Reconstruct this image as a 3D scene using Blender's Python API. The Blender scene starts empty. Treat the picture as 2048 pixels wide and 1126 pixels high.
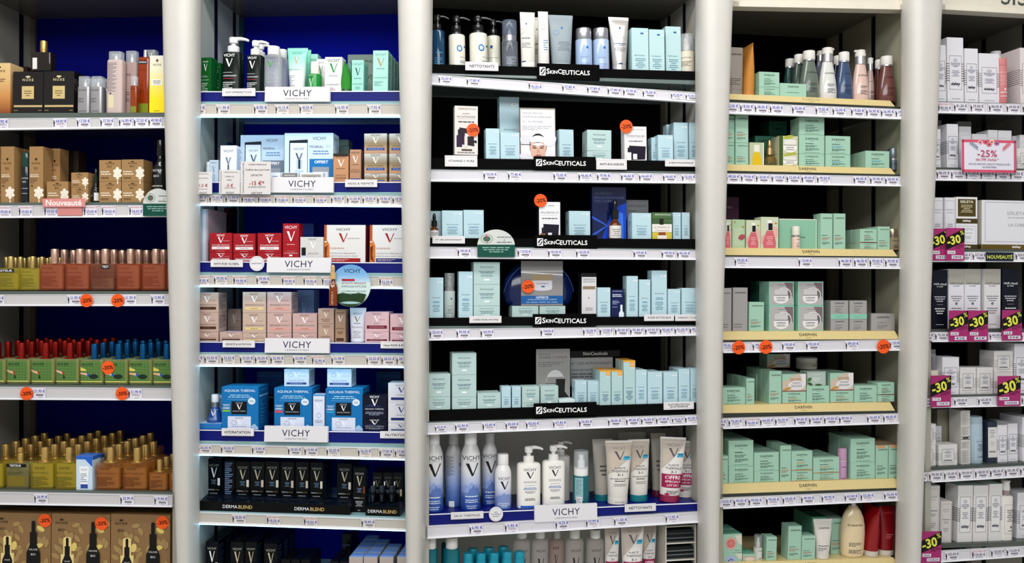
import bpy, math, random, re
from mathutils import Vector, Matrix
random.seed(7)
sc = bpy.context.scene
C = sc.collection
# ---------------------------------------------------------------- camera, world, lights, exposure
F = 1774.0; CX, CY = 1024.0, 563.0; HC = 1.45
cd = bpy.data.cameras.new('camera'); cam = bpy.data.objects.new('camera', cd); C.objects.link(cam)
cam.location = (0, 0, HC); cam.rotation_euler = (math.pi/2, 0, 0)
cd.sensor_width = 36; cd.lens = 36*F/2048; cd.clip_start = .05
sc.camera = cam
sc.view_settings.view_transform = 'Standard'; sc.view_settings.look = 'None'
sc.view_settings.exposure = 0.22; sc.view_settings.gamma = 1
w = bpy.data.worlds.new('world'); sc.world = w; w.use_nodes = True
w.node_tree.nodes['Background'].inputs[0].default_value = (1, .98, .95, 1)
w.node_tree.nodes['Background'].inputs[1].default_value = .42
def area(name, loc, target, sx, sy, power, col):
    l = bpy.data.lights.new(name, 'AREA'); l.shape = 'RECTANGLE'; l.size = sx; l.size_y = sy; l.energy = power; l.color = col
    o = bpy.data.objects.new(name, l); C.objects.link(o); o.location = loc
    o.rotation_euler = (Vector(target)-Vector(loc)).to_track_quat('-Z', 'Y').to_euler()
area('ceiling_light_near', (-.1, 1.15, 3.1), (-.1, 2.1, 1.5), 2.6, .22, 26, (1, .97, .93))
area('ceiling_light_rear', (0, -.9, 3.0), (0, 2.3, 1.35), 3.4, .8, 52, (.97, .98, 1))
# ---------------------------------------------------------------- materials
def lin(h):
    h = h.lstrip('#'); r = [int(h[i:i+2], 16)/255 for i in (0, 2, 4)]
    return tuple(c/12.92 if c <= .04045 else ((c+.055)/1.055)**2.4 for c in r)+(1,)
MATS = {}
def mat(k):
    """k: '#rrggbb' printed card, 'g' glossy plastic, 'm' metal, 's' satin, 'k' clear plastic, 'q' tinted glass, 'e' light, 'G' colour ramp, 'w' painted column"""
    if k in MATS: return MATS[k]
    m = bpy.data.materials.new('surface_'+k.replace('#', '').replace(':', '_')); m.use_nodes = True
    nt = m.node_tree; b = nt.nodes['Principled BSDF']; I = b.inputs
    t = k[0]; hx = k[k.index('#'):][:7]
    I['Base Color'].default_value = lin(hx); I['Roughness'].default_value = .42
    if t == '#':
        I['Specular IOR Level'].default_value = .22
    elif t == 'g': I['Roughness'].default_value = .12
    elif t == 'd': I['Roughness'].default_value = .9; I['Specular IOR Level'].default_value = .1
    elif t == 'b': I['Roughness'].default_value = .22; I['Specular IOR Level'].default_value = .16
    elif t == 'm': I['Metallic'].default_value = .82; I['Roughness'].default_value = .3
    elif t == 's': I['Roughness'].default_value = .3; I['Metallic'].default_value = .55
    elif t == 'k': I['Roughness'].default_value = .06; I['Alpha'].default_value = .3
    elif t == 'h': I['Roughness'].default_value = .1; I['Alpha'].default_value = .62
    elif t == 'q': I['Roughness'].default_value = .08; I['Transmission Weight'].default_value = .45
    elif t == 'e':
        I['Emission Color'].default_value = lin(hx); I['Emission Strength'].default_value = float(k.split(':')[2])
    elif t == 'G':
        cols = k.split('#')[1:]
        tc = nt.nodes.new('ShaderNodeTexCoord'); sp = nt.nodes.new('ShaderNodeSeparateXYZ'); cr = nt.nodes.new('ShaderNodeValToRGB')
        nt.links.new(tc.outputs['Generated'], sp.inputs[0]); nt.links.new(sp.outputs[2], cr.inputs[0]); nt.links.new(cr.outputs[0], I['Base Color'])
        e = cr.color_ramp.elements
        while len(e) < len(cols): e.new(.5)
        for i, c in enumerate(cols): e[i].position = i/(len(cols)-1); e[i].color = lin(c)
        I['Roughness'].default_value = .3
    if t in 'wKn':
        no = nt.nodes.new('ShaderNodeTexNoise'); no.inputs['Scale'].default_value = 35 if t == 'w' else 220; no.inputs['Detail'].default_value = 4
        tc = nt.nodes.new('ShaderNodeTexCoord'); nt.links.new(tc.outputs['Object'], no.inputs[0])
        mx = nt.nodes.new('ShaderNodeMix'); mx.data_type = 'RGBA'; c = lin(hx)
        mx.inputs[6].default_value = tuple(v*(.9 if t == 'w' else .8) for v in c[:3])+(1,); mx.inputs[7].default_value = c
        nt.links.new(no.outputs[0], mx.inputs[0]); nt.links.new(mx.outputs[2], I['Base Color'])
        bp = nt.nodes.new('ShaderNodeBump'); bp.inputs['Strength'].default_value = .06; nt.links.new(no.outputs[0], bp.inputs['Height']); nt.links.new(bp.outputs[0], I['Normal'])
        I['Roughness'].default_value = .38 if t == 'w' else (.6 if t == 'K' else .28)
    MATS[k] = m; return m
# ---------------------------------------------------------------- mesh builder
TXT = {}
_cu = bpy.data.curves.new('lettering', 'FONT'); _cu.size = 1; _cu.resolution_u = 2; _co = bpy.data.objects.new('lettering', _cu)
def text_mesh(s, bold=0, sp=1.0):
    if 'M' in s.upper(): bold = 0
    k = (s, bold, sp)
    if k not in TXT:
        _cu.body = s; _cu.offset = bold; _cu.space_character = sp
        m = _co.to_mesh()
        v = [(a.co[0], a.co[1]) for a in m.vertices]; f = [tuple(p.vertices) for p in m.polygons]
        _co.to_mesh_clear()
        if v:
            x0 = min(a[0] for a in v); x1 = max(a[0] for a in v); y0 = min(a[1] for a in v); y1 = max(a[1] for a in v)
        else: x0 = x1 = y0 = y1 = 0
        TXT[k] = (v, f, x0, x1, y0, y1)
    return TXT[k]
class M:
    def __init__(s): s.v = []; s.f = []; s.mi = []; s.sm = []; s.mats = []; s.lay = 0
    def m(s, k):
        if k not in s.mats: s.mats.append(k)
        return s.mats.index(k)
    def face(s, pts, k, sm=False):
        n = len(s.v); s.v += pts; s.f.append(tuple(range(n, n+len(pts)))); s.mi.append(s.m(k)); s.sm.append(sm)
    def box(s, x0, x1, y0, y1, z0, z1, k, ch=0):
        if not ch: ch = min(.0004, (x1-x0)*.1, (y1-y0)*.1, (z1-z0)*.1)
        def ring(i, z):
            a, b, c, d = x0+i, x1-i, y0+i, y1-i
            return [(a+ch, c, z), (b-ch, c, z), (b, c+ch, z), (b, d-ch, z), (b-ch, d, z), (a+ch, d, z), (a, d-ch, z), (a, c+ch, z)]
        s.rings([ring(ch, z0), ring(0, z0+ch), ring(0, z1-ch), ring(ch, z1)], k)
    def prism(s, P, k):
        """8 points: bottom 4 (counter-clockwise seen from above) then top 4"""
        n = len(s.v); s.v += P; i = s.m(k)
        for q in ((3, 2, 1, 0), (4, 5, 6, 7), (0, 1, 5, 4), (1, 2, 6, 5), (2, 3, 7, 6), (3, 0, 4, 7)):
            s.f.append(tuple(n+a for a in q)); s.mi.append(i); s.sm.append(False)
    def rings(s, R, k, sm=True, caps=True):
        n = len(s.v); N = len(R[0]); i = s.m(k)
        for r in R: s.v += r
        for a in range(len(R)-1):
            for b in range(N):
                c = (b+1) % N
                s.f.append((n+a*N+b, n+a*N+c, n+(a+1)*N+c, n+(a+1)*N+b)); s.mi.append(i); s.sm.append(sm)
        if caps:
            s.f.append(tuple(n+b for b in range(N-1, -1, -1))); s.mi.append(i); s.sm.append(sm)
            q = n+(len(R)-1)*N; s.f.append(tuple(q+b for b in range(N))); s.mi.append(i); s.sm.append(sm)
    def loft(s, S, k, cx=0, cy=0, N=28, e=2.0):
        """S: list of (z, half width, half depth[, exponent[, dx, dy]])"""
        R = []
        for q in S:
            z, a, b = q[:3]; ee = q[3] if len(q) > 3 else e; dx, dy = (q[4], q[5]) if len(q) > 5 else (0, 0)
            r = []
            for i in range(N):
                t = 2*math.pi*(i+.5)/N; c, n = math.cos(t), math.sin(t)
                r.append((cx+dx+a*math.copysign(abs(c)**(2/ee), c), cy+dy+b*math.copysign(abs(n)**(2/ee), n), z))
            R.append(r)
        s.rings(R, k)
    def tube(s, P, r, k, N=10):
        """a round bar through the points P"""
        R = []; P = [Vector(p) for p in P]
        for i, p in enumerate(P):
            t = (P[min(i+1, len(P)-1)]-P[max(i-1, 0)]).normalized()
            a = t.cross(Vector((0, 1, 0)))
            if a.length < .1: a = t.cross(Vector((1, 0, 0)))
            a.normalize(); b = t.cross(a); rr = r[i] if isinstance(r, list) else r
            R.append([tuple(p+a*math.cos(2*math.pi*j/N)*rr-b*math.sin(2*math.pi*j/N)*rr) for j in range(N)])
        s.rings(R, k)
    # ---- print on the front: design commands in fractions (x right, y down) of W x H
    def put(s, tris_pts, faces, k, surf, W, H):
        e = .00025+.00004*s.lay; s.lay += 1
        i = s.m(k); hw = getattr(surf, 'hw', None)
        if hw:      # curved body: cut the print fine enough to follow the surface, and stop it at the body's edge
            T = []; lim = max(.0022, W*.07)
            def cut(a, b, c, n=0):
                d = [(math.dist(a, b), a, b, c), (math.dist(b, c), b, c, a), (math.dist(c, a), c, a, b)]; d.sort(key=lambda q: -q[0]); L, u, v, w = d[0]
                if L < lim or n > 9: T.append((a, b, c)); return
                m = ((u[0]+v[0])/2, (u[1]+v[1])/2); cut(u, m, w, n+1); cut(m, v, w, n+1)
            for f in faces:
                for j in range(1, len(f)-1): cut(tris_pts[f[0]], tris_pts[f[j]], tris_pts[f[j+1]])
            for t in T:
                n = len(s.v)
                for x, z in t:
                    g = hw(z)*.97; x = max(-g, min(g, x)); s.v.append((x, surf(x, z)-e, z))
                s.f.append((n, n+1, n+2)); s.mi.append(i); s.sm.append(False)
            return
        n = len(s.v)
        for x, z in tris_pts: s.v.append((x, surf(x, z)-e, z))
        for f in faces: s.f.append(tuple(n+a for a in f)); s.mi.append(i); s.sm.append(False)
    def draw(s, D, W, H, surf=None, flat=None):
        flat = surf is None; surf = surf or (lambda x, z: 0.0)
        X = lambda x: (x-.5)*W
        Z = lambda y: (1-y)*H
        def rect(x0, y0, x1, y1, k):
            nx = 1 if flat else max(1, int(abs(x1-x0)*14)); nz = 1 if flat else max(1, int(abs(y1-y0)*10))
            P = [(X(x0+(x1-x0)*i/nx), Z(y0+(y1-y0)*j/nz)) for j in range(nz+1) for i in range(nx+1)]
            Fc = [((j+1)*(nx+1)+i, (j+1)*(nx+1)+i+1, j*(nx+1)+i+1, j*(nx+1)+i) for j in range(nz) for i in range(nx)]
            s.put(P, Fc, k, surf, W, H)
        def many(P, Fc, k): s.put(P, Fc, k, surf, W, H)
        for c in D:
            o = c[0]
            if o == 't':    # text, cx, cy, width, colour, [max height], [bold], [spacing]
                st, cx, cy, w, k = c[1:6]; mh = c[6] if len(c) > 6 else None; bo = c[7] if len(c) > 7 else 0; sp = c[8] if len(c) > 8 else 1
                v, f, x0, x1, y0, y1 = text_mesh(st, bo, sp)
                if not v: continue
                q = w*W/(x1-x0); qz = q
                if mh and (y1-y0)*q > mh*H: qz = mh*H/(y1-y0)
                mx, my = (x0+x1)/2, (y0+y1)/2
                many([(X(cx)+(a-mx)*q, Z(cy)+(b-my)*qz) for a, b in v], f, k)
            elif o == 'tr':  # rotated text: text, cx, cy, width, colour, angle, [bold]
                st, cx, cy, w, k, an = c[1:7]; v, f, x0, x1, y0, y1 = text_mesh(st, c[7] if len(c) > 7 else 0)
                q = w*W/(x1-x0); mx, my = (x0+x1)/2, (y0+y1)/2; ca, sa = math.cos(an), math.sin(an)
                many([(X(cx)+((a-mx)*ca-(b-my)*sa)*q, Z(cy)+((a-mx)*sa+(b-my)*ca)*q) for a, b in v], f, k)
            elif o == 'r': rect(*c[1:6])
            elif o == 'l':   # greeked lines: x0, x1, y0, y1, n, colour, [centred]
                x0, x1, y0, y1, n, k = c[1:7]; cen = len(c) > 7; th = (y1-y0)/n*.42; P = []; Fc = []
                rr = random.Random(int(x0*999+y0*7777+n))
                for i in range(n):
                    yy = y0+(y1-y0)*(i+.5)/n; L = (x1-x0)*(1 if i % 3 != 2 else .6)*(.75+.25*rr.random())
                    a = x0+((x1-x0)-L)/2 if cen else x0; b = a+L
                    while a < b-.004:
                        ww = min((x1-x0)*(.08+.16*rr.random()), b-a); m0 = len(P)
                        P += [(X(a), Z(yy+th/2)), (X(a+ww), Z(yy+th/2)), (X(a+ww), Z(yy-th/2)), (X(a), Z(yy-th/2))]; Fc.append((m0, m0+1, m0+2, m0+3))
                        a += ww+(x1-x0)*.03
                many(P, Fc, k)
            elif o == 'v':   # big V with one thick and one thin arm: cx, cy, w, h, colour
                cx, cy, w, h, k = c[1:6]
                P = [(-.5, -.5), (-.24, -.5), (.06, .32), (.0, .5), (-.04, .5), (.40, -.5), (.5, -.5), (.07, .5)]
                P = [(X(cx+a*w), Z(cy+b*h)) for a, b in P]
                many(P, [(0, 4, 3, 1), (3, 2, 1), (3, 7, 2), (2, 7, 6, 5)], k)
            elif o in 'ceo':  # ellipse cx, cy, rx, ry, colour, [angle]; o: ring with thickness
                cx, cy, rx, ry, k = c[1:6]; an = c[6] if len(c) > 6 and o == 'e' else 0; n = 24; ca, sa = math.cos(an), math.sin(an)
                if o == 'o':
                    th = c[6]; P = []
                    for i in range(n):
                        t = 2*math.pi*i/n
                        for g in (1, 1-th): P.append((X(cx)+rx*W*math.cos(t)*g, Z(cy)+ry*H*math.sin(t)*g))
                    many(P, [(2*i, (2*i+2) % (2*n), (2*i+3) % (2*n), 2*i+1) for i in range(n)], k)
                else:
                    P = [(0, 0)]
                    P += [(rx*W*math.cos(2*math.pi*i/n), ry*H*math.sin(2*math.pi*i/n)) for i in range(n)]
                    if o == 'e':   # leaf: pointed ends
                        P = [(0, 0)]+[(rx*W*math.copysign(abs(math.cos(2*math.pi*i/n)), math.cos(2*math.pi*i/n)), ry*H*math.sin(2*math.pi*i/n)*abs(math.sin(2*math.pi*i/n))**.6) for i in range(n)]
                    P = [(X(cx)+a*ca-b*sa, Z(cy)+a*sa+b*ca) for a, b in P]
                    many(P, [(0, i+1, (i+1) % n+1) for i in range(n)], k)
            elif o == 'p': many([(X(a), Z(b)) for a, b in c[1]], [tuple(range(len(c[1])-1, -1, -1))], c[2])
            elif o == 'f':   # frame x0,y0,x1,y1,colour, thickness (metres)
                x0, y0, x1, y1, k, th = c[1:7]; tx, ty = th/W, th/H
                lay = s.lay
                for q in ((x0, y0, x1, y0+ty), (x0, y1-ty, x1, y1), (x0, y0, x0+tx, y1), (x1-tx, y0, x1, y1)): rect(*q, k); s.lay = lay
                s.lay = lay+1
    def build(s, name, parent=None, ang=35):
        me = bpy.data.meshes.new(name); me.from_pydata(s.v, [], s.f)
        for k in s.mats: me.materials.append(mat(k))
        me.polygons.foreach_set('material_index', s.mi); me.polygons.foreach_set('use_smooth', s.sm)
        me.update(); me.set_sharp_from_angle(angle=math.radians(ang))
        o = bpy.data.objects.new(name, me); C.objects.link(o)
        if parent: o.parent = parent
        return o
# ---------------------------------------------------------------- planes of the shelving
XJ, Z0 = 831.0, 2.2
O = Vector(((XJ-CX)/F*Z0, Z0, 0))
def plane(k):
    zz = lambda x: Z0/(1+k*(x-XJ))
    a = Vector(((0-CX)/F*zz(0), zz(0), 0)); b = Vector(((2048-CX)/F*zz(2048), zz(2048), 0)); u = (b-a).normalized()
    return u, Vector((-u.y, u.x, 0))
PL = {'L': plane(4e-5), 'R': plane(-1e-4)}
BAYS = {  # plane, pixel x of the opening, depth, words
 'A': ('L', -75, 345, .33, 'far left bay'), 'B': ('L', 395, 812, .29, 'second bay'), 'C': ('R', 858, 1399, .27, 'middle bay'),
 'D': ('R', 1446, 1809, .40, 'fourth bay'), 'E': ('R', 1862, 2130, .40, 'far right bay')}
def cast(bay, x, y, d=0.0):
    """local coordinates (s along the bay, h up) where the sight line of pixel x, y meets the plane d behind the shelf fronts"""
    u, n = PL[BAYS[bay][0]]
    r = Vector(((x-CX)/F, 1, 0)); t = (O.dot(n)+d)/r.dot(n)
    p = r*t; return (p-O).dot(u), -(y-CY)/F*t+HC
def world(bay, s, d, h):
    u, n = PL[BAYS[bay][0]]; p = O+u*s+n*d; return (p.x, p.y, h)
def yaw(bay): u = PL[BAYS[bay][0]][0]; return math.atan2(u.y, u.x)
def local(bay, o, s=0, d=0, h=0, tilt=0, rz=0):
    o.location = world(bay, s, d, h); o.rotation_euler = (0, -tilt, yaw(bay)+rz)
    return o
# shelf rows: yL, yR of: where products stand, bottom of tray front / top of slab, top of rail, bottom of rail
ROWS = {
 'A': [(226, 225, 226, 225, 236, 234, 260, 256), (405, 404, 405, 404, 411, 410, 436, 434), (581, 581, 582, 582, 589, 588, 612, 612),
       (769, 771, 769, 771, 774, 777, 799, 801), (979, 984, 979, 984, 985, 991, 1009, 1014), (1165, 1175, 1165, 1175, 1175, 1185, 1200, 1210)],
 'B': [(183, 182, 203, 202, 208, 208, 232, 232), (364, 364, 385, 384, 389, 392, 409, 412), (523, 525, 544, 546, 550, 553, 572, 576),
       (683, 686, 704, 706, 709, 711, 731, 734), (859, 864, 881, 887, 889, 897, 909, 919), (1021, 1034, 1021, 1034, 1025, 1040, 1047, 1061), (1185, 1195, 1185, 1195, 1190, 1200, 1215, 1225)],
 'C': [(128, 143, 146, 161, 149, 185, 169, 206), (316, 322, 338, 343, 340, 348, 363, 367), (476, 478, 492, 498, 494, 501, 517, 520),
       (636, 633, 652, 650, 658, 653, 681, 671), (821, 806, 843, 828, 847, 830, 869, 849), (1028, 1005, 1051, 1021, 1053, 1025, 1077, 1045), (1205, 1180, 1205, 1180, 1215, 1190, 1235, 1210)],
 'D': [(185, 201, 198, 214, 204, 218.5, 227, 239), (327, 336, 341, 349, 346.5, 353, 367, 373), (495, 499, 510, 513, 513.6, 516, 536, 538),
       (663, 662, 680, 678, 685, 679, 706, 701), (811, 805, 826.5, 821, 837, 827, 858, 847), (970, 958, 988, 975, 997, 982, 1018, 1001), (1128, 1117, 1145, 1134, 1150, 1138, 1170, 1158)],
 'E': [(202, 207, 202, 207, 204, 208, 226, 229), (334, 337, 334, 337, 339, 341, 361, 363), (497, 499, 497, 499, 503.6, 504, 524, 524),
       (658, 657, 658, 657, 664, 665, 684, 683), (791, 788, 791, 788, 796, 791.5, 816, 812), (934, 925, 934, 925, 943, 933, 965, 954), (1089, 1083, 1089, 1083, 1104, 1094, 1126, 1113)]}
XREF = {'A': (0, 335), 'B': (395, 812), 'C': (860, 1398), 'D': (1440, 1810), 'E': (1862, 2048)}
def line(bay, row, i, s, d=0.0):
    """height at s of line i (0 base, 1 slab top, 2 rail top, 3 rail bottom) of a row"""
    a, b = XREF[bay]; q = ROWS[bay][row-1]
    s0, h0 = cast(bay, a, q[2*i], d); s1, h1 = cast(bay, b, q[2*i+1], d)
    return h0+(h1-h0)*(s-s0)/(s1-s0)
def slope(bay, row, i=0): return math.atan(line(bay, row, i, 1)-line(bay, row, i, 0))
# ---------------------------------------------------------------- naming
ORD = 'zeroth first second third fourth fifth sixth seventh eighth ninth tenth eleventh twelfth thirteenth fourteenth fifteenth sixteenth seventeenth eighteenth nineteenth twentieth'.split()
ROWN = {1: 'top shelf', 2: 'second shelf', 3: 'third shelf', 4: 'fourth shelf', 5: 'fifth shelf', 6: 'sixth shelf', 7: 'bottom shelf'}
THINGS = []
def thing(o, desc, cat, bay=None, row=None, s=0, fixed=False):
    o['category'] = cat; THINGS.append((o, desc, cat, bay, row, s, fixed)); return o
def nwords(t): return len(re.findall(r"[A-Za-z0-9À-ÿ']+", t))
def shorter(t):
    """keep a label within sixteen words once the place is added"""
    if nwords(t) > 8 and ' with ' in t:
        a, b = t.split(' with ', 1); t = a+(', '+b.split(', ', 1)[1] if ', ' in b else '')
    for w in ('small ', 'square ', 'tall ', 'pale ', 'white ', 'squeeze ', 'standing '):
        if nwords(t) > 8: t = t.replace(w, '', 1)
    return t
def finish_labels():
    by = {}
    for o, desc, cat, bay, row, s, fixed in THINGS:
        if fixed: o['label'] = desc; continue
        desc = shorter(desc); by.setdefault((re.sub(r'[0-9.,]+', '', desc), bay, row), []).append((o, desc, s))
    for (key, bay, row), L in by.items():
        L.sort(key=lambda t: t[2]); where = f"{ROWN[row]}, {BAYS[bay][4]}"
        for i, (o, desc, s) in enumerate(L):
            o['label'] = f"{desc}, {where}" if len(L) == 1 else f"{desc}, {ORD[i+1]} from left, {where}"
            if len(L) > 1: o['group'] = f"{' '.join(key.split())}, {where}"
            if nwords(o['label']) > 16: print('LONG', o['label'])
def structure(o): o['kind'] = 'structure'; return o
# ---------------------------------------------------------------- columns
COL = [  # left edge, right edge at y = 0, 563, 1126
 ('L', (-142, -136, -128), (-72, -76, -82)),
 ('L', (328, 341, 359), (397, 393, 391)), ('L', (796, 806, 813), (864, 857, 847)), ('R', (1396, 1397, 1403), (1463, 1445, 1433)), ('R', (1811, 1809, 1803), (1879, 1856, 1832))]
for i, (pl, L, R) in enumerate(COL):
    bay = 'A' if pl == 'L' else 'D'
    m = M(); S = []
    for k in range(-3, 16):
        y = k*94.0; t = (y-563)/563
        q = lambda v: v[1]+(v[2]-v[0])/2*t+((v[2]+v[0])/2-v[1])*min(t*t, 1.3)
        a, h = cast(bay, q(L), y, -.035); b, _ = cast(bay, q(R), y, -.035)
        S.append((h, (b-a)/2, .042, 2.6, (a+b)/2, 0))
    S.sort(); S.insert(0, (0.0,)+S[0][1:]); S.append((2.35,)+S[-1][1:])
    m.loft(S, 'w#cbc8c1', N=40)
    o = m.build('trim_%d' % (i+1)); local(bay, o, 0, -.03, 0); structure(o)
# ---------------------------------------------------------------- cabinets
DARK = {'A': '#060c78', 'B': '#0614a2', 'C': '#050505', 'D': '#070907', 'E': '#060606'}
SIDE = {'A': '#a19e90', 'B': '#aeb8b4', 'C': '#b5b2a8', 'D': '#a8a590', 'E': '#a8a59a'}
def wall(name, bay, P, k):
    m = M(); m.prism(P, k); o = m.build(name); local(bay, o); return structure(o)
def bx8(s0, s1, d0, d1, h0, h1): return [(s0, d0, h0), (s1, d0, h0), (s1, d1, h0), (s0, d1, h0), (s0, d0, h1), (s1, d0, h1), (s1, d1, h1), (s0, d1, h1)]
TOPY = {'A': 37, 'B': 32, 'C': 30, 'D': 76, 'E': 92}     # pixel row where the ceiling meets the back wall
for bay, (pl, xa, xb, dep, words_) in BAYS.items():
    sa, _ = cast(bay, xa, 563); sb, _ = cast(bay, xb, 563)
    if bay == 'A': sa = cast(bay, 66, 563, dep)[0]-.0; xa_back = 66
    if bay == 'D': sb = cast(bay, 1812, 563)[0]
    xm = (xa+xb)/2; top = cast(bay, xm, TOPY[bay], dep)[1]; bot = .45
    wall('wall_back', bay, bx8(sa-.02, sb+.02, dep, dep+.015, bot, top+.02), 'd'+DARK[bay])
    if bay == 'C':
        hh = line('C', 5, 3, 0)-.004
        m = M(); m.prism(bx8(sa, sb, dep-.006, dep-.0005, bot+.01, hh-.02), 'n#f2efe2'); o = m.build('wall_lining'); local(bay, o); o['kind'] = 'structure'
    for side, s0, s1, sg in (('wall_left', sa-.018, sa, 1), ('wall_right', sb, sb+.018, -1)):
        wall(side, bay, bx8(s0, s1, .0, dep, bot, top+.02), SIDE[bay])
        face = sa if sg == 1 else sb
        for fr in (.36, .8):       # dark slotted uprights let into the side panel
            m = M(); d0 = dep*fr; m.box(min(face, face+sg*.002), max(face, face+sg*.002), d0, d0+.018, bot+.01, top-.002, '#10131c')
            for j in range(46):
                hh = bot+.03+j*.03
                if hh < top-.04: m.box(min(face+sg*.002, face+sg*.0026), max(face+sg*.002, face+sg*.0026), d0+.006, d0+.012, hh, hh+.014, '#000000', .0001)
            o = m.build('slotted_upright'); local(bay, o)
            thing(o, f"dark slotted metal strip, {'front' if fr < .5 else 'back'} one on {'left' if sg == 1 else 'right'} side wall, {words_}", 'shelf support', fixed=True)
        # pale back corner post
        m = M(); m.box(min(face, face+sg*.012), max(face, face+sg*.012), dep-.012, dep-.001, bot+.01, top-.002, '#6b6455' if bay != 'B' else '#2c4a5c')
        o = m.build('corner_post'); local(bay, o); thing(o, f"narrow corner post at {'left' if sg == 1 else 'right'} rear of {words_}", 'shelf support', fixed=True)
    # cupboard soffit / fascia above
    d0 = 0 if bay in 'ABC' else -.012
    m = M(); m.prism(bx8(sa-.018, sb+.018, 0, dep, top, top+.03), 's#8d8878' if bay in 'AB' else '#77736a')
    o = m.build('ceiling'); local(bay, o); structure(o)
# overhead cupboards of the two right bays
for bay, ya, yb, xl, xr in (('D', 14, 19, 1463, 1812), ('E', 19, 27, 1876, 2130)):
    a, h0 = cast(bay, xl, ya, -.015); b, h1 = cast(bay, xr, yb+(6 if bay == 'E' else 0), -.015); a -= .03; b += .03
    dep = BAYS[bay][3]
    m = M(); P = bx8(a, b, -.012, .02, h0, 2.35); P[1] = (b, -.012, h1); P[2] = (b, .02, h1); m.prism(P, 'w#dcd6c6')
    for (q0, q1, z0, z1, dd) in ((a+.035, b-.035, .012, .3, .004),):
        # raised frame moulding round the panel
        for s0, s1, c0, c1 in ((a, b, .0, .014), (a, a+.05, .0, .3), (b-.05, b, .0, .3)):
            m.prism([(s0, -.018, h0+c0+(h1-h0)*(s0-a)/(b-a)), (s1, -.018, h0+c0+(h1-h0)*(s1-a)/(b-a)), (s1, -.012, h0+c0+(h1-h0)*(s1-a)/(b-a)), (s0, -.012, h0+c0+(h1-h0)*(s0-a)/(b-a)),
                     (s0, -.018, h0+c1+(h1-h0)*(s0-a)/(b-a)), (s1, -.018, h0+c1+(h1-h0)*(s1-a)/(b-a)), (s1, -.012, h0+c1+(h1-h0)*(s1-a)/(b-a)), (s0, -.012, h0+c1+(h1-h0)*(s0-a)/(b-a))], 'w#e2dccb')
    o = m.build('cupboard_front'); local(bay, o)
    thing(o, f"cream overhead cupboard front above the {BAYS[bay][4]}", 'cupboard', fixed=True)
    if bay == 'E':
        s0, hh = cast(bay, 2003, 6, -.014); s1, _ = cast(bay, 2130, 6, -.014)
        m = M(); m.draw([('t', 'SISLEY', .5, .5, 1, '#4a4a44')], (s1-s0), .045)
        o2 = m.build('lettering', o); o2.location = ((s0+s1)/2, -.0125, hh); o2['label'] = 'dark lettering'
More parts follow.
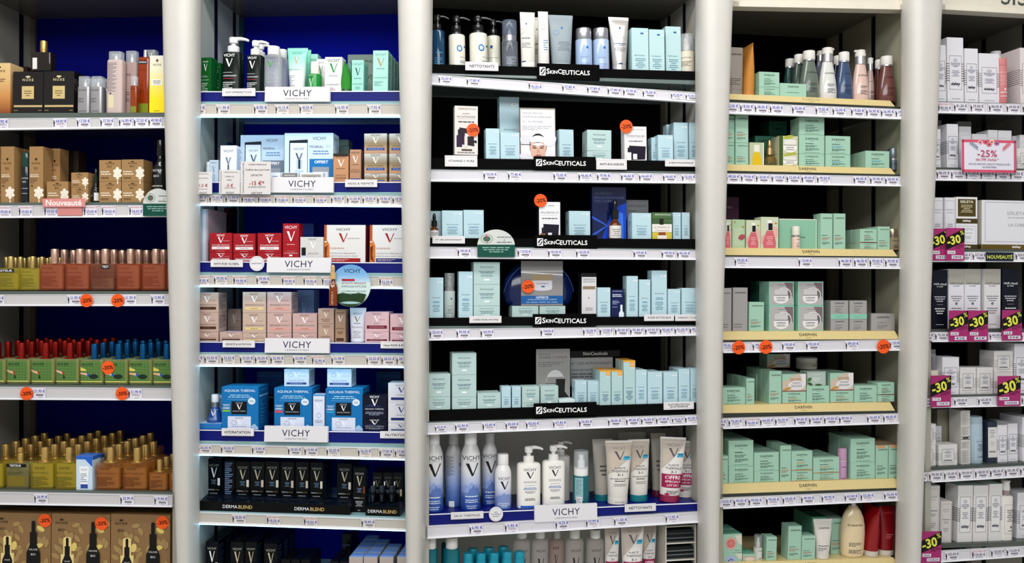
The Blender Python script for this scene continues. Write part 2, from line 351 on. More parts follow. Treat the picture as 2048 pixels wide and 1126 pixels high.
# ---------------------------------------------------------------- shelves with price rails
TRAYC = {'B': '#04106a', 'C': 'd#040404', 'D': 'n#dcc88c'}
TRAYW = {'B': 'navy blue display plinth with white lip', 'C': 'black display plinth', 'D': 'pale gold display plinth with sloping front'}
for bay, rows in ROWS.items():
    pl, xa, xb, dep, words_ = BAYS[bay]
    sa, _ = cast(bay, xa-4, 563); sb, _ = cast(bay, xb+4, 563)
    if bay == 'A': sa = cast(bay, 66, 563, dep)[0]-.0
    if bay in 'CD': sb = min(sb, cast(bay, xb, 563)[0]+.001)
    for r in range(1, len(rows)+1):
        L = lambda i, s, d=0.0: line(bay, r, i, s, d)
        m = M(); T = (lambda s: L(1, s)); thick = lambda s: max(.004, min(.011, L(1, s)-L(2, s)))
        P = [(sa, 0, T(sa)-thick(sa)), (sb, 0, T(sb)-thick(sb)), (sb, dep-.002, T(sb)-thick(sb)), (sa, dep-.002, T(sa)-thick(sa)),
             (sa, 0, T(sa)-.0002), (sb, 0, T(sb)-.0002), (sb, dep-.002, T(sb)-.0002), (sa, dep-.002, T(sa)-.0002)]
        m.prism(P, {'A': 'g#56605a', 'B': 'h#a8d0d0', 'C': 'h#7f8f8c', 'D': 'g#2a2f2a', 'E': 'h#59625c'}[bay])
        sh = m.build('glass_shelf'); local(bay, sh)
        thing(sh, f"glass shelf slab, {ROWN[r] if r < 7 else 'bottom one'} of the {words_}", 'shelf', fixed=True)
        # rail: price strip channel with white lips
        A = lambda i, s: L(i, s, -.012)
        m = M()
        def strip(lo, hi, d0, d1, k):
            m.prism([(sa, d0, lo(sa)), (sb, d0, lo(sb)), (sb, d1, lo(sb)), (sa, d1, lo(sa)), (sa, d0, hi(sa)), (sb, d0, hi(sb)), (sb, d1, hi(sb)), (sa, d1, hi(sa))], k)
        base = '#d2d0d6' if bay in 'CDE' else '#c8c6c6' if bay == 'A' else '#bdb8ae'
        strip(lambda s: A(3, s)+.004, lambda s: A(2, s)-.001, -.011, -.001, base)
        strip(lambda s: A(3, s), lambda s: A(3, s)+.004, -.0145, -.001, 'g#f4f5fa')
        strip(lambda s: A(2, s)-.0012, lambda s: A(2, s), -.0125, -.001, 'g#e6e6ea')
        o = m.build('price_rail', sh)
        if bay in 'B':      # LED strip behind the rail's lower lip
            m = M()
            strip(lambda s: A(3, s)-.0026, lambda s: A(3, s)-.0004, -.011, -.005, 'e:#8fdcff:6')
            m.build('light_strip', sh)
        if bay in 'BCD' and not (bay == 'B' and r >= 6) and not (bay == 'C' and r == 7):
            m = M(); dd = dep*.62
            t0 = sa+.006; t1 = sb-.006
            if bay == 'D':
                t1 = cast('D', {1: 1790, 2: 1791, 3: 1795, 4: 1799, 5: 1790, 6: 1801, 7: 1797}[r], 563)[0]
                B0 = lambda s: L(0, s); B1 = lambda s: L(1, s)
                m.prism([(t0, 0, B1(t0)), (t1, 0, B1(t1)), (t1, dd, B1(t1)), (t0, dd, B1(t0)), (t0, .010, B0(t0)), (t1-.008, .010, B0(t1)), (t1-.008, dd, B0(t1)), (t0, dd, B0(t0))], TRAYC[bay])
            else:
                B0 = lambda s: L(0, s); B1 = lambda s: L(1, s)
                blue = bay == 'B' or r == 6
                m.prism([(t0, 0, B1(t0)), (t1, 0, B1(t1)), (t1, dd, B1(t1)), (t0, dd, B1(t0)), (t0, 0, B0(t0)), (t1, 0, B0(t1)), (t1, dd, B0(t1)), (t0, dd, B0(t0))], TRAYC['B'] if blue else TRAYC[bay])
                if blue: m.prism([(t0, -.002, B0(t0)-.0022), (t1, -.002, B0(t1)-.0022), (t1, 0, B0(t1)-.0022), (t0, 0, B0(t0)-.0022), (t0, -.002, B0(t0)), (t1, -.002, B0(t1)), (t1, 0, B0(t1)), (t0, 0, B0(t0))], 'g#f0f4ff')
            o = m.build('display_plinth'); local(bay, o)
            thing(o, f"{TRAYW['B' if bay == 'C' and r == 6 else bay]} on the {ROWN[r] if r < 7 else 'bottom shelf'} of the {words_}", 'display stand', fixed=True)
            if bay == 'D':
                xs = {1: 1624, 2: 1617, 3: 1624, 4: 1618, 5: 1609, 6: 1618, 7: 1618}[r]
                s0, _ = cast(bay, xs-17, 563); s1, _ = cast(bay, xs+17, 563); sm_ = (s0+s1)/2; Wt = s1-s0; Ht = L(0, sm_)-L(1, sm_)
                m2 = M(); ink = '#2b2620' if r > 1 else '#a89868'
                m2.draw([('t', 'DARPHIN', .5, .42, 1, ink, .42, .012, 1.1), ('t', 'PARIS', .5, .82, .28, '#8d8058', .13)], Wt, Ht, surf=lambda x, z: .010*z/Ht)
                o2 = m2.build('lettering', o); o2.location = (sm_, 0, L(1, sm_)); o2.rotation_euler = (0, -slope(bay, r), 0); o2['label'] = 'dark printed brand lettering'
# ---------------------------------------------------------------- price labels in the rails
NUMW = 0
def price(bay, row, items):
    for it in items:
        x, txt = it[0], it[1]; new = len(it) > 2 and it[2] == 'N'; small = len(it) > 2 and it[2] == 's'
        ink = {'E': '#3b3d55'}.get(bay, '#3a48ae')
        if len(it) > 3: ink = it[3]
        s0, _ = cast(bay, x, 563, -.0125); s1, _ = cast(bay, x+29, 563, -.0125); W = s1-s0; s = (s0+s1)/2
        lo = line(bay, row, 3, s, -.0125)+.0042; hi = line(bay, row, 2, s, -.0125)-.0018
        if hi-lo < .012: continue
        H = (hi-lo); 
        if small: H *= .75; W *= .85
        m = M(); m.face([(-W/2, 0, 0), (W/2, 0, 0), (W/2, 0, H), (-W/2, 0, H)], '#e4e0e8' if bay != 'B' else '#d8d2cc')
        m.face([(W/2, .0006, 0), (-W/2, .0006, 0), (-W/2, .0006, H), (W/2, .0006, H)], '#e4e0e8')
        y = .55 if new else .28
        D = [('t', txt, .6, y, .74, ink, .34, .012, .95), ('r', .3, .46 if not new else .72, .97, .48 if not new else .735, '#9a96a4'),
             ('c', .12, .27, .03, .055, '#3a3836'), ('p', [(.08, .34), (.16, .34), (.185, .58), (.155, .6), (.16, .92), (.13, .92), (.12, .66), (.105, .92), (.07, .92), (.085, .6), (.05, .55)], '#3a3836'), ('p', [(.02, .12), (.035, .1), (.09, .34), (.07, .4)], '#3a3836')]
        if new: D += [('t', 'NOUVEAUTE', .55, .16, .86, '#b04a55', .26), ('l', .3, .9, .78, .94, 2, '#77757d')]
        else: D += ([('r', .36, .6, .86, .78, '#7d7a84')] if (int(x) % 3) else [('l', .3, .9, .52, .72, 2, '#6f6d78')])+[('r', .5, .88, .8, .92, '#8d8a94')]
        m.draw(D, W, H)
        o = m.build('price_label'); local(bay, o, s, -.0128, lo+(0 if not small else .002), slope(bay, row, 2))
        w_ = txt.replace('€', '').strip()
        thing(o, f"price label reading {w_} euro" + (' with red line' if new else ''), 'price label', bay, row, s)
# ---------------------------------------------------------------- round discount stickers, cards, signs
def sticker(bay, x, y, txt, d=-.018, r=12.8, rot=.12, where='', row=1):
    s, h = cast(bay, x, y, d); s1, _ = cast(bay, x+r, y, d); R = s1-s
    m = M()
    m.loft([(-.0004, R, R), (0, R, R)], '#f2591c', N=36)
    # lay it upright: swap axes
    m.v = [(a, c-.0, b) for a, b, c in m.v]; m.f = [tuple(reversed(f)) for f in m.f]; m.sm = [False]*len(m.sm)
    m2 = M(); m2.draw([('tr', txt, .5, .5, .82, '#2a0a05', rot, .014)], 2*R, 2*R)
    n = len(m.v); k = m.m('#2a0a05'); m.v += [(a, b-.0006, c-R) for a, b, c in m2.v]
    for f in m2.f: m.f.append(tuple(n+i for i in f)); m.mi.append(k); m.sm.append(False)
    o = m.build('discount_sticker'); local(bay, o, s, d, h)
    thing(o, f"round orange {txt.replace('-','minus ').replace('%',' percent')} sticker {where}".strip(), 'sticker', bay, row, s)
    return o
def card(bay, row, x0, x1, y0, y1, D, desc, col='#e4e2e4', d=-.010, th=.004, name='category_card', cat='sign', tilt=None, hook=False, shape=None, lean=0):
    s0, _ = cast(bay, x0, 563, d); s1, _ = cast(bay, x1, 563, d); xm = (x0+x1)/2
    sm_, lo = cast(bay, xm, y1, d); _, hi = cast(bay, xm, y0, d); W, H = s1-s0, hi-lo
    m = M()
    if shape == 'round':
        m.loft([(0, W/2, H/2), (th, W/2, H/2)], col, N=44); m.v = [(a, c, b+H/2) for a, b, c in m.v]; m.f = [tuple(reversed(f)) for f in m.f]; m.sm = [False]*len(m.sm)
    elif shape == 'arch':
        P = [(-W/2, 0), (W/2, 0), (W/2, H*.42)]+[(W/2*math.cos(math.pi*i/24), H*.42+H*.58*math.sin(math.pi*i/24)) for i in range(1, 24)]+[(-W/2, H*.42)]
        n = len(P); m.face([(a, 0, b) for a, b in P], col); m.face([(a, th, b) for a, b in reversed(P)], col)
        for i in range(n): a, b = P[i], P[(i+1) % n]; m.face([(b[0], 0, b[1]), (a[0], 0, a[1]), (a[0], th, a[1]), (b[0], th, b[1])], col)
    else: m.box(-W/2, W/2, 0, th, 0, H, col)
    m.draw(D, W, H)
    o = m.build(name); local(bay, o, sm_, d, lo, slope(bay, row, 0) if tilt is None else tilt)
    if lean: o.rotation_euler = (-lean, o.rotation_euler[1], o.rotation_euler[2])
    thing(o, desc, cat, bay, row, sm_)
    return o
def catcard(bay, row, x0, x1, y0, y1, txt, desc=None, lines=1, **k):
    D = [('f', .04, .14, .96, .86, '#b9b7bb', .0005)] if bay == 'C' and lines != 3 else [('r', .12, .13, .88, .15, '#8d8b92'), ('r', .12, .84, .88, .86, '#8d8b92')]
    if '\n' in txt:
        a, b = txt.split('\n'); D += [('t', a, .5, .36, .72, '#222226', .24, .012), ('t', b, .5, .64, .6, '#222226', .24, .012)]
    else: D += [('t', txt, .5, .5, min(.8, .075*len(txt)), '#1d1f2c', .36, .014)]
    return card(bay, row, x0, x1, y0, y1, D, desc or f"small white card reading {txt.replace(chr(10),' ')}", '#e2dfe0', **k)
def vsign(row, x0, x1, y0, y1, bay='B'):
    m = M(); d = -.0138
    s0, _ = cast(bay, x0, 563, d); s1, _ = cast(bay, x1, 563, d); sm_, lo = cast(bay, (x0+x1)/2, y1, d); _, hi = cast(bay, (x0+x1)/2, y0, d); W, H = s1-s0, hi-lo
    m.prism([(-W/2, 0, 0), (W/2, 0, 0), (W/2, .011, 0), (-W/2, .011, 0), (-W/2, .003, H), (W/2, .003, H), (W/2, .011, H), (-W/2, .011, H)], '#dcdadd')
    m.draw([('t', 'VICHY', .5, .43, .44, '#10163a', .5, .0, 1.08), ('t', 'LABORATOIRES', .5, .8, .36, '#4a4c60', .09, .01, 1.5)], W, H, surf=lambda x, z: .003*z/H)
    o = m.build('brand_sign'); local(bay, o, sm_, d, lo, slope(bay, row))
    thing(o, 'white wedge brand sign with navy letters', 'sign', bay, row, sm_)
def ssign(row, x0, x1, y0, y1):
    D = [('r', .03, .24, .125, .78, '#f2f2f4'), ('p', [(.04, .62), (.05, .45), (.075, .32), (.11, .28), (.118, .34), (.09, .38), (.075, .46), (.07, .55)], '#151515'), ('p', [(.115, .4), (.112, .55), (.09, .7), (.055, .74), (.04, .7), (.07, .66), (.09, .56), (.1, .45)], '#151515')]
    D += [('t', 'S', .165, .5, .05, '#f6f6f6', .56, .018), ('t', 'KIN', .255, .55, .115, '#f6f6f6', .42, .018), ('t', 'C', .353, .5, .064, '#f6f6f6', .58, .018), ('t', 'EUTICALS', .615, .55, .445, '#f6f6f6', .42, .018, 1.05)]
    card('C', row, x0, x1, y0, y1, [(('t',)+c[1:]) if c[0] == 't' else c for c in D], 'glossy black brand sign with white letters and swirl mark', 'd#030303', d=-.012, th=.010, name='brand_sign')
# ---------------------------------------------------------------- products
STY = {}
def sty(k, desc, col, D=(), side=None, name='cosmetic_box', cat='box', top=None): STY[k] = dict(desc=desc, col=col, D=list(D), side=side, name=name, cat=cat, top=top)
CUR = ['A', 1]
def at(bay, row): CUR[0] = bay; CUR[1] = row
def dmin(): return .014 if CUR[0] == 'D' else .008
def frame(x0, x1, yt, d, yb=None, h0=None):
    bay, row = CUR
    s0, _ = cast(bay, x0, 563, d); s1, _ = cast(bay, x1, 563, d); s = (s0+s1)/2; xm = (x0+x1)/2
    if h0 is None: h0 = cast(bay, xm, yb, d)[1] if yb is not None else line(bay, row, 0, s)
    return s, h0, s1-s0, cast(bay, xm, yt, d)[1]-h0
def carton(W, D, H, st):
    m = M(); m.box(-W/2, W/2, 0, D, 0, H, st['col'])
    if st['top']: m.face([(-W/2+.0006, .0006, H+.0002), (W/2-.0006, .0006, H+.0002), (W/2-.0006, D-.0006, H+.0002), (-W/2+.0006, D-.0006, H+.0002)], st['top'])
    m.draw(st['D'], W, H)
    if st['side'] is not None:     # print on both sides
        q = M(); q.draw(st['side'], D, H)
        for sg in (-1, 1):
            n = len(m.v)
            for a, b, c in q.v: m.v.append((sg*(W/2-b), D/2+sg*a, c))
            for f, i in zip(q.f, q.mi): m.f.append(tuple(n+j for j in f)); m.mi.append(m.m(q.mats[i])); m.sm.append(False)
    return m
def bx(x0, x1, yt, st, d=None, dep=.05, yb=None, rz=0, h0=None, n=1, tag='', hang=False, gap=.003):
    S = STY[st]; bay, row = CUR; d = dmin() if d is None else d
    s, h, W, H = frame(x0, x1, yt, d, yb, h0); W -= .0008
    if H < .004: print('LOW', CUR, x0, st, H); return None, h
    if rz: W = max(.01, (W-abs(math.sin(rz))*dep)/math.cos(rz))
    o = carton(W, dep, H, S).build(S['name'])
    local(bay, o, s, d, h, slope(bay, row) if h0 is None and yb is None else 0, rz)
    if rz > 0: pass
    thing(o, (tag+' ' if tag else '')+S['desc'], S['cat'], bay, row, s)
    for k in range(1, n):
        c = o.copy(); C.objects.link(c); local(bay, c, s, d+k*(dep+gap), h, slope(bay, row) if h0 is None and yb is None else 0, rz)
        thing(c, (tag+' ' if tag else '')+S['desc']+f", {ORD[k+1]} row back", S['cat'], bay, row, s)
    return o, h+H
def st(x0, x1, yts, sts, d=None, dep=.05, n=1, **k):
    h = None; tags = ['lower', 'upper'] if len(yts) == 2 else ['bottom', 'middle', 'top']
    for i, y in enumerate(yts):
        q = sts if isinstance(sts, str) else sts[i]
        if h is None: _, h = bx(x0, x1, y, q, d, dep, tag=tags[i]+' stacked', n=n, **k)
        else: _, h = bx(x0, x1, y, q, d, dep, h0=h+.0004, tag=tags[i]+' stacked', n=n, **k)
# profiles: (z, half-width factor)
PROF = {
 'cyl': [(0, .90), (.012, .98), (.03, 1), (.90, 1), (.955, .95), (.985, .80), (1, .6)],
 'pumpcyl': [(0, .93), (.01, 1), (.03, 1), (.95, 1), (.98, .94), (1, .7)],
 'taper': [(0, .88), (.015, .97), (.04, 1), (.25, 1), (.5, .9), (.75, .74), (.93, .6), (1, .55)],
 'belly': [(0, .80), (.015, .88), (.1, .95), (.45, 1), (.62, .97), (.78, .84), (.9, .62), (.97, .4), (1, .36)],
 'cone': [(0, .95), (.015, 1), (.06, 1), (.25, .9), (.6, .7), (.92, .52), (1, .45)],
 'can': [(0, .95), (.008, 1), (.78, 1), (.85, .96), (.92, .82), (.97, .68), (1, .62)],
 'straight': [(0, .97), (.01, 1), (.985, 1), (1, .97)],
 'serum': [(0, .92), (.02, 1), (.6, 1), (.72, .92), (.82, .7), (.9, .45), (1, .42)],
 'square': [(0, .94), (.015, .99), (.04, 1), (.93, 1), (.975, .985), (1, .94)],
}
def hollow(body, W, Dp, H, prof, e):
    pr = PROF[prof]
    def hw(z):
        t = min(1, max(0, z/H))
        for (a, p), (b, q) in zip(pr, pr[1:]):
            if t <= b: return p+(q-p)*(t-a)/max(b-a, 1e-6)
        return pr[-1][1]
    def surf(x, z):
        f = hw(z); t = min(.985, abs(x)/(W/2*f+1e-9)); return Dp/2-Dp/2*f*(1-t**e)**(1/e)
    surf.hw = lambda z: W/2*hw(z)
    return [(z*H, W/2*f, Dp/2*f, e) for z, f in pr], surf
def pump_mesh(r, H, col, dirx=1, ratio=1.0):
    """collar, stem and a lever nozzle; r: collar radius, H: full height"""
    m = M(); c = H*.42
    m.loft([(0, r, r), (.0008, r*1.02, r*1.02), (c*.9, r, r), (c, r*.86, r*.86)], col, N=24)
    m.loft([(c, r*.42, r*.42), (c+H*.22, r*.4, r*.4)], col, N=16)
    z = c+H*.2
    m.loft([(z, r*.72, r*.72), (z+H*.22, r*.78, r*.78), (H*.98, r*.7, r*.7), (H, r*.5, r*.5)], col, N=20)
    q = dirx; m.tube([(0, 0, H*.9), (q*r*1.3, 0, H*.92), (q*r*2.2, 0, H*.86), (q*r*2.7, 0, H*.78)], [r*.36, r*.32, r*.25, r*.2], col)
    return m
def dup(root, bay, s, d, h, tilt):
    c = root.copy(); C.objects.link(c); local(bay, c, s, d, h, tilt)
    for ch in list(root.children):
        k = ch.copy(); C.objects.link(k); k.parent = c
        for g in ch.children:
            x = g.copy(); C.objects.link(x); x.parent = k
    return c
def bot(x0, x1, yb_, yc, st, kind='cap', prof='cyl', e=2.0, dr=1.0, d=None, capw=.62, capcol='#f2f2f0', collar=None, yb=None, h0=None, dirx=1, liq=None, n=1, pitch=0, rz=0, desc=None, clear=None):
    """a bottle: body up to pixel row yb_, closure up to yc"""
    S = STY[st]; bay, row = CUR; d = dmin() if d is None else d
    s, h, W, H = frame(x0, x1, yb_, d, yb, h0); _, _, _, HT = frame(x0, x1, yc, d, yb, h0); Dp = W*dr; hc = HT-H
    root = bpy.data.objects.new(S['name'], None); C.objects.link(root)
    L, surf = hollow(None, W, Dp, H, prof, e)
    m = M(); m.loft(L, S['col'], cy=Dp/2, N=32, e=e); m.draw(S['D'], W, H, surf=surf); b = m.build('body', root)
    if liq:    # thick glass base and the liquid level seen through the front
        m = M(); m.loft([(H*.07, W*.445, Dp*.41, e), (H*liq[1], W*.445, Dp*.41, e)], liq[0], cy=Dp/2, N=24); m.build('liquid', root)
    r = W/2*capw
    if collar:
        m = M(); ch = min(hc*.3, .006) if len(collar) < 9 or ':' not in collar else hc*float(collar.split(':')[1])
        cc = collar.split(':')[0]; rr_ = r*.96; rd_ = rr_
        if cc[0] == 'P': cc = cc[1:]; ch = .0014; rr_ = r*1.9; rd_ = min(r*1.5, Dp*.46)    # a wide pressed plate under the cap
        m.loft([(0, rr_, rd_), (ch, rr_, rd_)], cc, N=24)
        q = m.build('collar', root); q.location = (0, Dp/2, H-.0002)
    else: ch = 0
    if kind == 'cap':
        m = M(); m.loft([(0, r, r), (.0008, r*1.02, r*1.02), ((hc-ch)*.9, r, r), ((hc-ch)*.98, r*.93, r*.93), (hc-ch, r*.8, r*.8)], capcol, N=24); q = m.build('cap', root)
    elif kind == 'pump': m = pump_mesh(r, hc-ch, capcol, dirx); q = m.build('pump', root)
    elif kind == 'flatpump':
        m = M(); z = hc-ch; m.loft([(0, r, r), (z*.5, r, r), (z*.52, r*.9, r*.9), (z*.92, r*.95, r*.95), (z, r*.8, r*.8)], capcol, N=24)
        m.tube([(0, 0, z*.8), (dirx*r*1.25, 0, z*.85)], [r*.4, r*.2], capcol); q = m.build('pump', root)
    elif kind == 'clear':
        m = M(); z = hc-ch; m.loft([(0, r*.5, r*.5), (z*.45, r*.5, r*.5), (z*.46, r*.32, r*.32), (z*.75, r*.36, r*.36), (z*.78, r*.2, r*.2)], capcol, N=20); q = m.build('spray_nozzle', root)
        m = M(); m.loft([(0, r, r*min(1, dr*1.0)), (z*.97, r, r*dr), (z, r*.96, r*dr*.96)], clear or 'k#dfe6ea', N=28, e=e); q2 = m.build('clear_cap', root); q2.location = (0, Dp/2, H+ch)
    elif kind == 'dropper':
        m = M(); z = hc-ch; m.loft([(0, r, r), (z*.45, r*.96, r*.96), (z*.48, r*.5, r*.5), (z*.6, r*.62, r*.62), (z*.85, r*.55, r*.55), (z*.97, r*.36, r*.36), (z, r*.1, r*.1)], capcol, N=24); q = m.build('dropper', root)
    q.location = (0, Dp/2, H+ch-.0003)
    tilt = slope(bay, row) if h0 is None and yb is None else 0
    local(bay, root, s, d, h, tilt, rz); thing(root, desc or S['desc'], S['cat'], bay, row, s)
    if desc: pass
    for k in range(1, n):
        c = dup(root, bay, s, d+k*(pitch or Dp+.003), h, tilt); thing(c, (desc or S['desc'])+f", {ORD[k+1]} row back", S['cat'], bay, row, s)
    return root
def tub(x0, x1, yt, st, ycap=None, capcol='#f0f0ee', d=None, dr=.62, low=.74, rz=0, tilt=None, d2=0, h0=None, sideon=False, crimp=.06):
    """a squeeze tube standing on its cap: flat crimped end on top"""
    S = STY[st]; bay, row = CUR; d = dmin() if d is None else d
    s, h, W, H = frame(x0, x1, yt, d, None, h0)
    if sideon: Dp = W; W = W*1.9
    else: Dp = W*dr
    hc = H*.11
    if ycap: hc = frame(x0, x1, ycap, d, None, h0)[3]
    root = bpy.data.objects.new(S['name'], None); C.objects.link(root)
    lw = low if not sideon else .55
    sec = [(0, lw, .97), (.03, lw, 1), (.25, lw+(1-lw)*.2, .95), (.5, lw+(1-lw)*.45, .78), (.75, lw+(1-lw)*.72, .48), (.92, lw+(1-lw)*.92, .16), (1-crimp, 1, .05), (1, 1, .045)]
    L = [(hc+z*(H-hc), W/2*a, Dp/2*b, 2.0+1.2*z) for z, a, b in sec]
    def sec_at(z):
        z = min(L[-1][0], max(L[0][0], z))
        for p, q in zip(L, L[1:]):
            if z <= q[0]:
                t = (z-p[0])/(q[0]-p[0]); return [p[j]+(q[j]-p[j])*t for j in (1, 2, 3)]
        return L[-1][1:4]
    def surf(x, z):
        a, b, ee = sec_at(z); return Dp/2-b*(1-min(.985, abs(x)/a)**ee)**(1/ee)
    surf.hw = lambda z: sec_at(z)[0]
    m = M(); m.loft(L, S['col'], cy=Dp/2, N=32)
    m.draw(S['D'], W, H, surf=surf)
    m.build('body', root, ang=60)
    m = M(); r = W/2*lw*1.01; rd = Dp/2*.98; m.loft([(0, r*.93, rd*.93), (.001, r, rd), (hc*.96, r, rd), (hc, r*.97, rd*.97)], capcol, cy=Dp/2, N=28); m.build('cap', root)
    if sideon:
        for ch in root.children: ch.rotation_euler = (0, 0, math.pi/2); ch.location = (Dp/2, Dp/2+0.0, 0)
    local(bay, root, s, d, h, (slope(bay, row) if tilt is None else tilt), rz)
    thing(root, S['desc'], S['cat'], bay, row, s); return root
def jar(x0, x1, yt, ym, yb, st, d, capcol='#e8e4dc', h0=None):
    S = STY[st]; bay, row = CUR; s, h, W, H = frame(x0, x1, ym, d, yb, h0); HT = frame(x0, x1, yt, d, yb, h0)[3]
    root = bpy.data.objects.new(S['name'], None); C.objects.link(root)
    m = M(); m.loft([(0, W*.42, W*.42), (H*.1, W*.48, W*.48), (H*.8, W*.5, W*.5), (H, W*.46, W*.46)], S['col'], cy=W/2); m.draw(S['D'], W, H, surf=lambda x, z: W/2-math.sqrt(max(.0001*W*W, (W*.5)**2-x*x))); m.build('body', root)
    m = M(); m.loft([(0, W*.47, W*.47), (.001, W*.49, W*.49), ((HT-H)*.8, W*.49, W*.49), (HT-H, W*.4, W*.4)], capcol, cy=W/2); q = m.build('lid', root); q.location = (0, 0, H)
    local(bay, root, s, d, h); thing(root, S['desc'], S['cat'], bay, row, s); return root
# ---------------------------------------------------------------- printed designs
def nuxe(c, y=.2, w=.55, h=.1): return [('e', .5, y-.075, .09, .022, c), ('r', .485, y-.07, .515, y-.035, c), ('t', 'NUXE', .5, y, w, c, h, .01, 1.35)]
def tree(x, y, w, h, c='#efe6d4'):
    D = [('p', [(x-.06*w, y+.5*h), (x-.02*w, y+.1*h), (x+.03*w, y+.1*h), (x+.08*w, y+.5*h)], c)]
    for i in range(13):
        a = i*.52; r = .3 if i % 2 else .18; D.append(('e', x+w*r*math.cos(a)*1.2, y-h*.12+h*.28*math.sin(a)*(r/.3), .16*w, .1*h, c, -a))
    return D+[('e', x, y-h*.12, .2*w, .14*h, c)]
def kraft(y=.3, tall=True): 
    b = '#2c2117'
    if tall: return nuxe(b, .3, .62, .03)+[('t', 'BIO', .5, .385, .3, b, .035), ('r', .4, .42, .6, .423, b), ('l', .08, .8, .49, .55, 2, '#f2e6d0'), ('l', .08, .6, .56, .66, 3, '#5c4630'), ('c', .2, .7, .09, .022, '#6b5238')]+tree(.72, .86, .75, .3)
    return nuxe(b, .17, .38, .08)+[('t', 'BIO', .48, .31, .2, b, .08), ('l', .08, .6, .5, .72, 2, '#f2e6d0'), ('l', .08, .5, .78, .9, 2, '#4a3826')]+tree(.85, .72, .42, .8)
def vichy(ink='#22243c', vc='#c8ccd8', sub=None, bar=None, body='#55586c', y=.13, w=.56):
    D = [('t', 'VICHY', .5, y, w, ink, .12, .004), ('v', .5, y+.26, .3, .28, vc), ('l', .56, .9, y+.24, y+.32, 2, body)]
    if sub: D += [('t', sub, .5, y+.5, .8, ink, .07)]
    if bar: D += [('r', .08, y+.58, .92, y+.68, bar), ('l', .14, .86, y+.6, y+.66, 2, '#e8e6e8', 1)]
    return D+[('l', .3, .7, .9, .94, 1, body, 1)]
def vtall(ink, vc, body, name=None): return [('t', 'VICHY', .5, .1, .68, ink, .09, .004), ('v', .5, .27, .42, .22, vc), ('l', .2, .8, .42, .52, 3, body, 1)]+([('t', name, .5, .66, .86, ink, .05)] if name else [])+[('l', .18, .82, .73, .84, 4, body, 1), ('l', .35, .65, .9, .93, 1, body, 1)]
def skin(w='#3d5a68', tag=True, y=.5): 
    D = [('t', 'SkinCeuticals', .5, y, .58, w, .035), ('l', .25, .75, y+.08, y+.14, 2, '#2f6f96', 1), ('l', .22, .78, y+.17, y+.36, 5, '#5c8494', 1)]
    if tag: D += [('r', .6, .1, .92, .135, '#f4fbfc'), ('l', .65, .87, .105, .13, 1, '#5a7a88')]
    return D
def skinlow(): return [('t', 'SkinCeuticals', .5, .22, .5, '#3d5a68', .07), ('l', .2, .8, .4, .52, 2, '#355a6c', 1), ('l', .25, .75, .56, .66, 2, '#5c8494', 1), ('r', .4, .76, .6, .83, '#f0f8f8')]
def darp(sq=True, w=.5, sub='#b0583a', x=.5):
    if sq: return [('t', 'DARPHIN', x, .2, w, '#14281f', .11, .014, 1.15), ('r', x-.1, .3, x+.1, .31, '#4a8068'), ('l', .25, .62, .42, .5, 1, '#14281f'), ('l', .25, .72, .54, .66, 2, sub), ('l', .25, .8, .7, .84, 3, '#1f4436'), ('r', .2, .93, .8, .945, '#4a8068')]
    return [('t', 'DARPHIN', .55, .13, .74, '#14281f', .05, .014, 1.1), ('l', .1, .7, .6, .64, 1, '#14281f'), ('l', .1, .85, .67, .76, 3, sub), ('l', .1, .8, .8, .88, 3, '#1f4436')]
def sis(lines=True, x0=.12, x1=.88, y0=.28, y1=.8, stripes=(.4, .66), n=8, curved=False):
    k = '#3a3f4c'; D = []
    if stripes:
        for i in range(n):
            y = stripes[0]+(stripes[1]-stripes[0])*i/(n-1); D.append(('r', 0, y, x0, y+.009, '#20242e')); D.append(('r', x1, y, 1, y+.009, '#20242e'))
    D += [('f', x0, y0, x1, y1, k, .0006), ('c', .5, y0+(y1-y0)*.13, .13, (y1-y0)*.05, '#b9bcc4'), ('l', x0+.08, x1-.08, y0+(y1-y0)*.2, y0+(y1-y0)*.34, 3, '#7c8090', 1), ('l', x0+.12, x1-.12, y0+(y1-y0)*.42, y0+(y1-y0)*.62, 4, '#8f93a0', 1), ('t', 'sisley', .5, y0+(y1-y0)*.84, (x1-x0)*.72, '#2a2f3c', (y1-y0)*.12, .03), ('l', .2, .8, .93, .95, 1, '#9a9da8', 1)]
    return D
def sside(n=8, a=.4, b=.66): return [('r', 0, a+(b-a)*i/(n-1), 1, a+(b-a)*i/(n-1)+.009, '#20242e') for i in range(n)]
def jarpic(cx, cy, w, h, lid, body, txt='#222222', name=True):
    D = [('c', cx, cy+.16*h, .5*w, .34*h, body), ('r', cx-.5*w, cy-.05*h, cx+.5*w, cy+.2*h, body), ('r', cx-.45*w, cy-.42*h, cx+.45*w, cy-.08*h, lid), ('c', cx, cy-.42*h, .45*w, .08*h, lid), ('r', cx-.47*w, cy-.09*h, cx+.47*w, cy-.05*h, '#4a4c50')]
    if name: D += [('t', 'DARPHIN', cx, cy+.1*h, .6*w, txt, .06, .014), ('l', cx-.35*w, cx+.35*w, cy+.2*h, cy+.34*h, 2, '#5a5c62', 1)]
    return D
def bottlepic(cx, y0, y1, w, cap, body, lab=None, dark='#111111'):
    h = y1-y0
    D = [('r', cx-.14*w, y0, cx+.14*w, y0+.18*h, dark), ('c', cx, y0, .14*w, .03*h, dark), ('r', cx-.26*w, y0+.16*h, cx+.26*w, y0+.36*h, cap), ('p', [(cx-.22*w, y0+.35*h), (cx+.22*w, y0+.35*h), (cx+.5*w, y0+.5*h), (cx+.5*w, y1), (cx-.5*w, y1), (cx-.5*w, y0+.5*h)], body)]
    if lab: D += [('r', cx-.48*w, y0+.62*h, cx+.48*w, y1, lab), ('l', cx-.4*w, cx+.4*w, y0+.68*h, y0+.9*h, 4, '#777777', 1)]
    return D
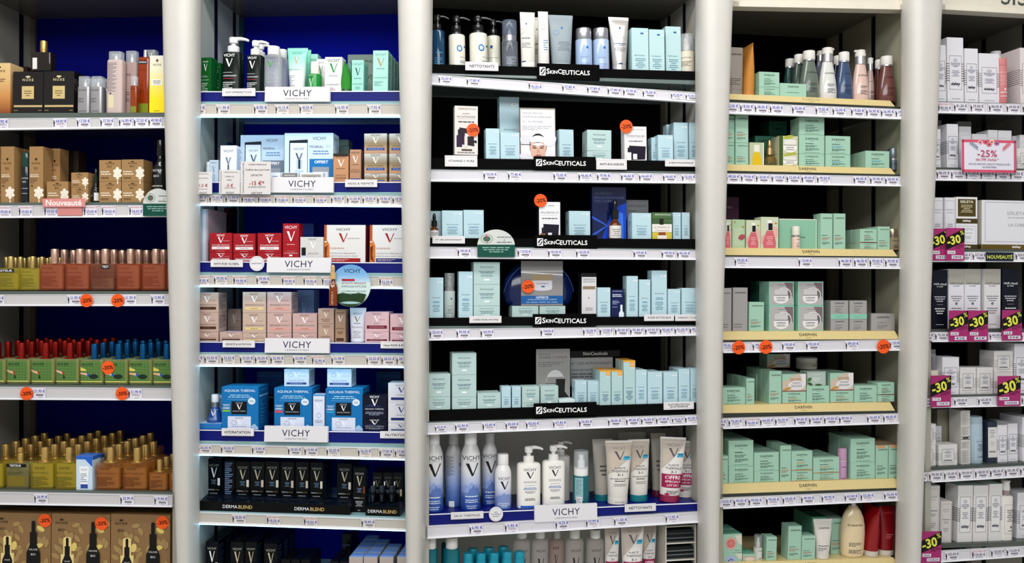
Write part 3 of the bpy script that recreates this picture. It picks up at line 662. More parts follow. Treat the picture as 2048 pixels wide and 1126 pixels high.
# --- far left bay
sty('bronze', 'tall bronze box shading from gold to brown', 'G#8a4418#c98a4a#d9b277#e0c08a', nuxe('#3a2414', .16, .55, .04)+[('l', .15, .85, .3, .38, 2, '#5a3a20'), ('l', .1, .6, .9, .95, 2, '#e8b890')])
sty('blackgold', 'cellophane wrapped black box with square gold label', 'g#15110f', nuxe('#d8c8a0', .2, .36, .07)+[('r', .3, .35, .7, .65, '#cdb67c'), ('l', .38, .62, .44, .6, 3, '#6a5830', 1), ('r', .04, .8, .98, .845, '#c4ad78'), ('l', .04, .2, .91, .94, 1, '#a89868'), ('l', .85, .96, .91, .94, 1, '#a89868')])
sty('darkback', 'dark brown box standing behind', '#1c120c', [('r', .3, .0, .8, .04, '#c4a468')])
sty('goldedge', 'narrow dark box with gold edge behind', '#241610', [('r', .1, .02, .5, .3, '#d8b070')])
sty('perf_dark', 'square dark brown oil bottle with gold pump', 'q#2a2018', [('r', .1, .3, .33, .9, '#e8e4e0')], name='perfume_bottle', cat='bottle')
sty('silverspray', 'small silver spray bottle with clear cap', 's#a9a8aa', [('t', 'NUXE', .45, .13, .6, '#3a3a40', .06, .01, 1.3), ('l', .1, .6, .42, .6, 5, '#5a5a62'), ('l', .2, .8, .88, .94, 1, '#5a5a62')], name='spray_bottle', cat='bottle')
sty('rosespray', 'tall frosted rose mist bottle with clear cap', '#c6b3ae', [('l', .1, .7, .05, .6, 22, '#6c6468'), ('r', .15, .66, .5, .9, '#d8cfa8'), ('c', .3, .63, .06, .015, '#3c3840')], name='spray_bottle', cat='bottle')
sty('rosespray2', 'grey rose mist bottle with clear cap behind', '#a8908c', [('t', 'UXE', .3, .24, .5, '#3a3030', .04), ('l', .1, .5, .55, .75, 5, '#5c5054')], name='spray_bottle', cat='bottle')
sty('amberspray', 'tall amber oil spray bottle marked as tester', 'q#b8430c', [('r', 0, .06, .8, .12, '#141414'), ('t', 'TESTEUR', .4, .09, .72, '#f2f2f2', .04, .012), ('t', 'NUXE', .4, .22, .55, '#6a2408', .04, .01, 1.3), ('l', .1, .6, .55, .62, 2, '#7a300c'), ('r', .05, .8, .9, .97, '#7c8a20')], name='spray_bottle', cat='bottle')
sty('amberback', 'amber oil spray bottle with clear cap behind', 'q#a8400e', name='spray_bottle', cat='bottle')
sty('smallamber', 'small amber spray bottle with clear cap', 'q#b04a18', [('t', 'NUXE', .45, .12, .6, '#5a1c08', .08), ('r', .1, .75, .9, .97, '#7a8a2c')], name='spray_bottle', cat='bottle')
sty('yellowbox', 'tall box shading from white to yellow', 'G#ffe500#ffe21a#f6e568#f0ecc8#ece8dc', nuxe('#5a4a28', .16, .52, .035)+[('r', .12, .41, .85, .52, '#efece2'), ('l', .18, .8, .43, .5, 3, '#3a3a34', 1), ('l', .3, .7, .95, .97, 1, '#6a5a10', 1)])
KR = 'K#a8814f'
sty('krafttall', 'tall kraft box with white tree print', KR, kraft())
sty('kraftdarktall', 'tall dark brown box behind kraft boxes', 'K#2e1e10', [('l', .1, .9, .45, .5, 1, '#8a6a44'), ('l', .1, .7, .8, .84, 1, '#8a6a44')])
sty('kraftlow', 'low kraft box with white tree print', KR, kraft(tall=False))
sty('greenbottle', 'dark green glass bottle with teal cap', 'g#0a1c26', [('t', 'NUXE', .5, .32, .7, '#d8dcd8', .04, .01, 1.2), ('t', 'BIO', .5, .42, .4, '#d8dcd8', .05), ('l', .15, .85, .58, .62, 1, '#b8c0c0'), ('l', .15, .85, .72, .76, 1, '#b8c0c0')], name='serum_bottle', cat='bottle')
sty('darkdropper', 'small black dropper bottle with white label', 'g#0c1210', [('r', .55, .5, .95, .9, '#dcdcd4'), ('l', .1, .45, .6, .7, 2, '#a8b0a8')], name='dropper_bottle', cat='bottle')
sty('darkoil', 'tall black oil bottle with pump cap', 'g#080b0a', [('t', 'NUXE', .45, .32, .62, '#d8dcd8', .05, .01, 1.2), ('t', 'BIO', .45, .44, .36, '#d8dcd8', .05), ('l', .1, .9, .62, .68, 1, '#b8c0b8'), ('l', .1, .75, .76, .8, 1, '#b8c0b8')], name='pump_bottle', cat='bottle')
def perf(ink, test=None, lines=7): 
    D = [('t', 'NUXE', .38, .17, .4, ink, .09, .01, 1.3), ('l', .15, .8, .3, .36, 1, ink), ('l', .15, .85, .44, .84, lines, ink)]
    if test: D += [('r', test[1], .04, test[2], .2, '#121212'), ('t', test[0], (test[1]+test[2])/2, .12, (test[2]-test[1])*.85, '#f4f4f4', .1, .012)]
    return D
sty('perf_yellow', 'square yellow perfume bottle with gold cap', 'k#b8a838', perf('#6a6414'), name='perfume_bottle', cat='bottle')
sty('perf_yellow_t', 'yellow perfume bottle with black tester band', 'k#b8a838', perf('#6a6414', ('TESTEUR', -.0, .82)), name='perfume_bottle', cat='bottle')
sty('perf_rose', 'square rose glass bottle with rose gold cap', 'k#b4502f', perf('#7c2f1a'), name='perfume_bottle', cat='bottle')
sty('perf_rose_t', 'half empty rose glass bottle with test sticker', 'k#8c5844', perf('#6a2f20', ('TEST', .5, .82)), name='perfume_bottle', cat='bottle')
def pool(red):
    g = [('r', .1, .08, .9, .86, '#4c7436')]
    for i in range(7): g.append(('r', .1, .12+i*.11, .9, .128+i*.11, '#86a860')); g.append(('r', .12+i*.13, .08, .128+i*.13, .86, '#7c9e58'))
    g += [('t', 'NUXE', .35, .2, .45, '#1c3c1c', .1, .01, 1.2), ('r', .05, .86, .95, .9, '#d8d468')]
    if red: g += [('p', [(-.0, .42), (.35, .5), (.42, .6), (.38, .62), (.3, .56), (0, .47)], '#e0b090'), ('p', [(.3, .48), (.38, .5), (.42, .64), (.36, .62)], '#b02818'), ('p', [(.4, .62), (.45, .76), (.36, .78), (.38, .62)], '#1c2018')]
    else: g += [('p', [(.0, .28), (.3, .4), (.3, .46), (0, .46)], '#d8c860'), ('p', [(-.0, .52), (.35, .54), (.35, .64), (0, .58)], '#e0b090'), ('p', [(.33, .54), (.45, .58), (.46, .68), (.36, .66)], '#2050a0'), ('e', .62, .68, .2, .1, '#1c2c20')]
    return g
sty('perf_pool_r', 'square green tiled-print bottle with red cap', 'k#a8b478', pool(True), name='perfume_bottle', cat='bottle')
sty('perf_pool_b', 'square green tiled-print bottle with blue cap', 'k#a8b478', pool(False), name='perfume_bottle', cat='bottle')
sty('oil_olive', 'square olive oil bottle with gold cap', 'k#b4a02c', [('t', 'NUXE', .45, .2, .42, '#4a4210', .09, .01, 1.2), ('t', 'Huile Prodigieuse', .45, .38, .7, '#4a4210', .09), ('l', .1, .85, .52, .9, 6, '#5a5014')], name='perfume_bottle', cat='bottle')
sty('oil_test', 'part empty olive bottle with black tester band', 'k#9c9a6a', [('r', -.0, .02, .92, .15, '#101010'), ('t', 'TESTEUR', .45, .085, .5, '#f4f4f4', .08, .014), ('t', 'NUXE', .45, .22, .42, '#4a4210', .07), ('l', .1, .8, .32, .45, 2, '#4a4210'), ('r', .12, .5, .88, .9, '#7a6a20')], name='perfume_bottle', cat='bottle')
sty('oil_amber', 'square shimmering copper oil bottle with gold cap', 'k#b06c2c', [('t', 'NUXE', .4, .2, .38, '#4a1e0a', .09, .01, 1.2), ('t', 'Huile Prodigieuse or', .5, .38, .8, '#5a2810', .08), ('l', .1, .85, .5, .86, 6, '#5a2810')], name='perfume_bottle', cat='bottle')
sty('oil_small', 'small copper oil bottle with gold cap', 'k#b06c2c', [('t', 'NUXE', .45, .25, .36, '#4a1e0a', .08), ('l', .15, .8, .4, .85, 6, '#5a2810')], name='perfume_bottle', cat='bottle')
sty('bluecream', 'white and blue box picturing a cream tube', '#c9dcec', [('r', 0, 0, 1, .1, '#2a62c8'), ('p', [(.55, .1), (1, .1), (1, .32)], '#2a62c8'), ('p', [(.2, .3), (.8, .3), (.72, .85), (.28, .85)], '#f2f4f6'), ('t', 'NUXE', .5, .4, .36, '#30405c', .04, .01, 1.2), ('l', .28, .7, .5, .78, 5, '#6a7c94'), ('r', .28, .83, .72, .95, '#2f4a9c')], side=[('r', 0, 0, 1, .12, '#2a62c8'), ('l', .2, .8, .3, .6, 5, '#8aa4bc')], top='#3f74d4')
lv = []
rr = random.Random(3)
for i in range(46):
    x, y = .06+.9*rr.random(), .05+.72*rr.random()
    if (x < .42 and y < .28): continue
    lv.append(('e', x, y, .075, .034, '#9f8352' if i % 6 else '#dcc56c', rr.choice([-.9, -.5, .3, .8, 1.3, 2.0])))
sty('kraftset', 'large kraft gift box with leaf print and two bottles', 'K#8d6a3e', lv+[('t', 'NUXE', .18, .13, .2, '#241a10', .03, .01, 1.3), ('e', .18, .085, .035, .012, '#241a10'), ('t', 'BIO', .18, .23, .11, '#241a10', .035), ('c', .28, .36, .07, .03, '#e6cf8a'), ('r', .21, .36, .35, .6, '#e6cf8a'), ('r', .17, .58, .39, 1, '#e6cf8a')]+bottlepic(.28, .36, 1.0, .17, '#14100c', '#0e1110')+[('t', 'NUXE', .28, .68, .09, '#d8d8d0', .02), ('t', 'BIO', .28, .74, .06, '#d8d8d0', .02)]+bottlepic(.72, .13, 1.0, .23, '#14100c', '#0b0e0d')+[('t', 'NUXE', .72, .52, .14, '#d8d8d0', .025), ('t', 'BIO', .72, .59, .08, '#d8d8d0', .03), ('l', .66, .8, .72, .84, 4, '#c8c8c0')])
# --- second bay
VG = lambda txt, sub: [('t', 'VICHY', .45, .12, .56, '#f2f4f2', .08, .01), ('v', .45, .28, .34, .2, '#f6f8f6'), ('l', .1, .75, .5, .56, 2, '#a8c0b0'), ('t', sub, .45, .63, .7, '#e8efe8', .04), ('l', .1, .8, .7, .95, 5, '#c8d4c8')]
sty('v_darkgreenbox', 'leaning dark green box with white letters', '#0c5a20', VG('', 'NORMADERM'))
sty('v_blackpump', 'dark green pump bottle with white pump', 'b#06130c', [('t', 'VICHY', .42, .1, .6, '#f4f6f4', .08, .01), ('v', .42, .28, .36, .2, '#fafafa'), ('l', .1, .7, .5, .54, 1, '#a0a8a0'), ('t', 'NORMADERM', .45, .6, .68, '#e8ecec', .05), ('l', .1, .7, .65, .68, 1, '#c03850'), ('l', .1, .75, .74, .92, 4, '#d8dcd8')], name='pump_bottle', cat='bottle')
sty('v_clear', 'clear micellar bottle with white cap', 'k#d6dcdc', [('t', 'VICHY', .42, .1, .5, '#5a6a68', .07), ('v', .42, .27, .34, .18, '#3c9c40'), ('l', .15, .65, .45, .75, 7, '#a8b4b0')], name='micellar_bottle', cat='bottle')
sty('v_minttube', 'mint and white squeeze tube', 'G#f2f4f2#eef4f2#b8e4d4#86d8c0#7fd6bc', [('t', 'VICHY', .5, .12, .5, '#2f6a60', .08), ('v', .5, .28, .3, .16, '#b8a070'), ('t', 'NORMADERM', .4, .5, .62, '#5c8c84', .04), ('l', .1, .5, .62, .9, 8, '#8a9c98')], name='cream_tube', cat='tube')
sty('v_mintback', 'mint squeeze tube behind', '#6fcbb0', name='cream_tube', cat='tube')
sty('v_greenpump', 'small green serum bottle with white pump', 'g#0c8a34', [('t', 'VICHY', .3, .1, .36, '#e8f4e8', .1), ('v', .35, .5, .3, .45, '#e8f0e8')], name='pump_bottle', cat='bottle')
sty('v_whitegreen', 'white box with green letter', '#e4e6e6', [('t', 'VICHY', .5, .1, .74, '#2a3a34', .1), ('v', .5, .31, .46, .26, '#1c9038'), ('l', .2, .8, .5, .56, 2, '#8a9490', 1), ('t', 'NORMADERM', .45, .78, .76, '#4a5a54', .06), ('l', .1, .7, .86, .95, 2, '#c86a7a')])
sty('v_greentube', 'green squeeze tube seen edge on', 'g#2f8c2c', name='cream_tube', cat='tube')
sty('v_tealtube', 'pale teal squeeze tube seen edge on', 'g#7ab4a8', name='cream_tube', cat='tube')
sty('v_mintbox', 'mint box with dark letter', '#9fdccb', [('t', 'VICHY', .5, .13, .8, '#3a6c64', .1), ('v', .5, .36, .44, .24, '#1d4440'), ('l', .15, .85, .55, .6, 1, '#4a8478', 1), ('t', 'NORMADERM', .5, .75, .86, '#2c6c60', .07), ('l', .25, .75, .82, .92, 3, '#5a988c', 1)], side=[('l', .2, .8, .1, .9, 12, '#5aa090')])
sty('v_mintbig', 'tall mint box with bronze letter', '#a9e2d2', [('t', 'VICHY', .5, .1, .74, '#6c9088', .08), ('v', .5, .28, .5, .2, '#b09468'), ('l', .2, .8, .42, .46, 2, '#6a948a', 1), ('t', 'NORMADERM', .5, .66, .86, '#5c9c8c', .05), ('l', .1, .7, .74, .86, 4, '#5a8c80')], side=[('l', .2, .8, .1, .9, 12, '#5aa090')])
sty('v_greyback', 'grey green box with dark letters behind', '#74867c', [('t', 'MINÉRAL', .7, .13, .62, '#16201c', .1), ('t', 'VI', .85, .45, .2, '#1c2824', .2)])
sty('v_bluepack', 'dark blue glossy pack at left wall', 'g#14507c', [('l', .2, .8, .1, .5, 5, '#4c88b0')])
sty('v_whitesm', 'small white bottle with ribbed cap', '#dfe6ee', [('l', .2, .8, .5, .8, 3, '#6c88a8')], name='serum_bottle', cat='bottle')
m89 = lambda y: [('t', '89', .5, y, .24, '#6a86a0', .05)]
sty('v_m89', 'white booster box with serum bottle picture', '#e6ecf4', [('t', 'VICHY', .5, .15, .62, '#2c3348', .08), ('p', [(.32, .32), (.42, .32), (.52, .5), (.5, .56)], '#5a6a80'), ('p', [(.68, .32), (.58, .32), (.48, .5), (.5, .56)], '#8a9ab0'), ('r', .4, .52, .6, .66, '#c8d4e0'), ('r', .46, .52, .53, .66, '#1c2434'), ('p', [(.36, .66), (.64, .66), (.78, .8), (.78, 1), (.22, 1), (.22, .8)], '#c2cede'), ('f', .24, .8, .76, .98, '#7c8ca4', .0004)], side=[('l', .12, .88, .08, .9, 16, '#6aa0cc')])
sty('v_m89sm', 'small booster box with bottle picture', '#cfe0ee', [('t', 'VICHY', .5, .12, .66, '#2c3348', .09), ('v', .5, .4, .3, .3, '#5c7c98'), ('r', .35, .6, .65, .95, '#9fc4e0')])
def setbox(gift, gc): return [('t', 'VICHY', .72, .11, .28, '#28304c', .08), ('t', 'MINÉRAL', .66, .27, .28, '#1c2848', .06, .01), ('t', '89', .9, .27, .09, '#a8c4dc', .06), ('l', .58, .92, .34, .44, 2, '#5c80a8', 1), ('p', [(.1, .15), (.48, .13), (.48, 1), (.1, 1)], '#151b28'), ('r', .12, .2, .47, 1, '#d7e4f2'), ('t', 'VICHY', .3, .32, .22, '#3a4460', .07), ('p', [(.23, .4), (.26, .4), (.33, .58), (.3, .58)], '#30384c'), ('p', [(.38, .4), (.35, .4), (.29, .54), (.31, .6)], '#707c90'), ('r', .25, .54, .37, .72, '#b4c6dc'), ('r', .29, .54, .33, .72, '#141c2c'), ('p', [(.22, .74), (.4, .74), (.42, 1), (.2, 1)], '#b4c8e2'), ('t', '89', .31, .88, .1, '#6880a4', .08),
   ('r', .52, .52, 1, 1, gc), ('t', 'OFFERT', .76, .58, .28, '#f4f8fc', .06, .02), ('r', .58, .68, .92, 1, '#8f969e'), ('r', .6, .78, .9, 1, gift), ('t', 'VICHY', .75, .83, .2, '#3a4060' if gift != '#2c2418' else '#d8d0c0', .05), ('v', .75, .94, .12, .12, '#f0f0f8')]
sty('v_setgrey', 'pale gift set box with grey free-gift panel', '#b9d2e8', setbox('#2c2418', '#6f7b88'))
sty('v_setblue', 'pale gift set box with blue free-gift panel', '#c9e0f4', setbox('#d2dcf2', '#0e6fb4'), side=[('t', 'VICHY', .5, .1, .6, '#28304c', .06), ('r', .2, .4, .8, .55, '#1c58a8')])
sty('v_copper', 'copper box with white letter', '#c08c64', [('r', 0, 0, 1, .1, '#2a241c'), ('t', 'VICHY', .5, .1, .76, '#1c140c', .1), ('v', .5, .33, .44, .24, '#f4ece2'), ('l', .2, .8, .5, .54, 1, '#5a3c28', 1), ('t', 'LIFTACTIV', .5, .76, .7, '#6a4630', .06), ('t', 'SUPREME', .5, .85, .7, '#6a4630', .06)])
sty('v_coppertall', 'tall copper box with navy band', 's#b98c6c', [('t', 'VICHY', .5, .1, .8, '#1c140c', .08), ('v', .5, .3, .5, .2, '#f4ece2'), ('l', .1, .9, .44, .48, 1, '#5a3c28', 1), ('t', 'LIFTACTIV', .5, .62, .8, '#6a4630', .05), ('t', 'SUPREME', .5, .68, .8, '#6a4630', .05), ('r', .08, .88, .95, .98, '#1c3c8c')])
sty('v_silver', 'foil box with silver top and navy band', 'G#c09070#b0926c#8a7858#a8a294#ccccc8', [('t', 'VICHY', .5, .08, .44, '#2c2820', .1), ('v', .5, .34, .26, .3, '#f8f4ee'), ('t', 'LIFTACTIV SUPREME', .5, .62, .7, '#4a3c28', .08), ('r', .1, .72, .9, .84, '#1c3f94'), ('l', .15, .85, .74, .82, 2, '#8aa4d8', 1)])
sty('v_lowwhite', 'low white box lying behind brand sign', '#e0e8f4', [('l', .2, .8, .3, .7, 2, '#6a80b0')])
sty('v_lowgrey', 'low box with grey protocol panel', '#dfe2e4', [('r', .05, .05, .95, 1, '#7c7d78'), ('t', 'PROTOCOLE', .5, .3, .6, '#f0f0ee', .3, .014)])
sty('v_lowvichy', 'low white box with grey brand panel', '#dfe0e0', [('r', .08, .2, .92, 1, '#a09c94'), ('t', 'VICHY', .5, .5, .4, '#4a4438', .4)])
def red(): return [('t', 'VICHY', .5, .12, .38, '#f4ecec', .11, .01), ('v', .5, .36, .26, .3, '#faf4f4'), ('l', .6, .9, .38, .44, 1, '#e8a0a0'), ('t', 'COLLAGEN SPECIALIST', .5, .62, .8, '#f0d8d8', .07, .01), ('r', .1, .7, .9, .84, '#e8dcdc'), ('l', .3, .7, .74, .8, 1, '#8c5050', 1), ('l', .3, .7, .91, .95, 1, '#d89090', 1)]
sty('v_red', 'red box with white letters', '#a01420', red())
sty('v_redtall', 'tall red box with white letters', '#a01420', [('t', 'VICHY', .5, .1, .78, '#f4ecec', .09), ('v', .5, .33, .5, .26, '#faf4f4'), ('l', .2, .8, .52, .57, 1, '#e8a0a0', 1), ('t', 'LIFTACTIV', .5, .72, .5, '#d88080', .03), ('t', 'COLLAGEN SPECIALIST', .5, .77, .86, '#f0d8d8', .05), ('r', .4, .81, .6, .85, '#e8dcdc'), ('l', .3, .7, .92, .95, 1, '#d89090', 1)])
sty('v_navyslab', 'navy box standing behind the tall red box', '#0a2468')
sty('v_lift', 'pale grey box with dropper picture', '#cfccc8', [('t', 'VICHY', .52, .09, .36, '#3a3a3c', .07), ('v', .55, .32, .26, .26, '#f8f8f8'), ('t', 'LIFTACTIV', .56, .66, .46, '#6c6a68', .07), ('r', .36, .88, .96, 1, '#c07850'), ('r', .02, .7, .3, 1, '#c8d0dc'), ('r', .06, .42, .24, .74, '#0c0c10')])
def amp(bar): return [('t', 'VICHY', .46, .12, .36, '#22242c', .07), ('v', .46, .34, .22, .24, '#9c1c20'), ('l', .56, .96, .34, .38, 1, '#9a9a9c'), ('l', .15, .55, .6, .65, 2, '#c07a70'), ('t', 'LIFTACTIV SPECIALIST', .46, .76, .62, '#707074', .035), ('t', 'AMPOULES ANTI-ÂGE', .46, .83, .7, '#7c6c6c', .035), ('r', .15, .89, .88, 1, bar), ('l', .18, .6, .91, .97, 2, '#e0c0c0')]
def ampbottle(): return [('r', -.0, 0, .06, .42, '#b05020'), ('p', [(-0, .42), (.08, .42), (.13, .55), (.13, 1), (0, 1)], '#c8722c'), ('r', .0, .44, .07, .46, '#f4e8dc'), ('p', [(.01, .6), (.08, .55), (.06, .8), (.1, 1), (.02, .9)], '#6a2408')]
sty('v_ampred', 'wide cream box with red letter and red bar', '#dcd9d5', amp('#9c1418')+ampbottle(), side=[('r', 0, 0, 1, 1, '#7c0c10')])
sty('v_ampnavy', 'wide cream box with red letter and navy bar', '#dcdad8', amp('#14246c')+ampbottle())
sty('v_poster', 'pink edged side panel poster on left wall', '#c0a4a8', [('r', .3, 0, .75, 1, '#d8e4f4'), ('r', 0, 0, .2, 1, '#6c2c38')], name='side_poster', cat='poster')
sty('v_burg', 'tall dark burgundy box of small print behind', '#240810', [('l', .3, .95, .02, .98, 20, '#7c3444'), ('c', .2, .12, .1, .07, '#b8cce8')])
def neo(bar, moon=False): return [('t', 'VICHY', .48, .1, .38, '#4a3a38', .1), ('v', .5, .34, .26, .3, '#f6f2f2'), ('l', .56, .92, .38, .43, 1, '#8a7470'), ('t', 'NEOVADIOL', .34, .62, .44, '#4a3834', .07), ('t', 'MAGISTRAL', .76, .62, .36, '#7a6054', .07), ('r', .1, .72, .9, .86, bar), ('l', .3, .7, .76, .82, 1, '#6a5444', 1)]
gs = [('l', .1, .9, .12, .85, 9, '#5a5468')]
sty('v_neobrown', 'beige box with dark brown band', '#bfa394', neo('#4a2c20'), side=gs, top='#c4b0cc')
sty('v_neoyel', 'beige box with pale yellow band', '#c2a898', neo('#dcc488'), side=gs, top='#c8bcc8')
sty('v_neopink', 'pinkish box with rose band', '#c4a49c', neo('#d89c90'), side=gs, top='#d0aac0')
sty('v_neosm', 'small beige box with white letter', '#b89a88', [('t', 'VICHY', .5, .14, .5, '#3a2c24', .12), ('v', .5, .42, .26, .28, '#f4efe8'), ('t', 'NEOVADIOL', .5, .7, .6, '#4a3834', .08), ('l', .2, .8, .78, .86, 1, '#4a3834', 1)], side=gs, top='#d0aac0')
sty('v_neotall', 'tall narrow taupe box with brown band', '#a8886f', [('t', 'VICHY', .5, .11, .8, '#3a2c24', .07), ('v', .5, .28, .46, .18, '#f4efe8'), ('t', 'NEOVADIOL', .5, .58, .86, '#4a3834', .05), ('l', .2, .8, .66, .76, 3, '#5a4838', 1), ('r', .12, .87, .85, .96, '#4c3020')], side=gs)
sty('v_bluelav', 'pale blue box with rose band behind', '#8c9cc8', [('t', 'VICHY', .45, .14, .5, '#6478a8', .1), ('v', .4, .4, .26, .3, '#dce8fc'), ('r', 0, .75, 1, .95, '#a87c9c')])
sty('v_whitetube', 'white squeeze tube with gold letter', '#e4e4ec', [('t', 'VICHY', .5, .17, .56, '#4a6ca0', .08), ('v', .5, .33, .36, .16, '#8a7a50'), ('l', .25, .75, .43, .47, 1, '#3a4048', 1), ('t', 'NEOVADIOL', .5, .56, .66, '#7c8088', .04), ('l', .25, .75, .66, .88, 5, '#8a90a0', 1)], name='cream_tube', cat='tube')
sty('v_pink', 'pink box with maroon band', '#d8b4b8', [('t', 'VICHY', .5, .1, .38, '#5a4448', .1), ('v', .5, .33, .26, .28, '#f8f0f2'), ('l', .58, .92, .36, .41, 1, '#a08088'), ('t', 'IDÉALIA', .5, .58, .26, '#6a4c50', .07), ('r', .08, .68, .92, .84, '#6c1428'), ('l', .15, .85, .72, .8, 2, '#c89098', 1)], side=gs, top='#d8a8c8')
def aqua(oc): return [('t', 'AQUALIA THERMAL', .5, .09, .84, '#e4f2fa', .07, .01), ('l', .15, .85, .17, .26, 2, '#a8d4ec', 1), ('r', .14, .29, .86, .293, '#a8d4ec'), ('c', .82, .33, .1, .08, '#dfe8ee'), ('l', .76, .88, .3, .36, 2, '#4a6078', 1), ('r', .27, .34, .69, .64, '#070a12'), ('t', 'VICHY', .48, .38, .2, '#b8c0cc', .04), ('v', .48, .47, .13, .12, '#fafafa'), ('t', 'AQUALIA THERMAL', .48, .57, .36, '#c8ccd4', .03), ('l', .03, .23, .4, .46, 2, '#d4e8f4', 1), ('t', 'OFFERT', .13, .5, .2, '#f4fafe', .04, .02), ('r', .03, .54, .23, .585, oc), ('r', .17, .69, .8, 1, '#d6dcec'), ('t', 'VICHY', .48, .73, .24, '#3a4060', .04), ('v', .5, .83, .13, .12, '#f4f6fb'), ('o', .34, .84, .07, .055, '#6c7ca8', .12), ('t', 'AQUALIA THERMAL', .48, .93, .42, '#6a7c9c', .03), ('p', [(.82, .9), (.9, .86), (1, .95), (1, 1), (.8, 1)], '#a4c0dc')]
sd = [('t', 'VICHY', .5, .08, .6, '#6ab4e0', .05), ('r', .1, .2, .9, .24, '#a8d4f0'), ('f', .3, .3, .7, .45, '#8cc4e8', .001), ('l', .2, .7, .5, .9, 5, '#4c94c4')]
sty('v_aq_green', 'blue boxed set with green gift tag print', '#0e6eae', aqua('#7fb83c'), side=sd, top='#2c9cdc')
sty('v_aq_red', 'blue boxed set with red gift tag print', '#0e6eae', aqua('#e04a5a'), side=sd, top='#2c9cdc')
sty('v_aq_blue', 'blue boxed set with blue gift tag print', '#0e6eae', aqua('#2c9ccc'), side=sd, top='#2c9cdc')
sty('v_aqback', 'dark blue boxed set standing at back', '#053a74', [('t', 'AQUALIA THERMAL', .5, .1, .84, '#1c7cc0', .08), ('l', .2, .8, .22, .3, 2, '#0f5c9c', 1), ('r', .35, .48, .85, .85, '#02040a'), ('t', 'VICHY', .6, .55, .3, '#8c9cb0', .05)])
sty('v_aqwhite', 'white box with navy band on top of blue set', '#d9e8f8', [('t', 'VICHY', .5, .05, .36, '#a8c4dc', .08), ('v', .5, .3, .26, .3, '#f8fcff'), ('o', .27, .34, .09, .12, '#7c9cc8', .14), ('l', .56, .94, .36, .42, 1, '#9cb4d0'), ('t', 'AQUALIA THERMAL', .5, .66, .64, '#7c98bc', .07), ('r', .1, .77, .9, .88, '#1c3c84'), ('l', .2, .8, .8, .86, 1, '#b8c8e4', 1)], side=gs)
sty('v_aqtall', 'tall white box with pale letter', '#d8dff0', [('r', 0, 0, 1, .04, '#2c8ccc'), ('t', 'VICHY', .5, .17, .74, '#3a4468', .07), ('v', .5, .32, .4, .14, '#f4f8fc'), ('o', .5, .58, .2, .07, '#7c90b8', .14), ('t', 'AQUALIA', .5, .72, .74, '#4a5c8c', .04), ('t', 'THERMAL', .5, .77, .74, '#4a5c8c', .04), ('r', .1, .9, .9, .98, '#1c2c5c')])
sty('v_navybox', 'near black navy box with white letter', '#070a22', [('t', 'VICHY', .5, .1, .4, '#f2f2f6', .11, .01), ('v', .5, .33, .26, .28, '#fafafc'), ('p', [(.1, .48), (.22, .44), (.36, .4), (.5, .46), (.7, .45), (.8, .5), (.1, .5)], '#1f2f5c'), ('t', 'AQUALIA THERMAL', .5, .6, .78, '#d4d8e4', .08), ('l', .1, .9, .7, .86, 3, '#a0a8c0', 1)])
sty('v_nutri', 'cream box with navy letter and band', '#d9d9de', [('t', 'VICHY', .55, .12, .5, '#5c6480', .09), ('v', .55, .36, .26, .28, '#1c2c6c'), ('t', 'NUTRILOGIE', .6, .62, .5, '#5c6070', .06), ('r', .12, .75, 1, .88, '#1c2c6c')])
sty('v_nutribottle', 'white jar bottle standing on cream boxes', '#e4ecf6', name='cream_bottle', cat='bottle')
sty('v_cone', 'conical blue serum bottle with white cap', 'g#17458c', [('t', 'VICHY', .5, .16, .5, '#a4bcdc', .1), ('v', .5, .38, .32, .28, '#f4f8fc'), ('t', 'AQUALIA', .5, .7, .5, '#b8cce4', .06), ('t', 'THERMAL', .5, .8, .5, '#b8cce4', .06)], name='serum_bottle', cat='bottle')
sty('v_bluebox2', 'white box with blue top behind serum', '#b9d4ec', [('t', 'VICHY', .6, .16, .8, '#2c4878', .08), ('v', .7, .3, .4, .16, '#6c9ccc'), ('l', .3, .9, .6, .9, 4, '#4c7cb4')], top='#2c9cdc')
sty('v_stand', 'low blue tester stand with pale top', '#2878bc', top='#bcd8f0', name='tester_stand', cat='display stand')
def db(sw): return [('t', 'VICHY', .5, .14, .72, '#a8a49c', .08), ('v', .5, .3, .44, .22, '#c4b898'), ('l', .3, .7, .45, .56, 4, '#6c8ca8', 1), ('r', .78, .42, .95, .58, sw), ('t', 'DERMA', .32, .68, .42, '#d4d8d8', .05, .01), ('t', 'BLEND', .72, .68, .38, '#8c7c50', .05), ('l', .2, .8, .74, .87, 4, '#b8b8bc', 1), ('l', .4, .6, .94, .97, 1, '#c8c8c8', 1)]
dbs = [('l', .1, .9, .06, .94, 16, '#27415c')]
sty('db_white', 'black box with bright white letter', 'b#06080e', [(c if c[0] != 'v' else c[:5]+('#f6f6f6',)) for c in db('#f2f0ee')], side=dbs)
sty('db_text', 'black box turned to its small print side', 'b#06080e', [('l', .1, .85, .04, .98, 22, '#8ba4cc')])
sty('db_a', 'black foundation box with ivory swatch', 'b#07080a', db('#ecdcc4'), side=dbs)
sty('db_b', 'black foundation box with pink beige swatch', 'b#07080a', db('#e0c4b4'), side=dbs)
sty('db_c', 'black foundation box with brown swatch', 'b#07080a', db('#6c3018'), side=dbs)
sty('db_low', 'short black box with small swatch', 'b#08090c', [('t', 'VICHY', .5, .14, .7, '#5c5c5c', .1), ('v', .5, .3, .4, .18, '#7c7460'), ('l', .3, .8, .45, .55, 3, '#8c98a8', 1), ('r', .1, .24, .24, .42, '#e8e4dc'), ('r', .75, .44, .92, .62, '#dcc0a0')], side=dbs)
sty('db_lying', 'low black carton seen from above', 'b#090a0e', [('l', .1, .9, .2, .9, 6, '#3c4450')])
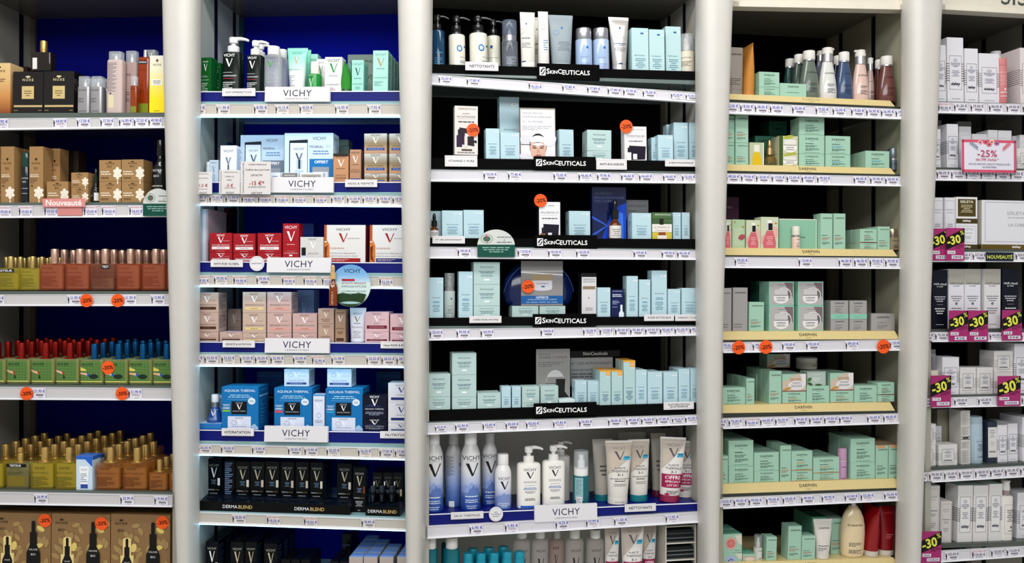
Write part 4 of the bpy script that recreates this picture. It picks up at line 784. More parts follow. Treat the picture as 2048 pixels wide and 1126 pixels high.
sty('db_lav', 'pale blue topped box with peach front', '#b0a29a', [('t', 'VICHY', .5, .2, .8, '#4a4240', .13), ('l', .2, .8, .4, .8, 4, '#7c6c64', 1)], top='#7c9cdc', side=[('l', .1, .9, .1, .9, 8, '#4c5c8c')])
sty('db_tube', 'slim black foundation tube on tester stand', 'b#07090e', [('l', .3, .7, .2, .6, 4, '#4c5c70', 1)], name='foundation_tube', cat='tube')
# --- middle bay
AQ = '#b6d3dc'; AQD = '#8fb8b4'
sty('s_aqua', 'pale aqua box with white tag', AQ, skin(), side=[('l', .2, .8, .3, .5, 3, '#6c98a4')])
sty('s_bluetag', 'tall pale aqua box with blue tag', '#b4d2d4', [('r', .52, .11, .72, .145, '#1c5c9c'), ('r', .72, .11, .94, .145, '#e8f4f6'), ('t', 'SkinCeuticals', .45, .64, .6, '#3d5a68', .03), ('l', .2, .8, .7, .95, 6, '#5c8494', 1)])
sty('s_sage', 'low sage green box with fine print', '#b4cdca', skinlow(), side=[])
sty('s_yellow', 'pale aqua box with yellow top tag', '#b0cdce', [('r', 0, 0, 1, .035, '#e8a834'), ('r', .55, .035, .93, .15, '#e8a040'), ('t', '50', .74, .09, .2, '#f8ecd0', .05), ('r', .58, .16, .9, .18, '#e8f0f0'), ('t', 'SkinCeuticals', .5, .62, .6, '#3d5a68', .03), ('l', .2, .8, .68, .9, 6, '#3c6c8c', 1)], top='#e0a030')
sty('s_bluepump', 'blue gel bottle with black pump', 'q#0c4c74', [('l', .3, .8, .6, .65, 1, '#5c9cc4'), ('l', .2, .85, .75, .95, 4, '#4c8cb4')], name='pump_bottle', cat='bottle')
sty('s_whitepump', 'milky white bottle with black pump and blue ring', 'g#dcdacb', [('c', .6, .46, .17, .1, '#1c68ac'), ('c', .6, .46, .11, .065, '#c8d8e0'), ('r', .88, .36, .97, .42, '#1c4c7c'), ('l', .65, 1.0, .7, .74, 1, '#8a9098'), ('l', .62, 1.0, .82, .9, 2, '#5c88ac')], name='pump_bottle', cat='bottle')
sty('s_whitepump2', 'ivory bottle with black pump behind', 'g#cfd0bf', [('r', .2, .3, .36, .38, '#1c4c8c'), ('l', .1, .9, .62, .66, 1, '#8a9088'), ('l', .1, .9, .78, .9, 3, '#4c5c7c')], name='pump_bottle', cat='bottle')
sty('s_foam', 'clear foam bottle with domed clear cap', 'k#9098a4', [('l', .4, .8, .3, .36, 1, '#5c6c8c'), ('l', .2, .85, .6, .9, 7, '#a4acb4')], name='foam_bottle', cat='bottle')
sty('s_whitetube', 'white squeeze tube with grey print', '#d7d4cb', [('r', .36, .2, .44, .23, '#2c4c7c'), ('o', .1, .35, .14, .045, '#8c9094', .12), ('l', .1, .75, .45, .5, 1, '#6c7074'), ('l', .1, .7, .55, .65, 4, '#6c7074'), ('r', .05, .88, .3, .9, '#1c3c6c')], name='cream_tube', cat='tube')
sty('s_whitetube2', 'narrow white tube turned aside', '#dcdad4', [('o', .45, .28, .2, .05, '#8c9094', .12), ('l', .4, .9, .5, .7, 5, '#5c88ac')], name='cream_tube', cat='tube')
sty('s_greytube', 'wide translucent grey blue tube', '#8f9ca2', [('r', .47, .23, .55, .27, '#3c6ca0'), ('c', .28, .34, .11, .05, '#6c8cac'), ('c', .28, .34, .08, .035, '#8f9ca2'), ('l', .3, .85, .5, .68, 5, '#6c7c84', 1), ('r', .42, .93, .62, .96, '#5ca0d0')], name='cream_tube', cat='tube')
sty('s_silvertube', 'silver grey squeeze tube', 's#c6c3c0', [('r', .47, .19, .55, .23, '#2c4c8c'), ('t', 'SKINCEUTICALS', .5, .4, .5, '#8c8c90', .03), ('l', .18, .8, .49, .53, 1, '#4c6080', 1), ('t', 'CLEANSER', .5, .54, .36, '#4c6080', .03), ('l', .15, .85, .58, .66, 3, '#707478', 1), ('r', .4, .87, .58, .89, '#1c3c6c')], name='cream_tube', cat='tube')
sty('s_toner', 'pale blue toner bottle with silver cap', 'g#9db4d4', [('r', .52, .24, .66, .32, '#3c6cb4'), ('l', .2, .8, .58, .62, 1, '#7c8cb0'), ('l', .2, .8, .78, .95, 4, '#7c94c4')], name='toner_bottle', cat='bottle')
sty('s_cream', 'cream bottle with clear cap at right wall', '#cfc8b6', [('l', .05, .7, .3, .36, 1, '#5c5c50'), ('l', .05, .7, .48, .72, 4, '#5c5c50')], name='serum_bottle', cat='bottle')
sty('s_setwhite', 'white set box picturing dark pouch and bottles', '#dcd6d0', [('t', 'SKINCEUTICALS', .55, .06, .78, '#4c484c', .04), ('l', .3, .7, .14, .17, 1, '#6c686c', 1), ('t', 'HA INTENSIFIER', .5, .22, .8, '#5c585c', .05), ('r', .1, .26, .9, .263, '#8c888c'), ('l', .1, .9, .3, .35, 1, '#3c383c', 1), ('p', [(.2, .44), (.8, .48), (.85, .82), (.22, .78)], '#221420'), ('r', .08, .6, .32, .84, '#2c1438'), ('r', .14, .48, .24, .6, '#14101c'), ('r', .42, .62, .55, .84, '#d8d0cc'), ('r', .44, .56, .98, .62, '#f2ece4'), ('p', [(.6, .7), (.95, .7), (.95, .76)], '#14101c'), ('r', .3, .88, .75, .915, '#4c3c2c'), ('l', .1, .9, .93, .97, 1, '#6c686c', 1)], top='#3a3432')
sty('s_hydra', 'white set box with black pouch print', '#e2e0e2', [('t', 'SKINCEUTICALS', .5, .09, .78, '#8c8c94', .03), ('t', 'HYDRATING B5', .5, .28, .8, '#6c6c78', .06), ('r', .08, .33, .9, .333, '#9c9ca4'), ('l', .1, .9, .4, .46, 1, '#4c4c58', 1), ('p', [(.2, .56), (.96, .58), (.92, .96), (.3, .98)], '#150f22'), ('r', .1, .76, .3, 1, '#ece8ea'), ('r', .14, .62, .24, .76, '#1c1828'), ('r', .38, .8, .56, .96, '#ece8ea')])
sty('s_phlor', 'white set box with navy pouch print', '#e4e4e6', [('l', .4, .75, .08, .12, 1, '#6c6c74', 1), ('t', 'PHLORETIN CF', .5, .29, .84, '#6c6c78', .06), ('r', .08, .36, .9, .363, '#9c9ca4'), ('l', .1, .9, .42, .48, 1, '#4c4c58', 1), ('p', [(.2, .6), (.94, .62), (.9, .98), (.2, .98)], '#120f22'), ('r', .04, .86, .3, 1, '#8c5c34'), ('r', .12, .7, .22, .86, '#1c1828'), ('r', .42, .84, .6, 1, '#ece8ea')], side=[('r', 0, 0, 1, 1, '#16161e')])
sty('s_droppic', 'aqua box behind amber dropper bottle', AQ, [])
sty('s_amberdrop', 'amber dropper bottle with white label', 'q#7c3a10', [('r', .02, .35, .98, 1, '#dcd8d4'), ('l', .15, .85, .5, .9, 4, '#6c6c70', 1)], name='dropper_bottle', cat='bottle')
sty('s_silym', 'green and yellow box with dropper picture', '#4c6c44', [('r', 0, .75, 1, 1, '#c8b83c'), ('l', .0, 1, .2, .42, 5, '#2c4428'), ('t', 'SKINCEUTICALS', .55, .08, .8, '#e8f0e8', .05, .01), ('r', 0, .44, 1, .74, '#e4e0d8'), ('t', 'SILYMARIN CF', .5, .56, .8, '#7c6c5c', .08), ('l', .1, .9, .66, .7, 1, '#a05c5c', 1), ('r', .38, .24, .58, .46, '#1c1812'), ('p', [(.34, .74), (.66, .74), (.76, 1), (.26, 1)], '#8c4418'), ('r', .27, .86, .74, 1, '#e4e0d8')])
sty('s_navydef', 'navy box with small white bottle print', '#101c4c', [('l', .1, .9, .05, .08, 1, '#c8d4ec'), ('l', .08, .9, .16, .28, 2, '#e4ecf8'), ('l', .08, .7, .4, .55, 3, '#a4b4dc'), ('l', .08, .6, .62, .66, 1, '#a4b4dc'), ('r', .72, .56, .88, .78, '#e8f0f8'), ('p', [(.72, .78), (.88, .78), (1, .86), (1, 1), (.6, 1), (.6, .86)], '#dce8f4')])
sty('s_neck', 'white neck cream box with black top', '#d6d4d6', [('r', 0, 0, 1, .09, '#0c0c10'), ('t', 'TRIPEPTIDE-R', .5, .15, .86, '#6c6c70', .035), ('t', 'NECK REPAIR', .5, .2, .8, '#6c6c70', .035), ('r', .08, .3, .92, .37, '#8c7c60'), ('r', .44, .55, .52, .58, '#6c7c94'), ('l', .2, .8, .78, .86, 2, '#8c8c94', 1)], side=[('r', 0, 0, 1, 1, '#1c1c22')])
sty('s_frostpump', 'frosted pump bottle with clear cap', '#aebab8', [('r', .55, .26, .7, .32, '#3c5c8c'), ('l', .3, .8, .55, .58, 1, '#6c7c7c'), ('l', .3, .8, .65, .85, 4, '#6c7c7c')], name='pump_bottle', cat='bottle')
sty('s_flatwhite', 'white flat carton lying on shelf', '#dff2f4')
# vichy on middle bay
mt = [(0, .62), (.08, .6), (.2, .54), (.3, .58), (.42, .52), (.52, .5), (.62, .56), (.75, .53), (.88, .57), (1, .55), (1, .66), (0, .66)]
def can(): return [('t', 'VICHY', .5, .2, .94, '#33363c', .1, .002), ('l', .2, .8, .245, .255, 1, '#8a8c92', 1), ('v', .52, .375, .66, .19, '#1c1c1e'), ('p', [(x, y+.06) for x, y in mt], '#8ca0d0'), ('p', [(x*.6+.3, y+.1) for x, y in mt], '#5c78b8'), ('l', .1, .9, .76, .8, 1, '#dfe6f4', 1), ('l', .1, .9, .82, .88, 2, '#dfe6f4', 1), ('l', .2, .8, .91, .97, 2, '#c8d4ec', 1)]
sty('v_can', 'tall thermal water spray can with mountain print', 'G#123c94#3c62ac#a4b4d8#d8dade#d2d3d4#c4c4c2', can(), name='spray_can', cat='spray can')
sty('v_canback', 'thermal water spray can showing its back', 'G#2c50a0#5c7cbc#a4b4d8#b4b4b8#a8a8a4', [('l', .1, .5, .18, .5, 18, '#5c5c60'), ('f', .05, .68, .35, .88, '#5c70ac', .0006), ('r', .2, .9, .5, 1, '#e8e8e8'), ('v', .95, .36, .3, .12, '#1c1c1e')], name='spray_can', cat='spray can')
sty('v_cansm', 'small thermal water spray can with mountain print', 'G#3c62ac#8c9ccc#d8dae4#e4e4e6#dcdcda', [('t', 'VICHY', .5, .3, .74, '#33363c', .08), ('v', .52, .45, .5, .18, '#1c1c1e'), ('p', [(x, y+.12) for x, y in mt], '#7c90c4'), ('l', .1, .9, .84, .95, 3, '#dfe6f4', 1)], name='spray_can', cat='spray can')
def milk(): return [('t', 'VICHY', .5, .13, .56, '#2a2e38', .06), ('v', .5, .25, .32, .14, '#16181c'), ('l', .2, .8, .38, .43, 2, '#9a9ca0', 1), ('l', .25, .75, .47, .49, 1, '#9aa4b8', 1), ('l', .2, .8, .52, .58, 2, '#2c62b8', 1), ('l', .25, .75, .6, .66, 3, '#8a8c90', 1), ('l', .25, .75, .76, .82, 2, '#2a2a2c', 1), ('r', .1, .93, .9, 1, '#1c58b8')]
sty('v_milk', 'white cleansing milk bottle with pump', '#e8e6e0', milk(), name='pump_bottle', cat='bottle')
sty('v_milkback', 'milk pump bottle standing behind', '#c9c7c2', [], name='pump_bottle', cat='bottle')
sty('v_tealfoam', 'teal foam bottle with clear cap', 'q#0f7c84', [('r', .05, .05, .5, .8, '#8fb4b8'), ('l', .1, .45, .1, .6, 10, '#4c7c84'), ('r', .12, .68, .45, .9, '#e4e4e4'), ('l', .14, .44, .72, .88, 5, '#3c3c3c')], name='foam_bottle', cat='bottle')
def pt(offer=False):
    D = [('t', 'VICHY', .5, .12, .5, '#8a8684', .045), ('v', .5, .23, .38, .13, '#5d5558'), ('p', [(.66, .24), (.9, .24), (.88, .3), (.62, .3)], '#3aa8cc'), ('r', .68, .25, .86, .265, '#2c5c78'), ('t', 'PURETÉ', .5, .42, .4, '#4a4648', .035), ('t', 'THERMALE', .5, .47, .62, '#4a4648', .035), ('t', '3-1', .5, .525, .2, '#2a2628', .035, .01)]
    if offer: D += [('r', -.02, .56, 1.02, .77, '#9e1c4c'), ('t', 'OFFRE', .5, .61, .6, '#f6eef2', .06, .016), ('t', 'SPÉCIALE', .5, .67, .58, '#f6eef2', .04, .01), ('t', 'LOT DE 2', .5, .73, .44, '#f6eef2', .035, .01), ('l', .25, .75, .81, .87, 3, '#3a3638', 1), ('c', .3, .87, .08, .018, '#b41c4c')]
    else: D += [('l', .15, .85, .58, .6, 1, '#2a2628', 1), ('l', .25, .75, .61, .64, 1, '#2a2628', 1), ('l', .25, .75, .66, .71, 2, '#8a8688', 1), ('l', .3, .7, .95, .965, 1, '#6a6668', 1)]
    return D
sty('v_puret', 'white and beige cleansing tube', '#dcd8d0', [('p', [(0, .03), (1, .03), (1, .24), (.6, .33), (.2, .42), (.02, .55)], '#bfb3a4')]+pt(), name='cream_tube', cat='tube')
sty('v_puretoffer', 'cleansing tube with magenta offer band', '#e0dcd8', [('p', [(0, .03), (1, .03), (.75, .2), (.35, .32), (.05, .5)], '#bdb2a6')]+pt(True), name='cream_tube', cat='tube')
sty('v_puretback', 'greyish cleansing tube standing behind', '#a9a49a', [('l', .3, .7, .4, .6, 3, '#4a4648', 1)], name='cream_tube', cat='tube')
sty('v_tealbottle', 'small teal bottle with white cap', 'q#0c8494', [('t', 'VICHY', .5, .35, .7, '#e8f4f4', .16), ('v', .5, .75, .5, .4, '#e8f4f4')], name='lotion_bottle', cat='bottle')
sty('v_tealcap', 'small bottle with round teal cap', 'g#0e8ca4', [], name='lotion_bottle', cat='bottle')
sty('v_clearlow', 'clear micellar bottle with white lid', 'k#d0c6c0', [('t', 'VICHY', .5, .22, .6, '#2c2c30', .1), ('v', .5, .52, .36, .32, '#16181c')], name='micellar_bottle', cat='bottle')
sty('v_clearpink', 'clear bottle with magenta offer band', 'k#c8a49c', [('t', 'HY', .4, .18, .4, '#2c2c30', .1), ('v', .4, .42, .2, .22, '#16181c'), ('r', 0, .75, 1, 1, '#a41c4c'), ('t', 'RE', .6, .86, .5, '#f4e8ec', .1, .014)], name='micellar_bottle', cat='bottle')
# --- fourth bay
MI = '#9ec4ae'
ds = []
sty('d_sq', 'mint green box with dark lettering', MI, darp())
sty('d_sqgreen', 'mint green box with dark green lines', MI, darp(sub='#1f4436'))
sty('d_sqblue', 'mint green box with blue lines', MI, darp(sub='#2c8cb8'))
sty('d_sqorange', 'mint green box with orange base line', MI, darp(sub='#c8904c')+[('r', 0, .96, 1, 1, '#b87c44')])
sty('d_sqred', 'mint green box with red base line', MI, darp(sub='#8c4838')+[('r', 0, .95, 1, 1, '#7c2c2c')])
sty('d_tall', 'tall mint green box', MI, darp(False))
sty('d_tallorange', 'tall mint box with orange top patch', MI, darp(False, sub='#1f4436')+[('r', .1, .01, .75, .08, '#d09468')], top='#c89c70')
sty('d_wide', 'wide mint box with dark lettering', MI, [('t', 'DARPHIN', .5, .24, .4, '#14281f', .2, .014, 1.15), ('l', .25, .75, .62, .72, 1, '#4a8068')])
sty('d_dark', 'dark green box in shade behind', '#2c6450', [('t', 'DARPHIN', .5, .15, .6, '#0c1c14', .1, .014), ('l', .2, .7, .5, .8, 3, '#123024')])  # mint carton with the shade of the deep shelf put into its colours
sty('d_graytall', 'tall silver grey box', 's#b4b0ae', [('t', 'DARPHIN', .5, .12, .72, '#1c1c1e', .04, .014, 1.1), ('l', .05, .8, .83, .86, 1, '#3c3c40'), ('l', .05, .7, .88, .93, 2, '#6c6c70')])
sty('d_silver', 'small silver box with mint band', 's#b8b5b2', [('t', 'DARPHIN', .5, .15, .5, '#1c1c1e', .09, .014, 1.1), ('l', .25, .75, .3, .36, 1, '#3c3c40'), ('l', .25, .7, .42, .68, 4, '#6c6c70'), ('r', 0, .74, 1, 1, '#85c2a8'), ('l', .25, .75, .85, .89, 1, '#3c6c58', 1)])
sty('d_silver2', 'silver box with dark lettering', 's#b6b3b1', [('t', 'DARPHIN', .5, .22, .5, '#1c1c1e', .11, .014, 1.1), ('l', .25, .75, .5, .56, 1, '#3c3c40'), ('l', .25, .7, .66, .9, 3, '#6c6c70')])
sty('d_jarbox', 'mint edged box with grey cream jar picture', '#92c6b0', [('r', .04, .05, .96, .96, '#aeaaa8'), ('p', [(.6, .05), (.96, .05), (.96, .7)], '#77666a'), ('l', .3, .7, .13, .17, 1, '#5c4c6c', 1), ('c', .58, .55, .32, .3, '#d4d4d2'), ('c', .58, .57, .29, .27, '#64605f')]+jarpic(.48, .62, .6, .62, '#c4c2c0', '#e0dedc', '#1c1c1e'))
sty('d_jarbox2', 'mint box with white open jar picture', MI, [('p', [(0, .42), (.3, .3), (.6, .0), (1, .0), (1, 1), (0, 1)], '#c8b4a0'), ('p', [(.75, .02), (1, 0), (1, .7), (.85, .45)], '#dedad8'), ('r', .32, .18, .78, .42, '#b49c84'), ('c', .55, .18, .23, .06, '#c8b8a8'), ('c', .6, .66, .36, .28, '#d8d6d6'), ('t', 'DARPHIN', .6, .52, .34, '#1c1c1e', .07, .014), ('l', .36, .84, .62, .76, 2, '#6c6c70', 1), ('e', .2, .85, .2, .07, '#c08840', .3), ('r', 0, .96, 1, 1, '#7c2c2c')])
sty('d_jarboxph', 'box with photo of white jar among leaves', '#c4c4a0', [('r', 0, 0, .2, 1, '#3c5424'), ('e', .5, .06, .3, .1, '#a8ac40', .2), ('e', .65, .93, .3, .1, '#a0a83c', -.2)]+jarpic(.58, .56, .72, .74, '#dcdad2', '#e6e4dc', '#1c1c1e'))
sty('d_greyleaf', 'small grey box with leaf corner print', '#a9b8ae', [('f', .02, .05, .98, .95, '#8c9c94', .0006), ('t', 'DARPHIN', .5, .2, .44, '#dce4e0', .08), ('l', .3, .7, .4, .7, 3, '#dce4e0', 1), ('e', .12, .55, .14, .12, '#3c6c34', .6), ('e', .15, .85, .16, .1, '#2c5c2c', -.4), ('e', .6, .92, .2, .07, '#3c5c34')])
sty('d_pinkbox', 'floral pale box with pink serum picture', '#c4ccae', [('c', .3, .75, .3, .2, '#d8a098'), ('c', .8, .5, .2, .2, '#d4aca0'), ('c', .85, .2, .07, .03, '#c07c34'), ('r', .36, .1, .62, .22, '#e8e6dc'), ('r', .34, .2, .66, .42, '#15100f'), ('r', .34, .2, .42, .42, '#c8c8c8'), ('p', [(.32, .44), (.68, .44), (.86, .8), (.84, 1), (.14, 1), (.12, .8)], '#c8646c'), ('l', .3, .7, .6, .9, 5, '#e8b0b0', 1)])
sty('d_textbox', 'pale green floral box of fine text', '#a9c49c', [('l', .12, .9, .3, .95, 12, '#d8dcc0'), ('c', .2, .1, .08, .03, '#c07c34'), ('c', .85, .26, .08, .04, '#c07c34'), ('e', .75, .62, .3, .1, '#a84c54', .4)])
sty('d_bigmint', 'large square mint box with white edge', '#88b89e', [('r', 0, 0, 1, .03, '#dcdccc'), ('r', .96, 0, 1, 1, '#a8c8b4'), ('t', 'DARPHIN', .5, .61, .36, '#14281f', .05, .014, 1.15)])
sty('d_pinksm', 'small pale pink serum bottle with white cap', '#d8bcae', [('t', 'DARPHIN', .6, .2, .5, '#1c1c1e', .07, .014), ('l', .3, .9, .5, .56, 1, '#3c3c40'), ('l', .3, .8, .66, .9, 2, '#8c7c74')], name='serum_bottle', cat='bottle')
sty('d_yelbox', 'white floral box with yellow oil picture', '#b4bc9a', [('r', .3, .1, .7, .42, '#dcdccc'), ('p', [(.3, .42), (.7, .42), (.84, .75), (.82, 1), (.2, 1), (.18, .75)], '#d8b41c'), ('r', .94, 0, 1, 1, '#e4e4dc')])
sty('d_dropper', 'glass dropper bottle with gold collar', 'k#7c6c34', [('r', .15, .2, .9, .7, '#6c5418')], name='dropper_bottle', cat='bottle')
sty('d_purple', 'dark purple pouch at back', '#4c2440', [('r', 0, .5, 1, 1, '#8c8ca4'), ('t', 'HIN', .3, .2, .4, '#b48ca8', .12)])
sty('d_taupetube', 'taupe squeeze tube with dark lettering', '#8c857c', [('t', 'DARPHIN', .5, .15, .8, '#201c18', .04, .014), ('l', .1, .8, .65, .8, 4, '#4c463e')], name='cream_tube', cat='tube')
sty('d_orangeback', 'orange tube standing behind', '#b0642c', name='cream_tube', cat='tube')
sty('d_orange', 'orange tube seen edge on', '#c4843c', name='cream_tube', cat='tube')
def db_(ink): return [('t', 'DARPHIN', .5, .32, .52, ink, .05, .014, 1.1), ('l', .3, .8, .6, .68, 3, ink), ('l', .3, .8, .72, .85, 4, ink)]
for k_, c_, i_, dsc in (('teal', 'g#173a38', '#0c1c1c', 'dark teal lotion bottle with white cap'), ('green2', 'g#3c4a40', '#1c2420', 'deep grey green lotion bottle'), ('greygreen', 'g#5f6a60', '#2c342c', 'grey green lotion bottle with white cap'), ('white', 'g#cfcfca', '#16161a', 'white lotion bottle with silver pump'), ('navy', 'g#141c38', '#0c101c', 'dark navy lotion bottle behind'), ('blue', 'g#35496a', '#1c2c4c', 'slate blue lotion bottle with white cap'), ('pink', 'g#d2b4a8', '#16161a', 'pale pink lotion bottle with silver pump'), ('pink2', 'g#b8a098', '#16161a', 'small pink bottle behind'), ('brown', 'g#4c241c', '#2c1410', 'brown lotion bottle behind'), ('mauve', 'g#643c38', '#3c201c', 'mauve lotion bottle with white cap'), ('mid', 'g#6c6c80', '#2c2c3c', 'lilac bottle with silver pump behind')):
    sty('dl_'+k_, dsc, c_, db_(i_), name='lotion_bottle', cat='bottle')  # some bottle colours are darkened to stand for the soffit's shade
sty('d_steel', 'steel grey bottle with grey cap', 's#6c7c84', [('t', 'DARPHIN', .5, .4, .6, '#0c1014', .12, .014)], name='serum_bottle', cat='bottle')
sty('d_beige', 'beige bottle with silver cap', '#a8977c', [('t', 'DARPHIN', .5, .25, .6, '#2c241c', .07, .014), ('l', .3, .8, .6, .9, 2, '#3c342c')], name='serum_bottle', cat='bottle')
sty('d_jar', 'white jar standing on grey box', '#d4cfbf', [('l', .5, .9, .3, .5, 1, '#3c3c34')], name='cream_jar', cat='jar')
sty('d_lilac', 'lilac tube bottle with rounded cap', 'g#b48cac', [('r', 0, 0, 1, .03, '#c8c4c8'), ('t', 'DARPHIN', .5, .33, .6, '#3c2434', .07, .012), ('l', .2, .8, .9, .96, 1, '#3c2434')], name='serum_bottle', cat='bottle')
sty('d_flowerbox', 'mint box with pink flower print', MI, [('c', .42, .5, .3, .32, '#d89c94'), ('o', .42, .5, .2, .2, '#c0483c', .25), ('o', .42, .5, .1, .1, '#c0483c', .4), ('p', [(.62, .08), (1, .08), (1, .62), (.8, .5)], '#d4cfc0'), ('l', .6, .92, .86, .9, 1, '#14281f')], top='#6ca890')
sty('d_berrybox', 'mint box with blue berry print', MI, [('c', .42, .8, .3, .5, '#a8b4d4'), ('c', .4, .7, .05, .06, '#1c2c6c'), ('c', .5, .8, .05, .06, '#1c2c6c'), ('c', .3, .85, .05, .06, '#1c2c6c'), ('p', [(.62, .08), (1, .08), (1, .8), (.8, .6)], '#d4cfc0')], top='#6ca890')
sty('d_blobbox', 'low mint box with cream swatch print', MI, [('p', [(.1, .3), (.9, .3), (.95, 1), (.1, 1)], '#b4a898'), ('e', .5, .75, .4, .3, '#dcccbc')], top='#6ca890')
sty('d_smallwhite', 'slim white pump bottle with clear cap', '#cfcec4', [('t', 'DARPHIN', .55, .2, .6, '#1c1c1c', .06, .014), ('l', .3, .8, .8, .9, 2, '#1c1c1c')], name='serum_bottle', cat='bottle')
sty('d_talldark', 'tall mint box standing behind white tube', '#5c9c80', [('t', 'DARPHIN', .5, .12, .6, '#14281f', .04, .014)], top='#3c705c')
sty('d_whitetube', 'white squeeze tube with dark lettering', '#d4d0c8', [('t', 'DARPHIN', .5, .22, .56, '#2c2c30', .05, .014, 1.1), ('l', .2, .7, .64, .68, 1, '#3c3c40'), ('l', .2, .6, .7, .8, 3, '#6c6c70')], name='cream_tube', cat='tube')
sty('d_cream', 'large cream body milk bottle with pump', 'g#dcc8a0', [('t', 'DARPHIN', .45, .36, .58, '#1c1814', .035, .016, 1.1), ('l', .2, .7, .7, .78, 3, '#2c241c'), ('l', .2, .8, .84, .92, 4, '#2c241c')], name='pump_bottle', cat='bottle')
sty('d_redtube', 'red tube seen edge on', 'g#8c0c14', name='cream_tube', cat='tube')
sty('d_redtube2', 'red squeeze tube with faint lettering', 'g#7c0c14', [('t', 'DARPHIN', .5, .14, .7, '#a83440', .06), ('l', .3, .8, .55, .65, 3, '#c06870')], name='cream_tube', cat='tube')
# --- far right bay
W_ = '#dcdbe0'; sd8 = sside()
sty('e_box', 'white striped box with framed label', W_, sis(), side=sd8)
sty('e_boxlow', 'square white striped box with framed label', '#d6d4d2', sis(x0=.18, x1=.82, y0=.22, y1=.86, stripes=(.42, .72), n=5), side=sside(5, .42, .72))
sty('e_plain', 'plain white box partly hidden', '#cfcfd2', [('f', .1, .2, .9, .8, '#9a9da8', .0005), ('l', .2, .8, .3, .6, 4, '#a4a6b0', 1)])
sty('e_dark', 'grey box in shade behind', '#7c7c78', [])  # shade at the back of the shelf is put into this grey
sty('e_pink', 'salmon pink tube with white mushroom mark', '#c87c7c', [('r', 0, .17, 1, .18, '#e8c4c4'), ('l', .12, .88, .24, .52, 8, '#dca4a4', 1), ('c', .55, .62, .1, .025, '#f4e4e4'), ('r', .52, .62, .58, .66, '#f4e4e4'), ('t', 'sisley', .5, .7, .7, '#f6e8e8', .05, .02), ('l', .15, .85, .78, .82, 1, '#f0dcdc')], name='care_tube', cat='tube')
sty('e_boxpink', 'white box with rose tinted side', '#dcd2d2', sis(), side=[('r', 0, .38+i*.035, 1, .386+i*.035, '#4a3c44') for i in range(8)])
def siya(s1, s2): return [('f', .06, .06, .94, .96, '#6c7080', .0005), ('t', 'SISLEYA', .5, .24, .7, '#8a8c96', .03), ('l', .2, .8, .28, .31, 1, '#9a9ca4', 1), ('t', s1, .5, .62, .6, '#7c7e88', .03), ('l', .22, .78, .5, .58, 2, '#8a8c96', 1), ('l', .25, .75, .68, .74, 2, '#a4a6ae', 1), ('l', .2, .8, .86, .89, 1, '#6c6e78', 1)]
sty('e_sisA', 'tall white serum box with thin frame', W_, siya('ANTI-RIDES', ''))
GO = '#4c3f18'
sty('e_sgold', 'white box with dark gold panel', '#e2e0e0', [('r', .08, .08, .92, .74, GO), ('t', 'SISLEYA', .5, .18, .62, '#e4dcc8', .1, .02), ('l', .2, .8, .28, .6, 5, '#cfc4a0', 1), ('r', 0, .82, 1, 1, 's#4c3f18'), ('t', 'sisley', .5, .91, .4, '#f2f0ea', .1, .03)])
sty('e_swhite', 'white box with thin frame and gold base', '#dedee2', [('f', .08, .1, .92, .74, '#7c8090', .0005), ('t', 'SISLEYA', .5, .22, .6, '#9a9ca4', .08), ('l', .2, .8, .34, .4, 1, '#a4a6ae', 1), ('l', .3, .7, .48, .6, 2, '#a4a6ae', 1), ('r', 0, .82, 1, 1, 's#4c3f18'), ('t', 'sisley', .5, .91, .4, '#f2f0ea', .1, .03)])
sty('e_lacure', 'large white treatment box on gold base', '#dadade', [('f', .05, .04, 1.2, .86, '#6c7080', .0007), ('t', 'SISLEYA', .62, .26, .34, '#9a9ca4', .07), ('l', .45, .8, .33, .37, 1, '#a4a6ae', 1), ('t', 'LA CURE', .62, .5, .28, '#8a8c96', .06, 0, 1.1), ('r', 0, .9, 1, 1, 's#6c5820'), ('t', 'sisley', .62, .95, .16, '#f2f0ea', .06, .03)][1:]+[('r', .06, .04, 1, .045, '#6c7080'), ('r', .06, .04, .064, .84, '#6c7080'), ('r', .06, .84, 1, .845, '#6c7080')], side=[('r', 0, 0, 1, .9, '#b8b4a8'), ('r', 0, .9, 1, 1, '#4c3c18')])
def hair(dark, n=''):
    a, b = ('#e8e8ec', '#c8c8d0') if dark else ('#3c3c44', '#7c7c88')
    D = [] if dark else [('r', 0, 0, 1, .26, '#a4a298')]
    D += [('t', 'HAIR', .28, .24, .36, a, .05), ('t', 'rituel', .72, .24, .42, a, .04), ('t', 'by sisley', .5, .285, .4, a, .025, .014), ('l', .1, .9, .44, .55, 3, b, 1)]
    D += [('r', .3, .59, .7, .593, b)] if dark else [('c', .5, .58, .07, .022, '#1c1c20'), ('t', n, .5, .58, .05, '#f4f4f4', .025)]
    return D+[('l', .15, .85, .64, .76, 3, a if dark else b, 1), ('l', .2, .8, .92, .94, 1, b, 1)]
sty('e_hairdark', 'tall black hair care box', '#080c1c', hair(True))
sty('e_hair1', 'tall white hair care box with grey top', '#dcdce2', hair(False, '4')); sty('e_hair2', 'tall white hair care box with grey top', '#dcdce2', hair(False, '2')); sty('e_hair3', 'tall white hair care box with grey top', '#d8d6d8', hair(False, '6'))
sty('e_yellow', 'yellow bottle edge beside the column', 'q#a8a01c', name='oil_bottle', cat='bottle')
sty('e_pumpclear', 'cream bottle with clear cap and dark pump', '#dcd4c4', [], name='pump_bottle', cat='bottle')
sty('e_setside', 'large beige set box seen from its side', '#8c8878', [('t', 'YEAR', .75, .06, .2, '#3c3a34', .03), ('r', .55, .33, .78, .37, '#3c5c94'), ('r', .58, .46, .76, .64, '#1c3c8c'), ('r', .8, .58, .98, .8, '#5c3020')])
